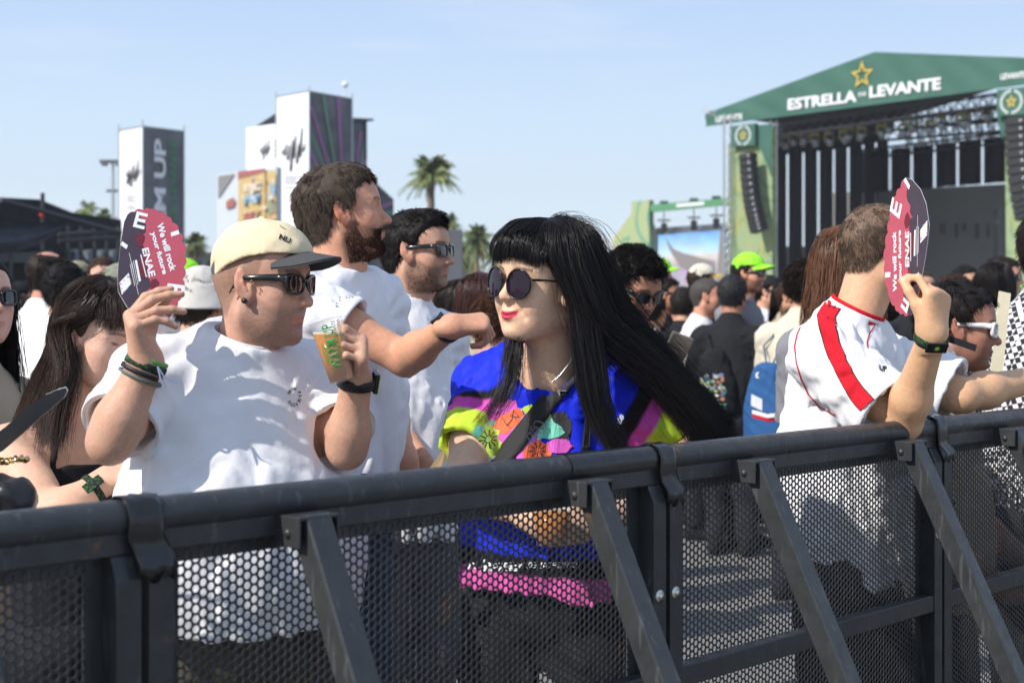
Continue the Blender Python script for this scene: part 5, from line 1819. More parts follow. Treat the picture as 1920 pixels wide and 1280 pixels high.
# ================================================================== the man in the cap
FAN_R = mat('fan_red', (.46, .085, .12), .38, var=.06, vscale=25)
FAN_D = mat('fan_dark', (.062, .045, .062), .32, var=.12, vscale=30)
FAN_W = mat('fan_white', (.80, .80, .80), .4)
FAN_M = mat('fan_maroon', (.16, .022, .035), .35, var=.2, vscale=40)
def paddle_fan(label, o, ea, eb, th=.0016, back=None):
    """canonical frame: a = reading direction, b = towards the dark side, unit = metre; o = middle of the first line"""
    o = Vector(o); ea = Vector(ea); eb = Vector(eb); nr = ea.cross(eb).normalized()
    if nr.dot(Vector((0, 0, H)) - o) < 0: nr = -nr
    root = empty('paddle_fan', o, label, 'paddle fan')
    def Wp(a, b, h=0.0): return o + ea * a + eb * b + nr * h
    def px(x, y):           # artwork traced on the fan's own grid, 1 unit = 1 mm
        dx, dy = x - 309, y - 463
        return (dx * .287 + dy * .958) * .001, (-dx * .958 + dy * .287) * .001
    peaks = [(250, 396), (267, 393), (281, 391), (295, 396), (312, 404), (323, 416), (336, 434), (342, 453), (346, 479), (345, 502), (343, 524), (340, 546), (334, 565), (323, 579), (310, 597)]
    out = []
    for i in range(len(peaks) - 1):
        a = Vector(peaks[i]); b = Vector(peaks[i + 1]); m = (a + b) / 2; d = b - a; nn = Vector((d.y, -d.x))
        for k in range(5):
            t = k / 5; out.append(a + d * t + nn * .24 * math.sin(math.pi * t))
    out += [Vector(p) for p in [(310, 599), (290, 600), (262, 592), (240, 575), (222, 545), (221, 515), (222, 490), (226, 451), (231, 416), (237, 402), (244, 396)]]
    pts = [px(p.x, p.y) for p in out]
    mb = MB(); 
    f0 = [Wp(a, b, -th / 2) for a, b in pts]; f1 = [Wp(a, b, th / 2) for a, b in pts]; n = len(pts)
    mb.add(f0 + f1, [tuple(range(n - 1, -1, -1)), tuple(range(n, 2 * n))], False)
    bl = mb.build('blade', FAN_D, root)
    mb = MB(); mb.add(f0 + f1, [(i, (i + 1) % n, n + (i + 1) % n, n + i) for i in range(n)]); mb.build('blade_edge', FAN_W, root)
    # red cloud with scalloped inner edge
    inner = [(300, 590), (285, 560), (274, 545), (281, 528), (270, 520), (272, 500), (262, 486), (268, 470), (263, 458), (270, 450), (266, 440), (272, 428), (266, 416), (258, 406), (250, 397)]
    ip = []
    for i in range(len(inner) - 1):
        a = Vector(inner[i]); b = Vector(inner[i + 1]); d = b - a; nn = Vector((d.y, -d.x))
        for k in range(4):
            t = k / 4; ip.append(a + d * t - nn * .28 * math.sin(math.pi * t))
    red = [Vector(p) for p in out[:70]] + ip
    mb = MB(); mb.poly([Wp(*px(p.x, p.y), th / 2 + .0003) for p in red]); mb.build('red_cloud', FAN_R, bl)
    def blob(cx, cy, w, h_, m, lvl, name, sd):
        rr = random.Random(sd); q = [Wp(*px(cx + w * math.cos(t * .45) * rr.uniform(.75, 1.1), cy + h_ * math.sin(t * .45) * rr.uniform(.75, 1.1)), th / 2 + lvl) for t in range(14)]
        mb = MB(); mb.poly(q); mb.build(name, m, bl)
    blob(268, 500, 9, 24, FAN_M, .0005, 'dark_mottle', 1); blob(262, 450, 8, 16, FAN_M, .0005, 'dark_mottle', 2); blob(290, 535, 9, 14, FAN_M, .0005, 'dark_mottle', 3)
    def quad(p, name='white_mark'):
        mb = MB(); mb.poly([Wp(*px(x, y), th / 2 + .0007) for x, y in p]); mb.build(name, FAN_W, bl)
    def bigE(cx, cy, a, s, flip=1):
        ca, sa = math.cos(a), math.sin(a)
        def q(x0, y0, x1, y1):
            quad([(cx + (x * ca - y * sa) * s, cy + (x * sa + y * ca) * s) for x, y in ((x0, y0), (x1, y0), (x1, y1), (x0, y1))], 'printed_bar')
        q(-1, -1.4, -.45, 1.4); q(-.45, -1.4, 1, -.85); q(-.45, -.28, .85, .28); q(-.45, .85, 1, 1.4)
    bigE(262, 413, R(14), 11); bigE(329, 546, R(98), 12)
    quad([(320, 436), (335, 431), (337, 439), (321, 444)]); quad([(228, 453), (239, 461), (236, 468), (225, 460)]); quad([(296, 583), (316, 593), (311, 599), (294, 590)])
    def line(txt, p0, p1, h_, bold):
        v, f = text_mesh(txt, 1.0, bold, 0, 0, 1.0, 'LEFT')
        xs = [q[0] for q in v]; ys = [q[1] for q in v]
        a = Vector(p0); b = Vector(p1); d = b - a; L_ = d.length / (max(xs) - min(xs)); d.normalize(); nn = Vector((d.y, -d.x))
        mb = MB()
        sy = h_ / (max(ys) - min(ys))
        mb.add([Wp(*px(*(a + d * (q[0] - min(xs)) * L_ + nn * (q[1] - min(ys)) * sy)), th / 2 + .0008) for q in v], f)
        mb.build('printed_line', FAN_W, bl)
    line('We will rock', (293, 420), (319, 511), 13, .035)
    line('your future', (279, 437), (302, 517), 13, .035)
    line('ENAE', (265, 468), (279, 521), 13, .03)
    quad([(262, 478), (264, 478), (275, 520), (273, 520)]); quad([(252, 489), (256, 488), (264, 527), (260, 529)])
    for k in range(3): quad([(249 - k * 3, 490 + k * 3), (250 - k * 3, 490 + k * 3), (259 - k * 3, 534 + k), (258 - k * 3, 534 + k)])
    quad([(241, 475), (241.8, 475), (260, 552), (259.2, 552)])
    quad([(224, 530), (241, 512), (246, 532), (229, 552)], 'white_label')
    cm = [mat('dot_pink', (.7, .1, .35), .4), mat('dot_yellow', (.75, .6, .05), .4), mat('dot_blue', (.08, .25, .6), .4)]
    for k, (x, y) in enumerate(((225, 531), (231, 525), (238, 518), (241, 519), (243, 527), (238, 540), (231, 546), (227, 540))):
        mb = MB(); mb.poly([Wp(*px(x + dx, y + dy), th / 2 + .0009) for dx, dy in ((0, 0), (2.6, -.4), (3, 2.4), (.4, 3))]); mb.build('coloured_dot', cm[k % 3], bl)
    return root, Wp

def cap_man():
    hd = Head(P(497, 530, 2.70), (.945, -.325, -.03), (0, 0, 1), .96, stretch=(.95, .98, 1.07), tone=(196, 150, 128), full=.7, jaw=1.2, neck=.25, necklen=.15, nose=.4,
              stubble=.55, stubcol=(104, 86, 78), brow=(96, 72, 58), scalp=((112, 92, 78), .62), flush=.3)
    base = P(455, 640, 2.85)
    root = empty('person', (base.x, base.y, 0), 'man in a cream cap and white t-shirt holding a fan and a beer', 'person')
    T = Torso(P(450, 640, 2.77), (.52, -.855, 0), (.05, -.06, 1), sw=.175, w=1.22, d=1.30, belly=1.35)
    SR, SL = Vector(T.sh(-1)) + Vector((.01, -.01, .012)), Vector(T.sh(1))
    ER, WR = P(206, 828, 2.52), P(274, 682, 2.53)
    EL, WL = P(650, 842, 2.70), P(668, 712, 2.655)
    aR = arm_fn(SR, ER, WR, (.047, .039, .0395, .0305)); aL = arm_fn(SL, EL, WL, (.046, .036, .035, .0285))
    hR = hand_fn(WR, (-.22, -.25, .92), (-.93, -.36, 0), [(.95, .50, .2), (1.2, .40, .2), (1.45, .35, .25), (1.5, .55, .35)], ((.2, .3, .2), .75, .9), 1, .05, 1.02)
    hL = hand_fn(WL, (.20, -.55, .82), (.96, .15, 0), [(1.0, 1.25, .7), (1.25, 1.25, .7), (1.3, 1.3, .7), (1.3, 1.3, .7)], ((.45, .3, .2), 1.25, .15), -1, .03, .90)
    core = guard(lambda p: T.core(T.L(p), -.004), T.W([[-.2, -.26, -.6]])[0] - .3, T.W([[.2, .26, .1]])[0] + .3)
    lo, hi = bounds(aR, aL, hR, hL); lo = np.minimum(lo, hd.lo); hi = np.maximum(hi, hd.hi)
    lo[2] = 1.0
    build_skin(root, [hd.sdf, aR, aL, hR, hL, core], lo, hi, .0029, hd, (200, 155, 130))
    v, q, f = tee(T, hem=-.54, g=.016, sleeves=[(SR, ER, .150, .076, .074), (SL, EL, .165, .074, .072)], colr=.060, loose=1.05, amp=.0058, seed=3, h=.0055, neckc=hd.W([[-.040, 0, -.100]])[0], neckd=(.30, -.20, .93), neckz=0)
    sh = obj('tshirt', new_mesh(v, q), WHITET); keep(sh, root); sleeve_hems(sh, [(SR, ER, .150, .076, .074), (SL, EL, .165, .074, .072)], WHITET)
    rp = ring_flat(f.nc, f.ax, .0645, up=-.006)
    rv, rf = loop_tube(rp, .0036, 2.6, 8, f.ax); keep(obj('collar', new_mesh(rv, rf), WHITET), sh)
    D = Decal(v, q)
    INK = mat('navy_ink', (.015, .018, .06), .6)
    # round chest print
    s = 'NUDE PROJECT®  '
    for i, ch in enumerate(s):
        if ch == ' ': continue
        a = R(-150 + i * 360 / len(s))
        cx, cy = 551, 744
        D.text(ch, INK, 'chest_print', sh, (lambda a: lambda x, y: (cx + 13 * math.cos(a) * .82 - math.sin(a) * (x - 2.4) * .9 + math.cos(a) * y, cy + 15 * math.sin(a) + math.cos(a) * (x - 2.4) + math.sin(a) * y * 1))(a), 7.5, .03)
    # trousers and shoes
    hp = T.W([[0, 0, -.58]])[0]
    L_ = T.R[:, 1]; Fw = T.R[:, 0]
    legs = []
    for sd in (1, -1):
        h0 = hp + L_ * sd * .095; kn = h0 + np.array([0, 0, -.40]) + Fw * .03; an = h0 + np.array([0, 0, -(h0[2] - .09)])
        legs.append((h0, kn, an))
    tv, tf = trousers(legs, seed=5); keep(obj('trousers', new_mesh(tv, tf), cloth('olive_cloth', (.075, .068, .045))), root)
    shoes(root, [l[2] for l in legs], Fw, BLACKT)
    # cap
    cap = empty('cap', hd.W([[0, 0, .1]])[0], 'cream baseball cap with a dark grey visor on the man holding the beer', 'cap')
    def zb(x): return np.interp(x, [-.13, -.08, -.04, 0, .05, .1], [-.004, .010, .030, .044, .052, .054])
    def cf(p):
        d = ell(p, (-.011, 0, .036), (.1085, .0855, .083))
        d = smin(d, ell(p, (.038, 0, .050), (.055, .063, .046)), .03)
        d = d + .0016 * noise(p, .05, 8) + .0035 * np.exp(-((p[:, 1]) / .0025) ** 2) * -.25
        a = np.arctan2(p[:, 1], p[:, 0] + .011)
        d = d + .0012 * np.exp(-((np.mod(a + .52, 1.047) - .52) / .02) ** 2)
        e = zb(p[:, 0]) - p[:, 2]
        return smax(smax(d, e, .003), -smax(d + .007, e - .012, .003), .003)
    cv, cq = surface(cf, (-.13, -.105, -.03), (.115, .105, .15), .003, 1)
    grey = ((cv[:, 0] < -.083) & (cv[:, 2] < .040 + (cv[:, 0] + .083) * .9))
    cc = np.where(grey[:, None], srgb(92, 92, 92), srgb(219, 204, 170))
    keep(obj('crown', new_mesh(hd.W(cv), cq, colors=cc), cloth('cap_cotton', (1, 1, 1), attr=True, bump=.0012, bscale=70)), cap)
    mb = MB(); nu, nt = 24, 12; vv = []
    for sgn in (1, -1):
        for i in range(nu + 1):
            u = -1 + 2 * i / nu
            y = .072 * u; xr = .1 * math.sqrt(max(0, 1 - (u * .78) ** 2)) * .95 - .003
            Lx = .078 * math.sqrt(max(0, 1 - abs(u) ** 2.4)) + .002
            for j in range(nt + 1):
                t = j / nt
                vv.append(hd.W([[xr - .004 + Lx * t, y * (1 + .04 * t), .0585 - .026 * u * u - .010 * t * (1 - .2 * abs(u)) + .0018 * sgn]])[0])
    m_ = (nu + 1) * (nt + 1)
    ff = []
    for s_ in (0, 1):
        for i in range(nu):
            for j in range(nt):
                a = s_ * m_ + i * (nt + 1) + j; qd = (a, a + nt + 1, a + nt + 2, a + 1); ff.append(qd if s_ else qd[::-1])
    for i in range(nu):
        a = i * (nt + 1) + nt; ff.append((a, a + nt + 1, m_ + a + nt + 1, m_ + a))
    mb.add(vv, ff, True); mb.build('visor', cloth('visor_grey', (.075, .077, .08), bump=.0006), cap)
    mb = MB(); mb.lathe([(0, .004), (.006, .003), (.007, 0)], 12, hd.W([[-.011, 0, .118]])[0]); mb.build('button', cloth('cap_button', (.72, .66, .50)), cap)
    DC = Decal(hd.W(cv), cq)
    BI = mat('black_ink', (.01, .01, .01), .7)
    for k_, (tx, x0, y0, sz) in enumerate((('NU', 523, 444, 15), )):
        DC.text(tx, BI, 'stitched_word', cap, lambda x, y: (x0 + x * .98 + y * .25, y0 + x * .42 - y * .8), sz, .04)
    DC.text('PROJECT', BI, 'stitched_word', cap, lambda x, y: (524 + x * .8 + y * .2, 424 + x * .5 - y * .7), 4, .02)
    sunglasses(root, hd, 'wayfarer', w=.0285, hgt=.0185, label='black square sunglasses worn by the man in the cream cap')
    mb = MB(); e = hd.W([[.002, -.0860, -.034]])[0]; mb.lathe([(0, .003), (.0045, .0025), (.0055, 0), (.0045, -.003)], 14, e, Matrix([list(r) for r in np.stack([hd.R[:, 0], hd.R[:, 2], -hd.R[:, 1]], 1)])); mb.build('ear_plug', RUBBER, root)
    mb = MB()
    for dx, dz in ((.017, .002), (.021, -.002), (.015, -.006)):
        mb.lathe([(0, .0018), (.0016, .0008), (.0016, -.0008), (0, -.0018)], 8, hd.W([[dx, -.0835, dz]])[0])
    mb.tube([hd.W([[.014, -.0850, -.006]])[0], hd.W([[.016, -.0855, .003]])[0]], .0007, 5)
    mb.build('ear_ring', GOLDM, root)
    # wrist bands (raised hand) and watch
    ax = (Vector(WR) - Vector(ER)).normalized()
    BG = cloth('band_green_black', (.02, .035, .022)); 
    bm_ = mat('woven_band', (.02, .03, .02), .8)
    N, L = nodes(bm_); tc = N.new('ShaderNodeTexCoord'); vo = N.new('ShaderNodeTexVoronoi'); vo.inputs['Scale'].default_value = 190; L.new(tc.outputs['Object'], vo.inputs[0])
    L.new(ramp(N, L, vo.outputs['Distance'], [(.25, (.02, .16, .035)), (.45, (.015, .018, .016))]), N['Principled BSDF'].inputs['Base Color'])
    band(None, WR - ax * .002, ax, .0365, .014, bm_, 'wristband', 'black and green festival wristband on the wrist raising the left fan', 'wristband', taper=0)
    band(None, WR + ax * .010, ax, .0350, .007, mat('lime_band', (.10, .42, .08), .6), 'wristband', 'narrow bright green wristband above the woven ones of the man in the cap', 'wristband')
    o, c, a, b, x_ = band(None, WR - ax * .016, ax, .0380, .008, RUBBER, 'bead_bracelet', 'black cord bracelet with white letter beads on the raised wrist', 'bracelet')
    for k in range(13):
        t = R(-190 + k * 15); rd = Vector(a * math.cos(t) + b * math.sin(t))
        mb = MB(); n_ = rd; tt = n_.cross(ax); mb.box(c + np.array(rd * .0402), (.0036, .0034, .0028), Matrix((tt, ax, n_)).transposed(), bev=.0008); keep_ = mb.build('bead', FAN_W, None); o2 = keep_; keep(o2, o)
    band(None, WR - ax * .026, ax, .0388, .005, mat('grey_cord', (.12, .16, .14), .8), 'bracelet', 'thin grey green cord bracelet lowest on the raised wrist', 'bracelet')
    mb = MB(); q0 = Vector(WR) + Vector((.028, -.028, -.004))
    mb.tube([q0, q0 + Vector((.006, -.006, -.02)), q0 + Vector((.016, -.004, -.038))], [.0022, .0018, .0008], 6); mb.tube([q0, q0 + Vector((.012, -.004, -.018)), q0 + Vector((.034, 0, -.030))], [.0016, .0014, .0008], 6)
    keep(mb.build('ribbon_end', mat('ribbon_blue', (.25, .28, .42), .6), None), o)
    axl = (Vector(WL) - Vector(EL)).normalized()
    o, c, a, b, x_ = band(None, WL - axl * .002, axl, .0345, .020, RUBBER, 'wristwatch', 'black smart watch on the wrist under the beer cup', 'watch')
    mb = MB(); rd = Vector((.9, .3, 0)); rd = (rd - axl * rd.dot(axl)).normalized(); mb.box(Vector(c) + rd * .037, (.016, .020, .005), Matrix((axl.cross(rd), axl, rd)).transposed(), bev=.002); keep(mb.build('watch_case', GLASSY, None), o)
    # cup
    top, bot = P(611, 602, 2.61), P(642, 716, 2.60)
    up = (top - bot); hh = up.length * 1.02; up.normalize()
    cup = empty('beer_cup', bot, 'translucent plastic cup with green print, two thirds full of beer', 'cup')
    X_ = up.cross(Vector((0, 1, 0))).normalized(); Y_ = up.cross(X_)
    RC = Matrix((X_, Y_, up)).transposed()
    k_ = 2.59 / F
    r0, r1 = 23.5 * k_, 31.5 * k_
    PLAS = bpy.data.materials.new('cup_plastic'); PLAS.use_nodes = True
    N, L = nodes(PLAS); pb = N['Principled BSDF']; pb.inputs['Base Color'].default_value = (.84, .86, .85, 1); pb.inputs['Roughness'].default_value = .45; pb.inputs['Alpha'].default_value = .30
    mb = MB(); mb.lathe([(0, .001), (r0, .001), (r1, hh), (r1 + .0012, hh), (r1 + .0014, hh - .003), (r1, hh - .004)], 40, bot, RC); mb.build('cup_wall', PLAS, cup)
    BEER = bpy.data.materials.new('beer'); BEER.use_nodes = True
    N, L = nodes(BEER); pb = N['Principled BSDF']; pb.inputs['Base Color'].default_value = (.70, .27, .025, 1); pb.inputs['Roughness'].default_value = .12; pb.inputs['Alpha'].default_value = .93
    pb.inputs['Subsurface Weight'].default_value = .3; pb.inputs['Subsurface Scale'].default_value = .02
    hb = hh * .77; rb = r0 + (r1 - r0) * .77
    # level surface of the beer is horizontal in the world
    mb = MB(); n = 40; vv = []
    for i in range(n):
        t = 2 * math.pi * i / n; vv.append(bot + RC @ Vector(((r0 - .0012) * math.cos(t), (r0 - .0012) * math.sin(t), .003)))
    cz = (bot + up * hb).z
    for i in range(n):
        t = 2 * math.pi * i / n
        lo_, hi_ = 0.0, hh
        for _ in range(20):
            m2 = (lo_ + hi_) / 2; rr = r0 + (r1 - r0) * m2 / hh - .0012
            z_ = (bot + RC @ Vector((rr * math.cos(t), rr * math.sin(t), m2))).z
            if z_ < cz: lo_ = m2
            else: hi_ = m2
        vv.append(bot + RC @ Vector((rr * math.cos(t), rr * math.sin(t), m2)))
    mb.add(vv, [(i, (i + 1) % n, n + (i + 1) % n, n + i) for i in range(n)] + [tuple(range(n, 2 * n)), tuple(range(n - 1, -1, -1))], True); mb.build('beer', BEER, cup)
    vf = [v_ + Vector((0, 0, .0)) for v_ in vv[n:]]; v2 = [v_ + Vector((0, 0, .004)) for v_ in vf]
    mb = MB(); mb.add(vf + v2, [(i, (i + 1) % n, n + (i + 1) % n, n + i) for i in range(n)] + [tuple(range(n, 2 * n))], True); mb.build('foam', mat('foam', (.80, .74, .58), .8), cup)
    GI = mat('cup_print', (.045, .26, .05), .5)
    def cup_text(txt, a0, z0, z1, hgt, bold, up_read=True):
        v, f = text_mesh(txt, 1, bold, 0, 0, 1, 'LEFT'); xs = [q[0] for q in v]; ys = [q[1] for q in v]
        out = []
        for q in v:
            s = (q[0] - min(xs)) / (max(xs) - min(xs)); z_ = z0 + (z1 - z0) * s
            rr = r0 + (r1 - r0) * z_ / hh + .0012
            ang = a0 - (q[1] - min(ys)) / (max(ys) - min(ys)) * hgt / rr
            out.append(bot + RC @ Vector((rr * math.cos(ang), rr * math.sin(ang), z_)))
        mb = MB(); mb.add(out, f); mb.build('cup_print', GI, cup)
    af = math.atan2((RC.inverted() @ Vector((0, -1, 0))).y, (RC.inverted() @ Vector((0, -1, 0))).x)
    sg = 1 if (RC @ Vector((-math.sin(af), math.cos(af), 0))).x > 0 else -1
    def A_(deg): return af + sg * R(deg)
    cup_text('WARM UP', A_(24 if sg > 0 else -8), hh * .20, hh * .90, .020, .01)
    cup_text('ESTRELLA DE LEVANTE', A_(36 if sg > 0 else 22), hh * .30, hh * .93, .007, .01)
    mb = MB()
    for k in range(16):
        z_ = hh * (.30 + .04 * k); rr = r0 + (r1 - r0) * z_ / hh + .0012
        vv = [bot + RC @ Vector((( rr + .0) * math.cos(A_(d_)), rr * math.sin(A_(d_)), z_ + dz)) for d_, dz in ((44, 0), (58, .004), (58, .0055), (44, .0015))]
        mb.add(vv, [(0, 1, 2, 3)])
    for k in range(9):
        z_ = hh * (.30 + .035 * k); rr = r0 + (r1 - r0) * z_ / hh + .0012
        for d0 in (-40, -22):
            vv = [bot + RC @ Vector((rr * math.cos(A_(d_)), rr * math.sin(A_(d_)), z_ + dz)) for d_, dz in ((d0, 0), (d0 + 15, .006), (d0 + 15, .0075), (d0, .0015))]
            mb.add(vv, [(0, 1, 2, 3)])
    mb.build('cup_pattern', GI, cup)
    # fan held in the raised hand
    o = P(309, 463, 2.66); a1 = P(309 + 28.7, 463 + 95.8, 2.615) - o; b1 = P(309 - 95.8, 463 + 28.7, 2.60) - o
    paddle_fan('red and dark scalloped paddle fan held up beside the cream cap', o, a1 / .1, b1 / .1)
    return hd, T
cap_hd, cap_T = cap_man()
# ================================================================== the woman with long black hair
def col_mat(name, c, **k): return cloth(name, lin(c), var=.04, **k)
def woman():
    root = empty('person', P(1030, 640, 2.900) * 1, 'woman with long black hair and round sunglasses in a bright blue dress', 'person'); root.location.z = 0
    hd = Head(P(1016, 528, 2.78), (-.72, -.69, .02), (.10, -.03, 1), 1.03, stretch=(1, .95, 1), tone=(222, 182, 152), fem=1.0, smile=1.0, full=.35, necklen=.16, nose=-.3, neck=.2,
              lips=(192, 54, 78), brow=(40, 28, 24), flush=.35, lipw=.88)
    T = Torso(P(1046, 655, 2.88), (-.34, -.94, 0), (.04, -.02, 1), sw=.155, w=.98, d=.95, belly=.95, drop=.012)
    SR, SL = Vector(T.sh(-1)), Vector(T.sh(1))
    ER, WR = P(868, 910, 2.76), P(1004, 968, 2.66)
    EL, WL = P(1240, 925, 2.86), P(1142, 972, 2.66)
    aR = arm_fn(SR, ER, WR, (.045, .038, .038, .026)); aL = arm_fn(SL, EL, WL, (.045, .038, .038, .026))
    hR = hand_fn(WR, (.85, -.15, .1), (-.1, -.9, .3), [(.5, .7, .3)] * 4, ((.2, .3, .2), .6, .9), -1, .03, .9)
    hL = hand_fn(WL, (-.85, -.2, .1), (.1, -.9, .3), [(.4, .6, .3), (.5, .7, .3), (.6, .7, .3), (.7, .7, .3)], ((.2, .3, .2), .6, .9), 1, .03, .92)
    core = guard(lambda p: T.core(T.L(p), -.002), T.W([[-.2, -.26, -.6]])[0] - .3, T.W([[.2, .26, .1]])[0] + .3)
    lo, hi = bounds(aR, aL, hR, hL); lo = np.minimum(lo, hd.lo); hi = np.maximum(hi, hd.hi); lo[2] = .85
    build_skin(root, [hd.sdf, aR, aL, hR, hL, core], lo, hi, .0029, hd, (222, 184, 156), k=.025)
    # dress: wide neck, square sleeves that stand out
    W_ = lambda a: T.W([a])[0]
    LSl = (SL, P(1325, 845, 2.86)); RSl = (SR, P(858, 860, 2.78))
    BL = (24, 44, 205)
    def f_ex(p, d, q):
        return d
    v, q, f = tee(T, hem=-.475, g=.014, sleeves=[(SR, Vector(SR) + (RSl[1] - Vector(SR)).normalized() * .3, .175, .062, .052), (SL, Vector(SL) + (LSl[1] - Vector(SL)).normalized() * .3, .112, .080, .070)],
                  colr=.102, loose=1.06, amp=.0085, seed=12, h=.0042, neckc=T.W([[.018, 0, -.018]])[0], neckd=T.R[:, 2] * .97 + T.R[:, 0] * .22, neckz=None, yoke=False, holed=.06)
    # colour bands: by the distance along each sleeve and by height at the hem
    V = v; c = np.tile(np.array(lin(BL)), (len(V), 1))
    PK, LM, BK = np.array(lin((205, 78, 172))), np.array(lin((186, 214, 62))), np.array([.010, .010, .012])
    for S_, (A_, B_), L_, (t0, t1, t2) in ((-1, RSl, .175, (.078, .092, .120)), (1, LSl, .130, (-.011, .023, .055))):
        u = np.array((Vector(B_) - Vector(A_)).normalized()); u = np.array([.89, .08, -.447]) if S_ > 0 else u; t = (V - np.array(A_)) @ u
        dd = V - np.array(A_); side = (T.L(V)[:, 1] * S_ > .07) & (np.linalg.norm(dd - t[:, None] * u, axis=1) < (.105 if S_ < 0 else .19)) & (T.L(V)[:, 2] > -.33)
        for th_, cl_ in ((t0, BK), (t1, PK), (t2, LM)):
            w = (side * np.clip((t - th_) / .005 + .5, 0, 1))[:, None]; c = c * (1 - w) + cl_ * w
    z = T.L(V)[:, 2]; body = np.abs(T.L(V)[:, 1]) < .23
    hm = -.475
    for th_, cl_ in ((hm + .080, BK), (hm + .042, np.array(lin((215, 90, 170))))):
        w = (body * np.clip((th_ - z) / .005 + .5, 0, 1))[:, None]; c = c * (1 - w) + cl_ * w
    dr = obj('dress', new_mesh(v, q, colors=c), cloth('dress_cloth', (1, 1, 1), rough=.62, attr=True, bump=.0010, bscale=35, weave=.0001, sheen=0)); keep(dr, root)
    D = Decal(v, q)
    # prints
    MP = {k: cloth('print_' + k, lin(c_), rough=.6) for k, c_ in dict(pink=(214, 96, 190), lilac=(186, 136, 226), orange=(240, 110, 70), lime=(190, 222, 90), mint=(122, 205, 180), black=(16, 18, 26), white=(235, 235, 235)).items()}
    def X(x, y): return (860 + x * 440 / 1920, 640 + y * 240 / 1047)
    def pp(pts, m, off=.0012, name='printed_leaf'): D.patch([X(*p) for p in pts], MP[m], name, dr, off)
    pp([(780, 580), (865, 570), (835, 630), (925, 650), (860, 700), (925, 725), (870, 770), (910, 795), (860, 860), (760, 900), (740, 600)], 'black', .0010)
    pp([(230, 590), (262, 600), (290, 540), (325, 580), (360, 490), (380, 550), (405, 470), (445, 530), (470, 475), (485, 540), (620, 560), (680, 640), (690, 760), (640, 900), (560, 955), (420, 960), (330, 880), (250, 690)], 'pink', .0013)
    pp([(150, 680), (200, 700), (240, 650), (330, 640), (300, 760), (180, 900), (130, 910), (95, 860), (130, 800), (110, 740)], 'mint', .0015)
    pp([(440, 600), (520, 560), (600, 600), (660, 720), (620, 830), (520, 900), (430, 830)], 'lilac', .0015)
    pp([(330, 620), (430, 570), (480, 540), (540, 590), (500, 660), (440, 720), (380, 760), (300, 740), (275, 690)], 'orange', .0018)
    pp([(200, 720), (240, 670), (290, 720), (340, 730), (320, 790), (360, 830), (330, 880), (300, 900), (260, 960), (215, 900), (160, 900), (170, 850), (130, 800), (180, 770)], 'lime', .0020)
    pp([(510, 560), (540, 530), (600, 510), (640, 545), (690, 560), (740, 580), (765, 610), (740, 640), (700, 660), (640, 620), (560, 590)], 'lime', .0018)
    pp([(680, 660), (760, 620), (780, 660), (835, 690), (810, 720), (870, 745), (820, 780), (740, 800), (680, 790), (640, 820), (650, 740)], 'mint', .0020)
    pp([(720, 830), (790, 795), (890, 800), (850, 835), (945, 860), (870, 885), (885, 910), (800, 915), (740, 900)], 'pink', .0022)
    pp([(560, 850), (610, 830), (650, 800), (690, 830), (730, 840), (735, 880), (770, 915), (740, 960), (540, 990), (530, 900)], 'orange', .0024)
    pp([(95, 870), (120, 915), (180, 915), (170, 950), (110, 955), (90, 910)], 'black', .0016)
    pp([(120, 1000), (150, 945), (230, 930), (330, 935), (340, 990), (130, 1030)], 'white', .0022)
    def stroke(a, b, w=7):
        a = Vector(a); b = Vector(b); d = (b - a).normalized(); n_ = Vector((-d.y, d.x)) * w * .5
        pp([a + n_, b + n_, b - n_, a - n_], 'black', .0028, 'printed_stroke')
    for cx, cy, r0, r1, n_ in ((240, 800, 22, 75, 11), (650, 890, 20, 70, 9)):
        for k in range(n_):
            a = 2 * math.pi * k / n_ + .2; stroke((cx + r0 * math.cos(a), cy + r0 * math.sin(a)), (cx + r1 * math.cos(a), cy + r1 * math.sin(a)), 8)
    for a, b in (((365, 630), (400, 690)), ((400, 690), (440, 640)), ((440, 640), (455, 560)), ((455, 560), (500, 620)), ((500, 620), (420, 610)), ((430, 590), (480, 640)), ((380, 660), (430, 710)), ((540, 600), (525, 560)), ((700, 610), (740, 600)), ((690, 660), (715, 665)), ((300, 600), (340, 570)), ((600, 680), (640, 640))): stroke(a, b, 6)
    # lettering on the sleeve band
    D.text('seguirte', MP['white'], 'sleeve_lettering', dr, lambda x, y: (1136 + x * .46 - y * .80, 838 - x * .92 - y * .40), 20, .03, shear=.4)
    D.text('mi vida', MP['white'], 'hem_lettering', dr, lambda x, y: (900 + x, 1062 - y), 24, .03, shear=.4)
    D.text('mi locura y te seguiré', MP['white'], 'hem_lettering', dr, lambda x, y: (870 + x, 1058 - y - x * .01), 24, .02, shear=.4)
    # skirt
    hp = T.W([[0, 0, -.50]])[0]; L_ = T.R[:, 1]; Fw = T.R[:, 0]
    legs = []
    for sd in (1, -1):
        h0 = hp + L_ * sd * .09; legs.append((h0, h0 + np.array([0, 0, -.38]) + L_ * sd * .03, h0 + L_ * sd * .05 + np.array([0, 0, -(h0[2] - .09)])))
    tv, tf = trousers(legs, (.085, .085, .08), hip=.80, seed=9, amp=.010); keep(obj('trousers', new_mesh(tv, tf), BLACKT), root)
    shoes(root, [l[2] for l in legs], Fw, BLACKT)
    sunglasses(root, hd, 'round', mat('black_metal', (.015, .014, .014), .22, metal=.3), mat('violet_lens', (.016, .008, .018), .05, spec=.4, coat=.12), w=.0275, hgt=.0285, z0=-.006, gap=.0335, x0=.097, thick=.0019,
               label='large round black sunglasses worn by the woman with black hair')
    # strap across the chest, second strap, chain, earring
    STR_ = mat('strap_webbing', (.022, .022, .023), .75, bump=.0006, bscale=500)
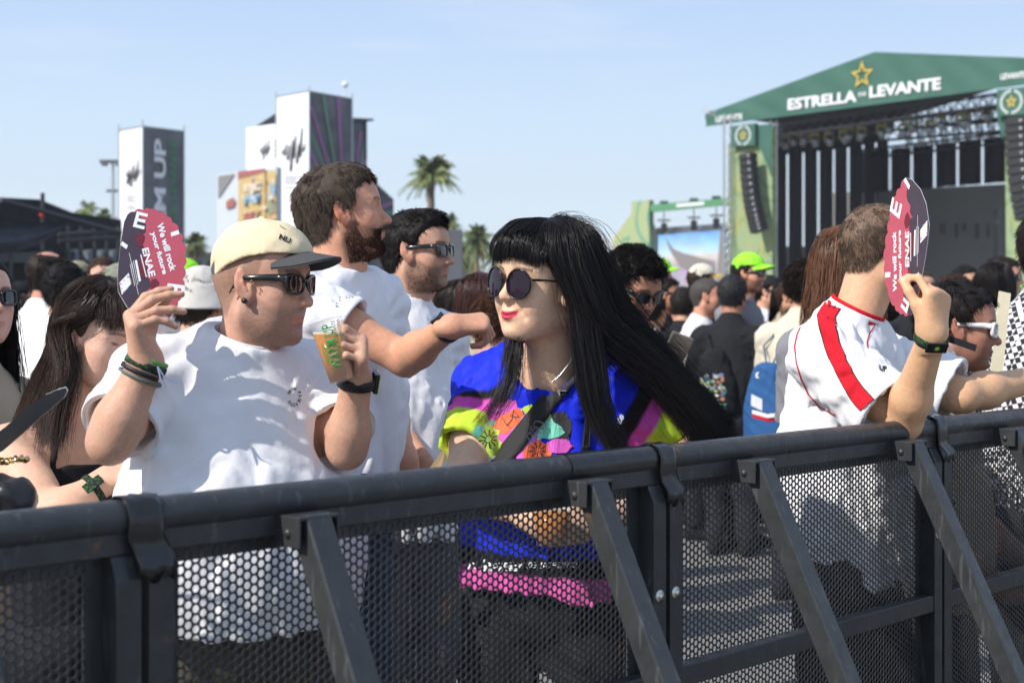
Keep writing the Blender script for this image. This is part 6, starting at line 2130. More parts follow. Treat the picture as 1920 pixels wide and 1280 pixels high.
    def strap(pts, wpx, name, label, cat, m, off=.004):
        vv = []; ok = []
        for i, (x, y) in enumerate(pts):
            a = Vector(pts[max(i - 1, 0)]); b = Vector(pts[min(i + 1, len(pts) - 1)]); d = (b - a).normalized(); n_ = Vector((-d.y, d.x))
            for s_ in (-1, -.5, 0, .5, 1):
                h_ = D.hit(x + n_.x * wpx * .5 * s_, y + n_.y * wpx * .5 * s_, off)
                vv.append(h_ or (P(x + n_.x * wpx * .5 * s_, y + n_.y * wpx * .5 * s_, 2.805)))
        me = new_mesh(vv, [(i * 5 + k, i * 5 + k + 1, i * 5 + k + 6, i * 5 + k + 5) for i in range(len(pts) - 1) for k in range(4)], True)
        o = obj(name, me, m); md = o.modifiers.new('thick', 'SOLIDIFY'); md.thickness = .003
        return tag(o, label, cat)
    n = 16
    st = strap([(1078 - 150 * t / n, 690 + 190 * t / n) for t in range(n + 1)], 34, 'bag_strap', 'wide black bag strap with grey letters crossing the blue dress', 'bag strap', STR_, .006)
    strap([(1104 - 8 * (t / 8) , 745 + 105 * t / 8) for t in range(9)], 16, 'bag_strap', 'narrow black leather strap hanging beside the printed blue dress', 'bag strap', FRAMEB, .008)
    GL = mat('grey_letter', (.13, .13, .13), .7)
    for txt, x0, y0 in (('DEO', 985, 822), ('M', 1040, 738)):
        D.text(txt, GL, 'strap_letters', st, lambda x, y: (x0 + x * .60 - y * .80 + 8, y0 - x * .80 - y * .60 + 4), 21, .01, off=.0112)
    st.matrix_parent_inverse = Matrix.Identity(4)
    mb = MB(); ch = [(1078, 655), (1068, 680), (1050, 703), (1035, 716)]
    cp = []
    for i, (x, y) in enumerate(ch): cp.append(P(x, y, 2.762 + .0 * i))
    mb.tube(cp, .0008, 6); mb.tube([P(978, 655, 2.762), P(979, 690, 2.736), P(984, 718, 2.727)], .0007, 6)
    tag(mb.build('necklace', ALU2), 'thin silver chain necklace on the woman with black hair', 'necklace')
    mb = MB(); mb.tube([hd.W([[.068, y, -.1]])[0] for y in (0, 0)], .001, 4) if False else None
    # phone-like paper tickets in her hand, drink cup
    # ------------- hair
    HC = (24, 21, 22)
    Wd = lambda *pts: [hd.W([p])[0] for p in pts]
    cap_line = lambda p: np.minimum(hair_line(p) + .012, 1)
    cropped_hair(root, hd, .005, 0, col=HC, line=lambda p: np.where(p[:, 0] > .045, p[:, 2] - .040, hair_line(p) + .004), h=.004)
    parts = []
    # fringe: from the crown forward and down to the brows
    K = 9; g = []
    for i in range(K):
        y = .072 - .144 * i / (K - 1); a = abs(y) / .072
        xf_ = .094 - .030 * a ** 2
        xf_ = .098 - .050 * a ** 2.2; g.append(Wd((.000, y * .25, .119), (.050 - .01 * a, y * .66, .113 - .012 * a), (xf_ - .010, y * .90, .092 - .016 * a), (xf_ + .003, y * 1.0, .070 - .012 * a), (xf_ + .004, y * 1.0, .040 - .012 * a)))
    parts += sheet_hair(root, g, 2600, .0035, 1, HC, 12, .00042, 60, .0008, core=True, corew=.9, ends=.14, parts_only=True)
    # far side (her right): falls straight in front of the shoulder
    g = [Wd((0, -.02, .119), (.03, -.066, .09), (.035, -.080, .03)) + [P(962, 600, 2.762), P(958, 660, 2.727), P(948, 720, 2.718), P(925, 790, 2.693)],
         Wd((0, -.02, .119), (.01, -.072, .09), (.015, -.086, .03)) + [P(972, 620, 2.779), P(968, 670, 2.753), P(958, 730, 2.727), P(900, 800, 2.675)],
         Wd((-.01, -.02, .119), (-.02, -.074, .09), (-.015, -.090, .03)) + [P(980, 640, 2.796), P(976, 690, 2.770), P(972, 735, 2.736), P(935, 775, 2.693)]]
    parts += sheet_hair(root, g, 520, .006, 2, HC, 22, .00042, 30, .004, core=False, ends=.45, parts_only=True)
    # near side and back: a heavy mass blown to the right
    def PX(z0, z1, *pts): return [P(x, y, z0 + (z1 - z0) * k / (len(pts) - 1)) for k, (x, y) in enumerate(pts)]
    g = [Wd((-.01, .00, .120), (.012, .060, .105), (.018, .086, .04)) + PX(2.70, 2.76, (1096, 580), (1140, 630), (1206, 682), (1262, 745), (1308, 812)),
         Wd((-.02, .00, .120), (.000, .064, .102), (-.005, .092, .035)) + PX(2.72, 2.78, (1110, 580), (1158, 636), (1222, 692), (1280, 755), (1324, 818)),
         Wd((-.03, .00, .120), (-.02, .066, .10), (-.035, .094, .03)) + PX(2.75, 2.82, (1126, 578), (1172, 640), (1234, 702), (1294, 766), (1340, 822)),
         Wd((-.04, .00, .120), (-.05, .062, .10), (-.070, .086, .03)) + PX(2.80, 2.88, (1140, 575), (1186, 645), (1246, 713), (1304, 775), (1352, 822)),
         Wd((-.05, .00, .119), (-.08, .045, .10), (-.112, .050, .04)) + PX(2.87, 2.95, (1150, 565), (1200, 640), (1262, 708), (1320, 768), (1368, 815)),
         Wd((-.05, -.02, .116), (-.09, -.02, .10), (-.125, -.01, .04)) + PX(2.94, 3.02, (1146, 550), (1190, 610), (1250, 688), (1302, 742), (1345, 795))]
    parts += sheet_hair(root, g, 8000, .009, 3, HC, 24, .0005, 190, .007, core=True, corew=.9, corea=.02, ends=.14, colvar=.8, parts_only=True)
    parts += sheet_hair(root, g, 700, .024, 9, HC, 22, .00035, 160, .012, core=False, ends=.3, parts_only=True)
    # locks in front of the near shoulder
    g = [Wd((.005, .00, .119), (.038, .050, .105), (.050, .074, .045)) + PX(2.71, 2.66, (1074, 560), (1080, 620), (1088, 690), (1104, 765), (1150, 852)),
         Wd((-.00, .00, .119), (.026, .056, .105), (.036, .082, .045)) + PX(2.70, 2.66, (1088, 580), (1096, 640), (1108, 700), (1120, 770), (1162, 854)),
         Wd((-.01, .00, .119), (.014, .060, .105), (.022, .088, .045)) + PX(2.71, 2.68, (1104, 590), (1116, 645), (1126, 700), (1136, 770), (1174, 856))]
    parts += sheet_hair(root, g, 2600, .006, 4, HC, 22, .00045, 60, .005, core=False, ends=.5, parts_only=True)
    parts += sheet_hair(root, [q[:6] for q in g], 300, .004, 5, HC, 18, .00045, 20, .002, core=True, corew=.8, corea=.01, ends=.1, parts_only=True)
    # stray hairs
    rs = random.Random(8); st_ = []
    for k in range(16):
        x0, y0 = rs.uniform(975, 1110), rs.uniform(424, 440); a = rs.uniform(-1, 1)
        st_.append([P(x0, y0 + 10, 2.779), P(x0 + 20 * a, y0 - rs.uniform(4, 18), 3.2), P(x0 + 45 * a + 25, y0 - rs.uniform(-12, 22), 3.2), P(x0 + 80 * a + 50, y0 + rs.uniform(0, 60), 3.2)])
    for k in range(26):
        x0, y0 = rs.uniform(955, 990), rs.uniform(600, 680)
        st_.append([P(x0, y0, 2.718), P(x0 - rs.uniform(0, 15), y0 + 60, 3.12), P(x0 - rs.uniform(10, 50), y0 + rs.uniform(90, 130), 3.08), P(x0 - rs.uniform(40, 90), y0 + rs.uniform(130, 200), 3.05)])
    for g_ in st_:
        parts += sheet_hair(root, [g_, g_], 1, .001, rs.randint(0, 999), HC, 16, .00020, 2, .001, core=False, ends=.0, parts_only=True)
    Vv, Ff, Cc = join(parts)
    keep(obj('long_hair', new_mesh(Vv, Ff, colors=Cc), HAIRM), root)
    # cup and tickets held low behind the plate
    c0 = P(1035, 1000, 2.572); mb = MB(); mb.lathe([(0, 0), (.028, 0), (.040, .12), (.041, .12)], 24, c0 + Vector((0, 0, -.02)))
    cb = empty('beer_cup', c0, 'cup of beer held low behind the barrier plate by the woman in blue', 'cup'); mb.build('cup_wall', bpy.data.materials['cup_plastic'], cb)
    mb = MB(); mb.lathe([(0, .002), (.027, .002), (.033, .06), (0, .06)], 24, c0 + Vector((0, 0, -.02))); mb.build('beer', bpy.data.materials['beer'], cb)
    mb = MB()
    mb.poly([P(805, 878, 2.675), P(830, 843, 2.675), P(836, 850, 2.675), P(818, 882, 2.675)], .002, (0, 1, 0)); mb.poly([P(812, 884, 2.658), P(834, 846, 2.667), P(838, 858, 2.667), P(826, 884, 2.658)], .002, (0, 1, 0))
    tag(mb.build('paper_bag', mat('kraft_paper', (.38, .27, .15), .8)), 'folded brown paper rising just above the rail left of the blue dress', 'paper')
    return hd
woman()
# ================================================================== neighbours of the two
def legs_for(root, T, hipz, m, seed=0, w=.095, r=(.10, .08, .06), sm=None, h=.016):
    hp = T.W([[0, 0, hipz]])[0]; L_ = T.R[:, 1].copy(); L_[2] = 0; L_ /= np.linalg.norm(L_); Fw = T.R[:, 0]
    legs = []
    for sd in (1, -1):
        h0 = hp + L_ * sd * w; legs.append((h0, h0 + np.array([0, 0, -h0[2] * .48]) + Fw * .02 * (1 + sd), h0 + np.array([0, 0, -(h0[2] - .09)])))
    tv, tf = trousers(legs, r, h=h, seed=seed); keep(obj('trousers', new_mesh(tv, tf), m), root)
    shoes(root, [l[2] for l in legs], Fw * np.array([1, 1, 0]), sm or BLACKT)

def corefn(T, g=-.003):
    return guard(lambda p: T.core(T.L(p), g), T.W([[-.2, -.26, -.6]])[0] - .3, T.W([[.2, .26, .1]])[0] + .3)

def person_mesh(root, hd, T, arms, hands, tone, h=.0032, zlo=.9):
    fs = [hd.sdf] + arms + hands
    lo = np.minimum(hd.lo, np.min([f.lo for f in arms + hands], 0) if arms or hands else hd.lo)
    hi = np.maximum(hd.hi, np.max([f.hi for f in arms + hands], 0) if arms or hands else hd.hi)
    c = T.W([[-.15, -.22, -.35], [.15, .22, .05], [-.15, .22, 0], [.15, -.22, 0]])
    lo = np.minimum(lo, c.min(0)) - .02; hi = np.maximum(hi, c.max(0)) + .02; lo[2] = max(lo[2], zlo)
    return build_skin(root, fs + [corefn(T)], lo, hi, h, hd, tone)

def shirt(root, T, sl, m, hem=-.60, hd=None, colr=.060, seed=0, h=.008, amp=.007, name='tshirt', loose=1.04, collar=True, nz=-.112, nx=-.042, nd=(.30, .95), g=.016, colm=None, cr=.0036, **kw):
    nc = hd.W([[nx, 0, nz]])[0]
    ax = T.R[:, 0] * nd[0] + T.R[:, 2] * nd[1]
    v, q, f = tee(T, hem=hem, g=g, sleeves=sl, colr=colr, loose=loose, amp=amp, seed=seed, h=h, neckc=nc, neckd=ax, neckz=0, **kw)
    o = obj(name, new_mesh(v, q), m); keep(o, root)
    if len(sl) and sl[0][2] < .26: sleeve_hems(o, sl, m)
    if collar:
        rv, rf = loop_tube(ring_flat(f.nc, f.ax, colr + .0045, up=-.006), cr, 2.6, 8, f.ax)
        keep(obj('collar', new_mesh(rv, rf), colm or m), o)
    return o, v, q

def relaxed(w, X, D, side, c=.35, size=.98):
    return hand_fn(w, X, D, [(c, c * 1.1, c * .6), (c * 1.15, c * 1.2, c * .6), (c * 1.3, c * 1.2, c * .6), (c * 1.4, c * 1.2, c * .6)], ((.2, .25, .2), .6, .8), side, .03, size)

# ---- tall bearded man
def bearded():
    hd = Head(P(646, 400, 3.55), (.975, .10, .16), (-.16, 0, 1), 1.02, tone=(206, 150, 122), jaw=.6, full=.4, neck=.9, nose=.3, necklen=.18, stubble=.75, stubcol=(72, 50, 38), brow=(60, 44, 36), flush=.5)
    T = Torso(P(628, 500, 3.60), (.80, -.60, 0), (.10, 0, 1), sw=.18, w=1.12, d=1.12, belly=1.1)
    root = empty('person', (T.pos[0], T.pos[1], 0), 'tall bearded man in a white t-shirt reaching his bare arm to the right', 'person')
    SR, SL = Vector(T.sh(-1)), Vector(T.sh(1))
    ER, WR = P(760, 672, 3.40), P(846, 612, 3.24)
    EL, WL = P(720, 760, 3.78), P(760, 860, 3.62)
    hR = relaxed(WR, (.82, .25, .10), (.30, -.35, .88), 1, 1.0, .95)
    person_mesh(root, hd, T, [arm_fn(SR, ER, WR, (.050, .042, .040, .0275)), arm_fn(SL, EL, WL)], [hR, relaxed(WL, (.1, -.1, -1), (.5, -.8, 0), -1)], (206, 152, 122), zlo=1.0)
    o, v, q = shirt(root, T, [(SR, ER, .20, .076, .080), (SL, EL, .2, .076, .080)], WHITET, -.62, hd, .064, 21, .007, .008)
    legs_for(root, T, -.62, cloth('dark_denim', (.03, .045, .09)), 22)
    # plaid shirt round the waist
    PL_ = mat('navy_plaid', (.03, .05, .14), .85)
    N, L = nodes(PL_); tc = N.new('ShaderNodeTexCoord'); b = N['Principled BSDF']
    mm = []
    for ax in (0, 2):
        mp = N.new('ShaderNodeSeparateXYZ'); L.new(tc.outputs['Object'], mp.inputs[0])
        w = N.new('ShaderNodeMath'); w.operation = 'MULTIPLY'; w.inputs[1].default_value = 34 if ax == 2 else 27; L.new(mp.outputs[ax], w.inputs[0])
        fr = N.new('ShaderNodeMath'); fr.operation = 'FRACT'; L.new(w.outputs[0], fr.inputs[0])
        g = N.new('ShaderNodeMath'); g.operation = 'LESS_THAN'; g.inputs[1].default_value = .14; L.new(fr.outputs[0], g.inputs[0]); mm.append(g.outputs[0])
    ad = N.new('ShaderNodeMath'); ad.operation = 'ADD'; ad.use_clamp = True; L.new(mm[0], ad.inputs[0]); L.new(mm[1], ad.inputs[1])
    mu = N.new('ShaderNodeMath'); mu.operation = 'MULTIPLY'; mu.inputs[1].default_value = .45; L.new(ad.outputs[0], mu.inputs[0])
    mx = N.new('ShaderNodeMix'); mx.data_type = 'RGBA'; L.new(mu.outputs[0], mx.inputs['Factor']); mx.inputs['A'].default_value = (.012, .022, .075, 1); mx.inputs['B'].default_value = (.30, .38, .55, 1)
    L.new(mx.outputs['Result'], b.inputs['Base Color'])
    c0 = T.W([[0, 0, -.58]])[0]
    def f(p):
        q = T.L(p)
        a = np.sqrt((q[:, 0] / .175) ** 2 + (q[:, 1] / .20) ** 2) - 1
        d = np.abs(a * .16) - .016
        d = smax(d, np.abs(q[:, 2] + .575) - .060, .02)
        d = smin(d, ell(q, (.14, -.08, -.60), (.07, .08, .05)), .03)
        fall = smax(np.abs(a * .16 - .005) - .012, np.maximum(q[:, 0] - .06, np.abs(q[:, 2] + .78) - .20), .02)
        return smin(d, fall, .02) + fold_noise(q, .010, 33, (.05, .05, .12))
    fv, fq = surface(f, c0 - .42, c0 + .34, .009, 1)
    keep(obj('plaid_shirt_tied_on', new_mesh(fv, fq), PL_), root)
    def shp(p, d): return d - .008 * np.exp(-((p[:, 0] - .05) / .06) ** 2) * np.clip((p[:, 2] - .06) / .04, 0, 1)
    cropped_hair(root, hd, .007, 14000, .016, (80, 69, 60), lambda p, nn: np.stack([.5 * np.sign(p[:, 0] + .03) * (p[:, 2] > .07) + .1, 0 * p[:, 1], -.5 * np.ones(len(p))], 1), .004, 5, lump=.0012, shape=shp, rad=.0006, clump=.7, cn=420, colvar=.5)
    beard(root, hd, 10000, .0065, (80, 58, 46), 4)
    ax = (WR - ER).normalized()
    o, c, a, b_, x = band(None, WR - ax * .014, ax, .0310, .017, RUBBER, 'wristwatch', 'black fitness watch on the wrist of the bearded man', 'watch')
    mb = MB(); rd = Vector((.35, -.75, .5)); rd = (rd - ax * rd.dot(ax)).normalized(); mb.box(Vector(c) + rd * .036, (.011, .017, .005), Matrix((ax.cross(rd), ax, rd)).transposed(), bev=.002); keep(mb.build('watch_case', GLASSY, None), o)
bearded()

# ---- dark haired man in sunglasses
def shades_man():
    hd = Head(P(786, 471, 4.15), (.935, -.35, .02), (0, 0, 1), 1.0, tone=(196, 150, 126), jaw=.6, full=.2, neck=.6, nose=.2, stubble=.65, stubcol=(66, 52, 46), brow=(30, 24, 20), flush=.35)
    T = Torso(P(758, 583, 4.18), (.72, -.69, 0), (.04, 0, 1), sw=.165, w=1.02, d=1.0, belly=1.0)
    root = empty('person', (T.pos[0], T.pos[1], 0), 'dark haired man in sunglasses and white t-shirt beside the tall bearded man', 'person')
    SR, SL = Vector(T.sh(-1)), Vector(T.sh(1))
    ER, WR = P(722, 770, 4.15), P(786, 860, 3.95); EL, WL = P(850, 780, 4.40), P(860, 890, 4.30)
    person_mesh(root, hd, T, [arm_fn(SR, ER, WR), arm_fn(SL, EL, WL)], [relaxed(WR, (.3, -.3, -.9), (-.6, -.6, 0), 1), relaxed(WL, (.1, 0, -1), (.8, .3, 0), -1)], (190, 142, 116), .004, 1.0)
    shirt(root, T, [(SR, ER, .21, .078, .086), (SL, EL, .21, .078, .086)], WHITET, -.66, hd, .060, 31, .008, .007)
    legs_for(root, T, -.62, cloth('grey_cloth', (.10, .10, .11)), 32)
    def shp(p, d): return d - .013 * np.exp(-((p[:, 0] - .065) / .04) ** 2) * np.clip((p[:, 2] - .07) / .03, 0, 1)
    cropped_hair(root, hd, .007, 9000, .015, (26, 22, 21), lambda p, nn: np.stack([.45 + .0 * p[:, 0], 0 * p[:, 1], .35 - 1.0 * (p[:, 2] < .06)], 1), .004, 6, lump=.002, shape=shp, rad=.0008, clump=.6, cn=120)
    beard(root, hd, 4500, .004, (50, 38, 32), 4)
    sunglasses(root, hd, 'rect', w=.024, hgt=.0185, label='black sunglasses worn by the dark haired man beside the bearded man')
    c0 = P(752, 640, 3.98); mb = MB(); mb.lathe([(0, 0), (.028, 0), (.040, .125), (.041, .125)], 24, c0 - Vector((0, 0, .02)))
    cu = empty('beer_cup', c0, 'clear cup with green print in front of the chest of the man in sunglasses', 'cup'); mb.build('cup_wall', bpy.data.materials['cup_plastic'], cu)
    mb = MB(); mb.lathe([(0, .002), (.027, .002), (.031, .04), (0, .04)], 24, c0 - Vector((0, 0, .02))); mb.build('beer', bpy.data.materials['beer'], cu)
shades_man()

# ---- girl with the fringe at the left
def girl():
    hd = Head(P(190, 632, 3.02), (.82, -.50, -.20), (.22, -.04, 1), .96, tone=(216, 172, 150), fem=1.0, full=.5, necklen=.15, nose=-.1, neck=.0, brow=(58, 42, 34), flush=.4, lips=(176, 100, 96), lipw=.85)
    T = Torso(P(142, 768, 3.10), (.74, -.67, 0), (.12, -.05, 1), sw=.145, w=.86, d=.86, belly=.85, drop=.01)
    root = empty('person', (T.pos[0], T.pos[1], 0), 'girl with a dark fringe and hoop earring in a black strap top, looking right', 'person')
    SR, SL = Vector(T.sh(-1)), Vector(T.sh(1))
    ER, WR = P(96, 975, 2.84), P(198, 900, 2.90); EL, WL = P(260, 960, 3.0), P(330, 900, 2.8)
    person_mesh(root, hd, T, [arm_fn(SR, ER, WR, (.047, .040, .038, .026)), arm_fn(SL, EL, WL, (.045, .038, .036, .026))],
                [relaxed(WR, (.9, .1, .25), (-.1, -.5, .8), 1, .5, .9), relaxed(WL, (.9, 0, .2), (0, -.4, .9), -1, .5, .9)], (218, 174, 148), .0034, .85)
    # strap top
    def f(p):
        q = T.L(p); d = T.core(q, .004)
        top = -.112 - .05 * np.clip(np.abs(q[:, 1]) / .1 - .6, 0, 1)
        d1 = smax(d, q[:, 2] - top, .004)
        ay = np.abs(q[:, 1]); st = smax(d, np.maximum(np.abs(ay - .088 - .1 * np.clip(-.1 - q[:, 2], 0, .1)) - .006, -(q[:, 2] + .2)), .003)
        d = np.minimum(d1, st)
        d = d + fold_noise(q, .003, 3, (.06, .06, .2)) * (q[:, 2] < -.2)
        return smax(d, -(q[:, 2] + .60), .004)
    c = T.W([[0, 0, -.28]])[0]; v, q = surface(f, c - .36, c + .38, .005, 1); keep(obj('strap_top', new_mesh(v, q), BLACKT), root)
    legs_for(root, T, -.54, BLACKT, 42, .085, (.09, .075, .055))
    HC = (66, 52, 45)
    Wd = lambda *pts: [hd.W([p])[0] for p in pts]
    cropped_hair(root, hd, .010, 0, col=HC, line=lambda p: np.where(p[:, 0] > .045, p[:, 2] - .045, hair_line(p) + .006))
    parts = []; g = []
    for i in range(7):
        y = .070 - .140 * i / 6; a = abs(y) / .07; xf_ = .096 - .045 * a ** 2
        g.append(Wd((-.005, y * .25, .128), (.045, y * .66, .121 - .012 * a), (xf_ - .012, y * .95, .098 - .016 * a), (xf_ + .002, y * 1.02, .066 - .012 * a), (xf_ + .003, y * 1.04, .036 - .015 * a)))
    parts += sheet_hair(root, g, 1500, .004, 1, HC, 12, .00045, 40, .0015, core=True, corew=.6, ends=.25, parts_only=True)
    g = [Wd((.005, 0, .128), (.035, -.055, .105), (.040, -.078, .060), (.008, -.088, .036), (-.030, -.090, .008)) + [P(138, 690, 2.93), P(122, 760, 2.92), P(112, 850, 2.90)],
         Wd((-.01, 0, .130), (.010, -.062, .105), (.005, -.086, .055), (-.03, -.092, .01)) + [P(118, 690, 2.94), P(100, 760, 2.94), P(85, 840, 2.92)],
         Wd((-.03, 0, .130), (-.03, -.060, .105), (-.050, -.080, .045)) + [P(110, 660, 2.98), P(80, 730, 3.0), P(50, 800, 3.0)],
         Wd((-.05, .01, .128), (-.08, -.030, .10), (-.115, -.030, .035)) + [P(100, 650, 3.10), P(65, 720, 3.15), P(35, 790, 3.2)],
         Wd((-.05, .03, .125), (-.08, .04, .10), (-.11, .05, .03)) + [P(120, 680, 3.2), P(95, 750, 3.25), P(70, 810, 3.3)]]
    parts += sheet_hair(root, g, 4200, .009, 3, HC, 22, .0005, 120, .005, core=True, corew=.8, corea=.02, ends=.3, parts_only=True)
    V, Fc, C = join(parts); keep(obj('long_hair', new_mesh(V, Fc, colors=C), HAIRM), root)
    e = hd.W([[.006, -.084, -.058]])[0]; vv, ff = loop_tube([e + hd.R[:, 0] * .013 * math.cos(t) + np.array([0, 0, 1]) * .020 * math.sin(t) for t in np.linspace(0, 6.28, 25)[:-1]], .0018, 1, 6, hd.R[:, 1])
    tag(obj('hoop_earring', new_mesh(vv, ff), GOLDM), 'gold hoop earring on the girl with the fringe', 'earring')
    ax = (WR - ER).normalized()
    o, c, a, b, x = band(None, WR - ax * .03, ax, .0315, .014, bpy.data.materials['woven_band'], 'wristband', 'green and black festival wristband on the lowered forearm of the girl', 'wristband')
    mb = MB(); rd = Vector((.1, -.9, .3)); rd = (rd - ax * rd.dot(ax)).normalized(); mb.box(Vector(c) + rd * .0335, (.010, .020, .002), Matrix((ax.cross(rd), ax, rd)).transposed(), bev=.001); keep(mb.build('band_plate', bpy.data.materials['woven_band'], None), o)
girl()

# ---- man in the white shirt with the red stripe
def stripe_man():
    hd = Head(P(1656, 471, 3.36), (.94, .22, -.14), (.18, 0, 1), .95, tone=(214, 168, 134), jaw=.3, neck=.1, necklen=.22, brow=(60, 46, 38), scalp=((78, 64, 54), .96), flush=.5)
    T = Torso(P(1592, 608, 3.43), (.86, -.51, 0), (.22, -.10, 1), sw=.170, w=1.08, d=1.05, belly=1.0)
    root = empty('person', (T.pos[0], T.pos[1], 0), 'man with cropped hair in a white shirt with red shoulder stripe', 'person')
    SR, SL = Vector(T.sh(-1)), Vector(T.sh(1))
    ER, WR = P(1694, 792, 3.125), P(1748, 628, 2.98); EL, WL = P(1800, 742, 3.46), P(1960, 706, 3.66)
    hR = hand_fn(WR, (.10, -.10, 1), (.62, -.78, 0), [(.75, .9, .4), (1.15, 1.15, .5), (1.3, 1.2, .5), (1.4, 1.2, .5)], ((.2, .3, .2), .55, .9), 1, .04, 1.02)
    hL = relaxed(WL, (.95, .1, 0), (0, -.3, .95), -1, .4, 1.0)
    person_mesh(root, hd, T, [arm_fn(SR, ER, WR, (.046, .039, .040, .0285)), arm_fn(SL, EL, WL, (.050, .043, .042, .029))], [hR, hL], (216, 170, 132), .0034, .95)
    o, v, q = shirt(root, T, [(SR, ER, .215, .078, .090), (SL, EL, .23, .078, .088)], WHITET, -.60, hd, .062, 51, .0062, .0085, name='polo_shirt', nz=-.150, nx=-.045, nd=(.45, .9), collar=False)
    nc = hd.W([[-.045, 0, -.150]])[0]; ax = T.R[:, 0] * .45 + T.R[:, 2] * .9
    REDC = cloth('red_trim', lin((196, 30, 44))); 
    for r_, up, m, n_ in ((.0665, -.014, REDC, 'collar_band'), (.0655, -.006, WHITET, 'collar_line'), (.0645, .002, REDC, 'collar_edge')):
        rv, rf = loop_tube(ring_flat(nc, ax, r_, up=up), .0035, 1.5, 8, ax / np.linalg.norm(ax)); keep(obj(n_, new_mesh(rv, rf), m), o)
    D = Decal(v, q)
    def px(x, y): return (1380 + x / 2.56, 360 + y / 2.56)
    L_ = [(430, 530), (395, 590), (398, 640), (420, 720), (450, 800), (500, 900), (545, 980), (582, 1030), (600, 1048)]
    R_ = [(500, 560), (475, 600), (478, 650), (495, 720), (530, 810), (580, 900), (620, 950), (650, 985), (658, 996)]
    D.patch([px(x - 5, y) for x, y in L_] + [px(x + 5, y) for x, y in R_[::-1]], cloth('black_trim', (.02, .02, .02)), 'stripe_edge', o, .0022, 5)
    D.patch([px(x, y) for x, y in L_] + [px(x, y) for x, y in R_[::-1]], REDC, 'red_stripe', o, .0032, 5)
    def pipe(pts, w=3):
        pl = []; pr = []
        for i, p in enumerate(pts):
            a = Vector(pts[max(i - 1, 0)]); b = Vector(pts[min(i + 1, len(pts) - 1)]); d = (b - a).normalized(); n_ = Vector((-d.y, d.x)) * w
            pl.append(px(p[0] + n_.x, p[1] + n_.y)); pr.append(px(p[0] - n_.x, p[1] - n_.y))
        D.patch(pl + pr[::-1], REDC, 'red_piping', o, .0014, 5)
    pipe([(322, 625), (295, 680), (283, 740), (290, 820), (315, 900), (350, 970), (400, 1030), (480, 1072)])
    pipe([(665, 640), (640, 680), (628, 720), (632, 750)]); pipe([(775, 680), (800, 682), (812, 700)])
    D.text('UP', cloth('black_trim', (.02, .02, .02)), 'chest_print', o, lambda x, y: (1648 + x * .9, 690 - y + x * .15), 13, .04)
    legs_for(root, T, -.60, BLACKT, 52)
    cropped_hair(root, hd, .0015, 22000, .0075, (92, 78, 66), (.3, 0, -.5), .004, 8, rad=.0005, clump=.5, shell=False, colvar=.6, cn=300)
    axw = (WR - ER).normalized()
    WB = bpy.data.materials['woven_band']
    o2, c, a, b, x = band(None, WR - axw * .006, axw, .0345, .020, WB, 'wristband', 'wide black and green wristband with a plate on the arm leaning on the rail', 'wristband')
    mb = MB(); rd = Vector((.1, -.95, .05)); rd = (rd - axw * rd.dot(axw)).normalized(); sd = axw.cross(rd)
    mb.box(Vector(c) + rd * .0365, (.023, .012, .0022), Matrix((sd, axw, rd)).transposed(), bev=.001); keep(mb.build('band_plate', BLACKT, None), o2)
    GI2 = mat('print_lime', (.05, .30, .07), .6)
    mb = MB(); ce = Vector(c) + rd * .0390
    for k in range(10):
        t = k * .628; mb.poly([ce + (sd * math.cos(t + dt) + axw * math.sin(t + dt)) * rr for dt, rr in ((-.18, .0035), (0, .0080), (.18, .0035))])
    mb.poly([ce + (sd * math.cos(t) + axw * math.sin(t)) * .0040 for t in np.linspace(0, 6.28, 13)[:-1]])
    keep(mb.build('band_emblem', GI2, None), o2)
    mb = MB(); q0 = Vector(c) + sd * .028 - Vector((0, .01, 0)); 
    if sd.x < 0: q0 = Vector(c) - sd * .028 - Vector((0, .01, 0))
    mb.beam(q0, q0 + Vector((.062, -.004, -.022)), .014, .0015, up=(0, -1, .2)); keep(mb.build('band_tail', BLACKT, None), o2)
    mb = MB(); mb.beam(q0 + Vector((-.004, 0, -.006)), q0 + Vector((.018, -.002, -.034)), .005, .001, up=(0, -1, .2)); keep(mb.build('white_tail', FAN_W, None), o2)
    o_ = P(1680, 492, 3.03); ea = Vector((-.02, 0, 1)) * 1.36; eb = Vector((.42, -.72, .0)) * 1.08
    paddle_fan('red and dark scalloped paddle fan shading the face of the man leaning on the rail', o_, ea, eb)
stripe_man()

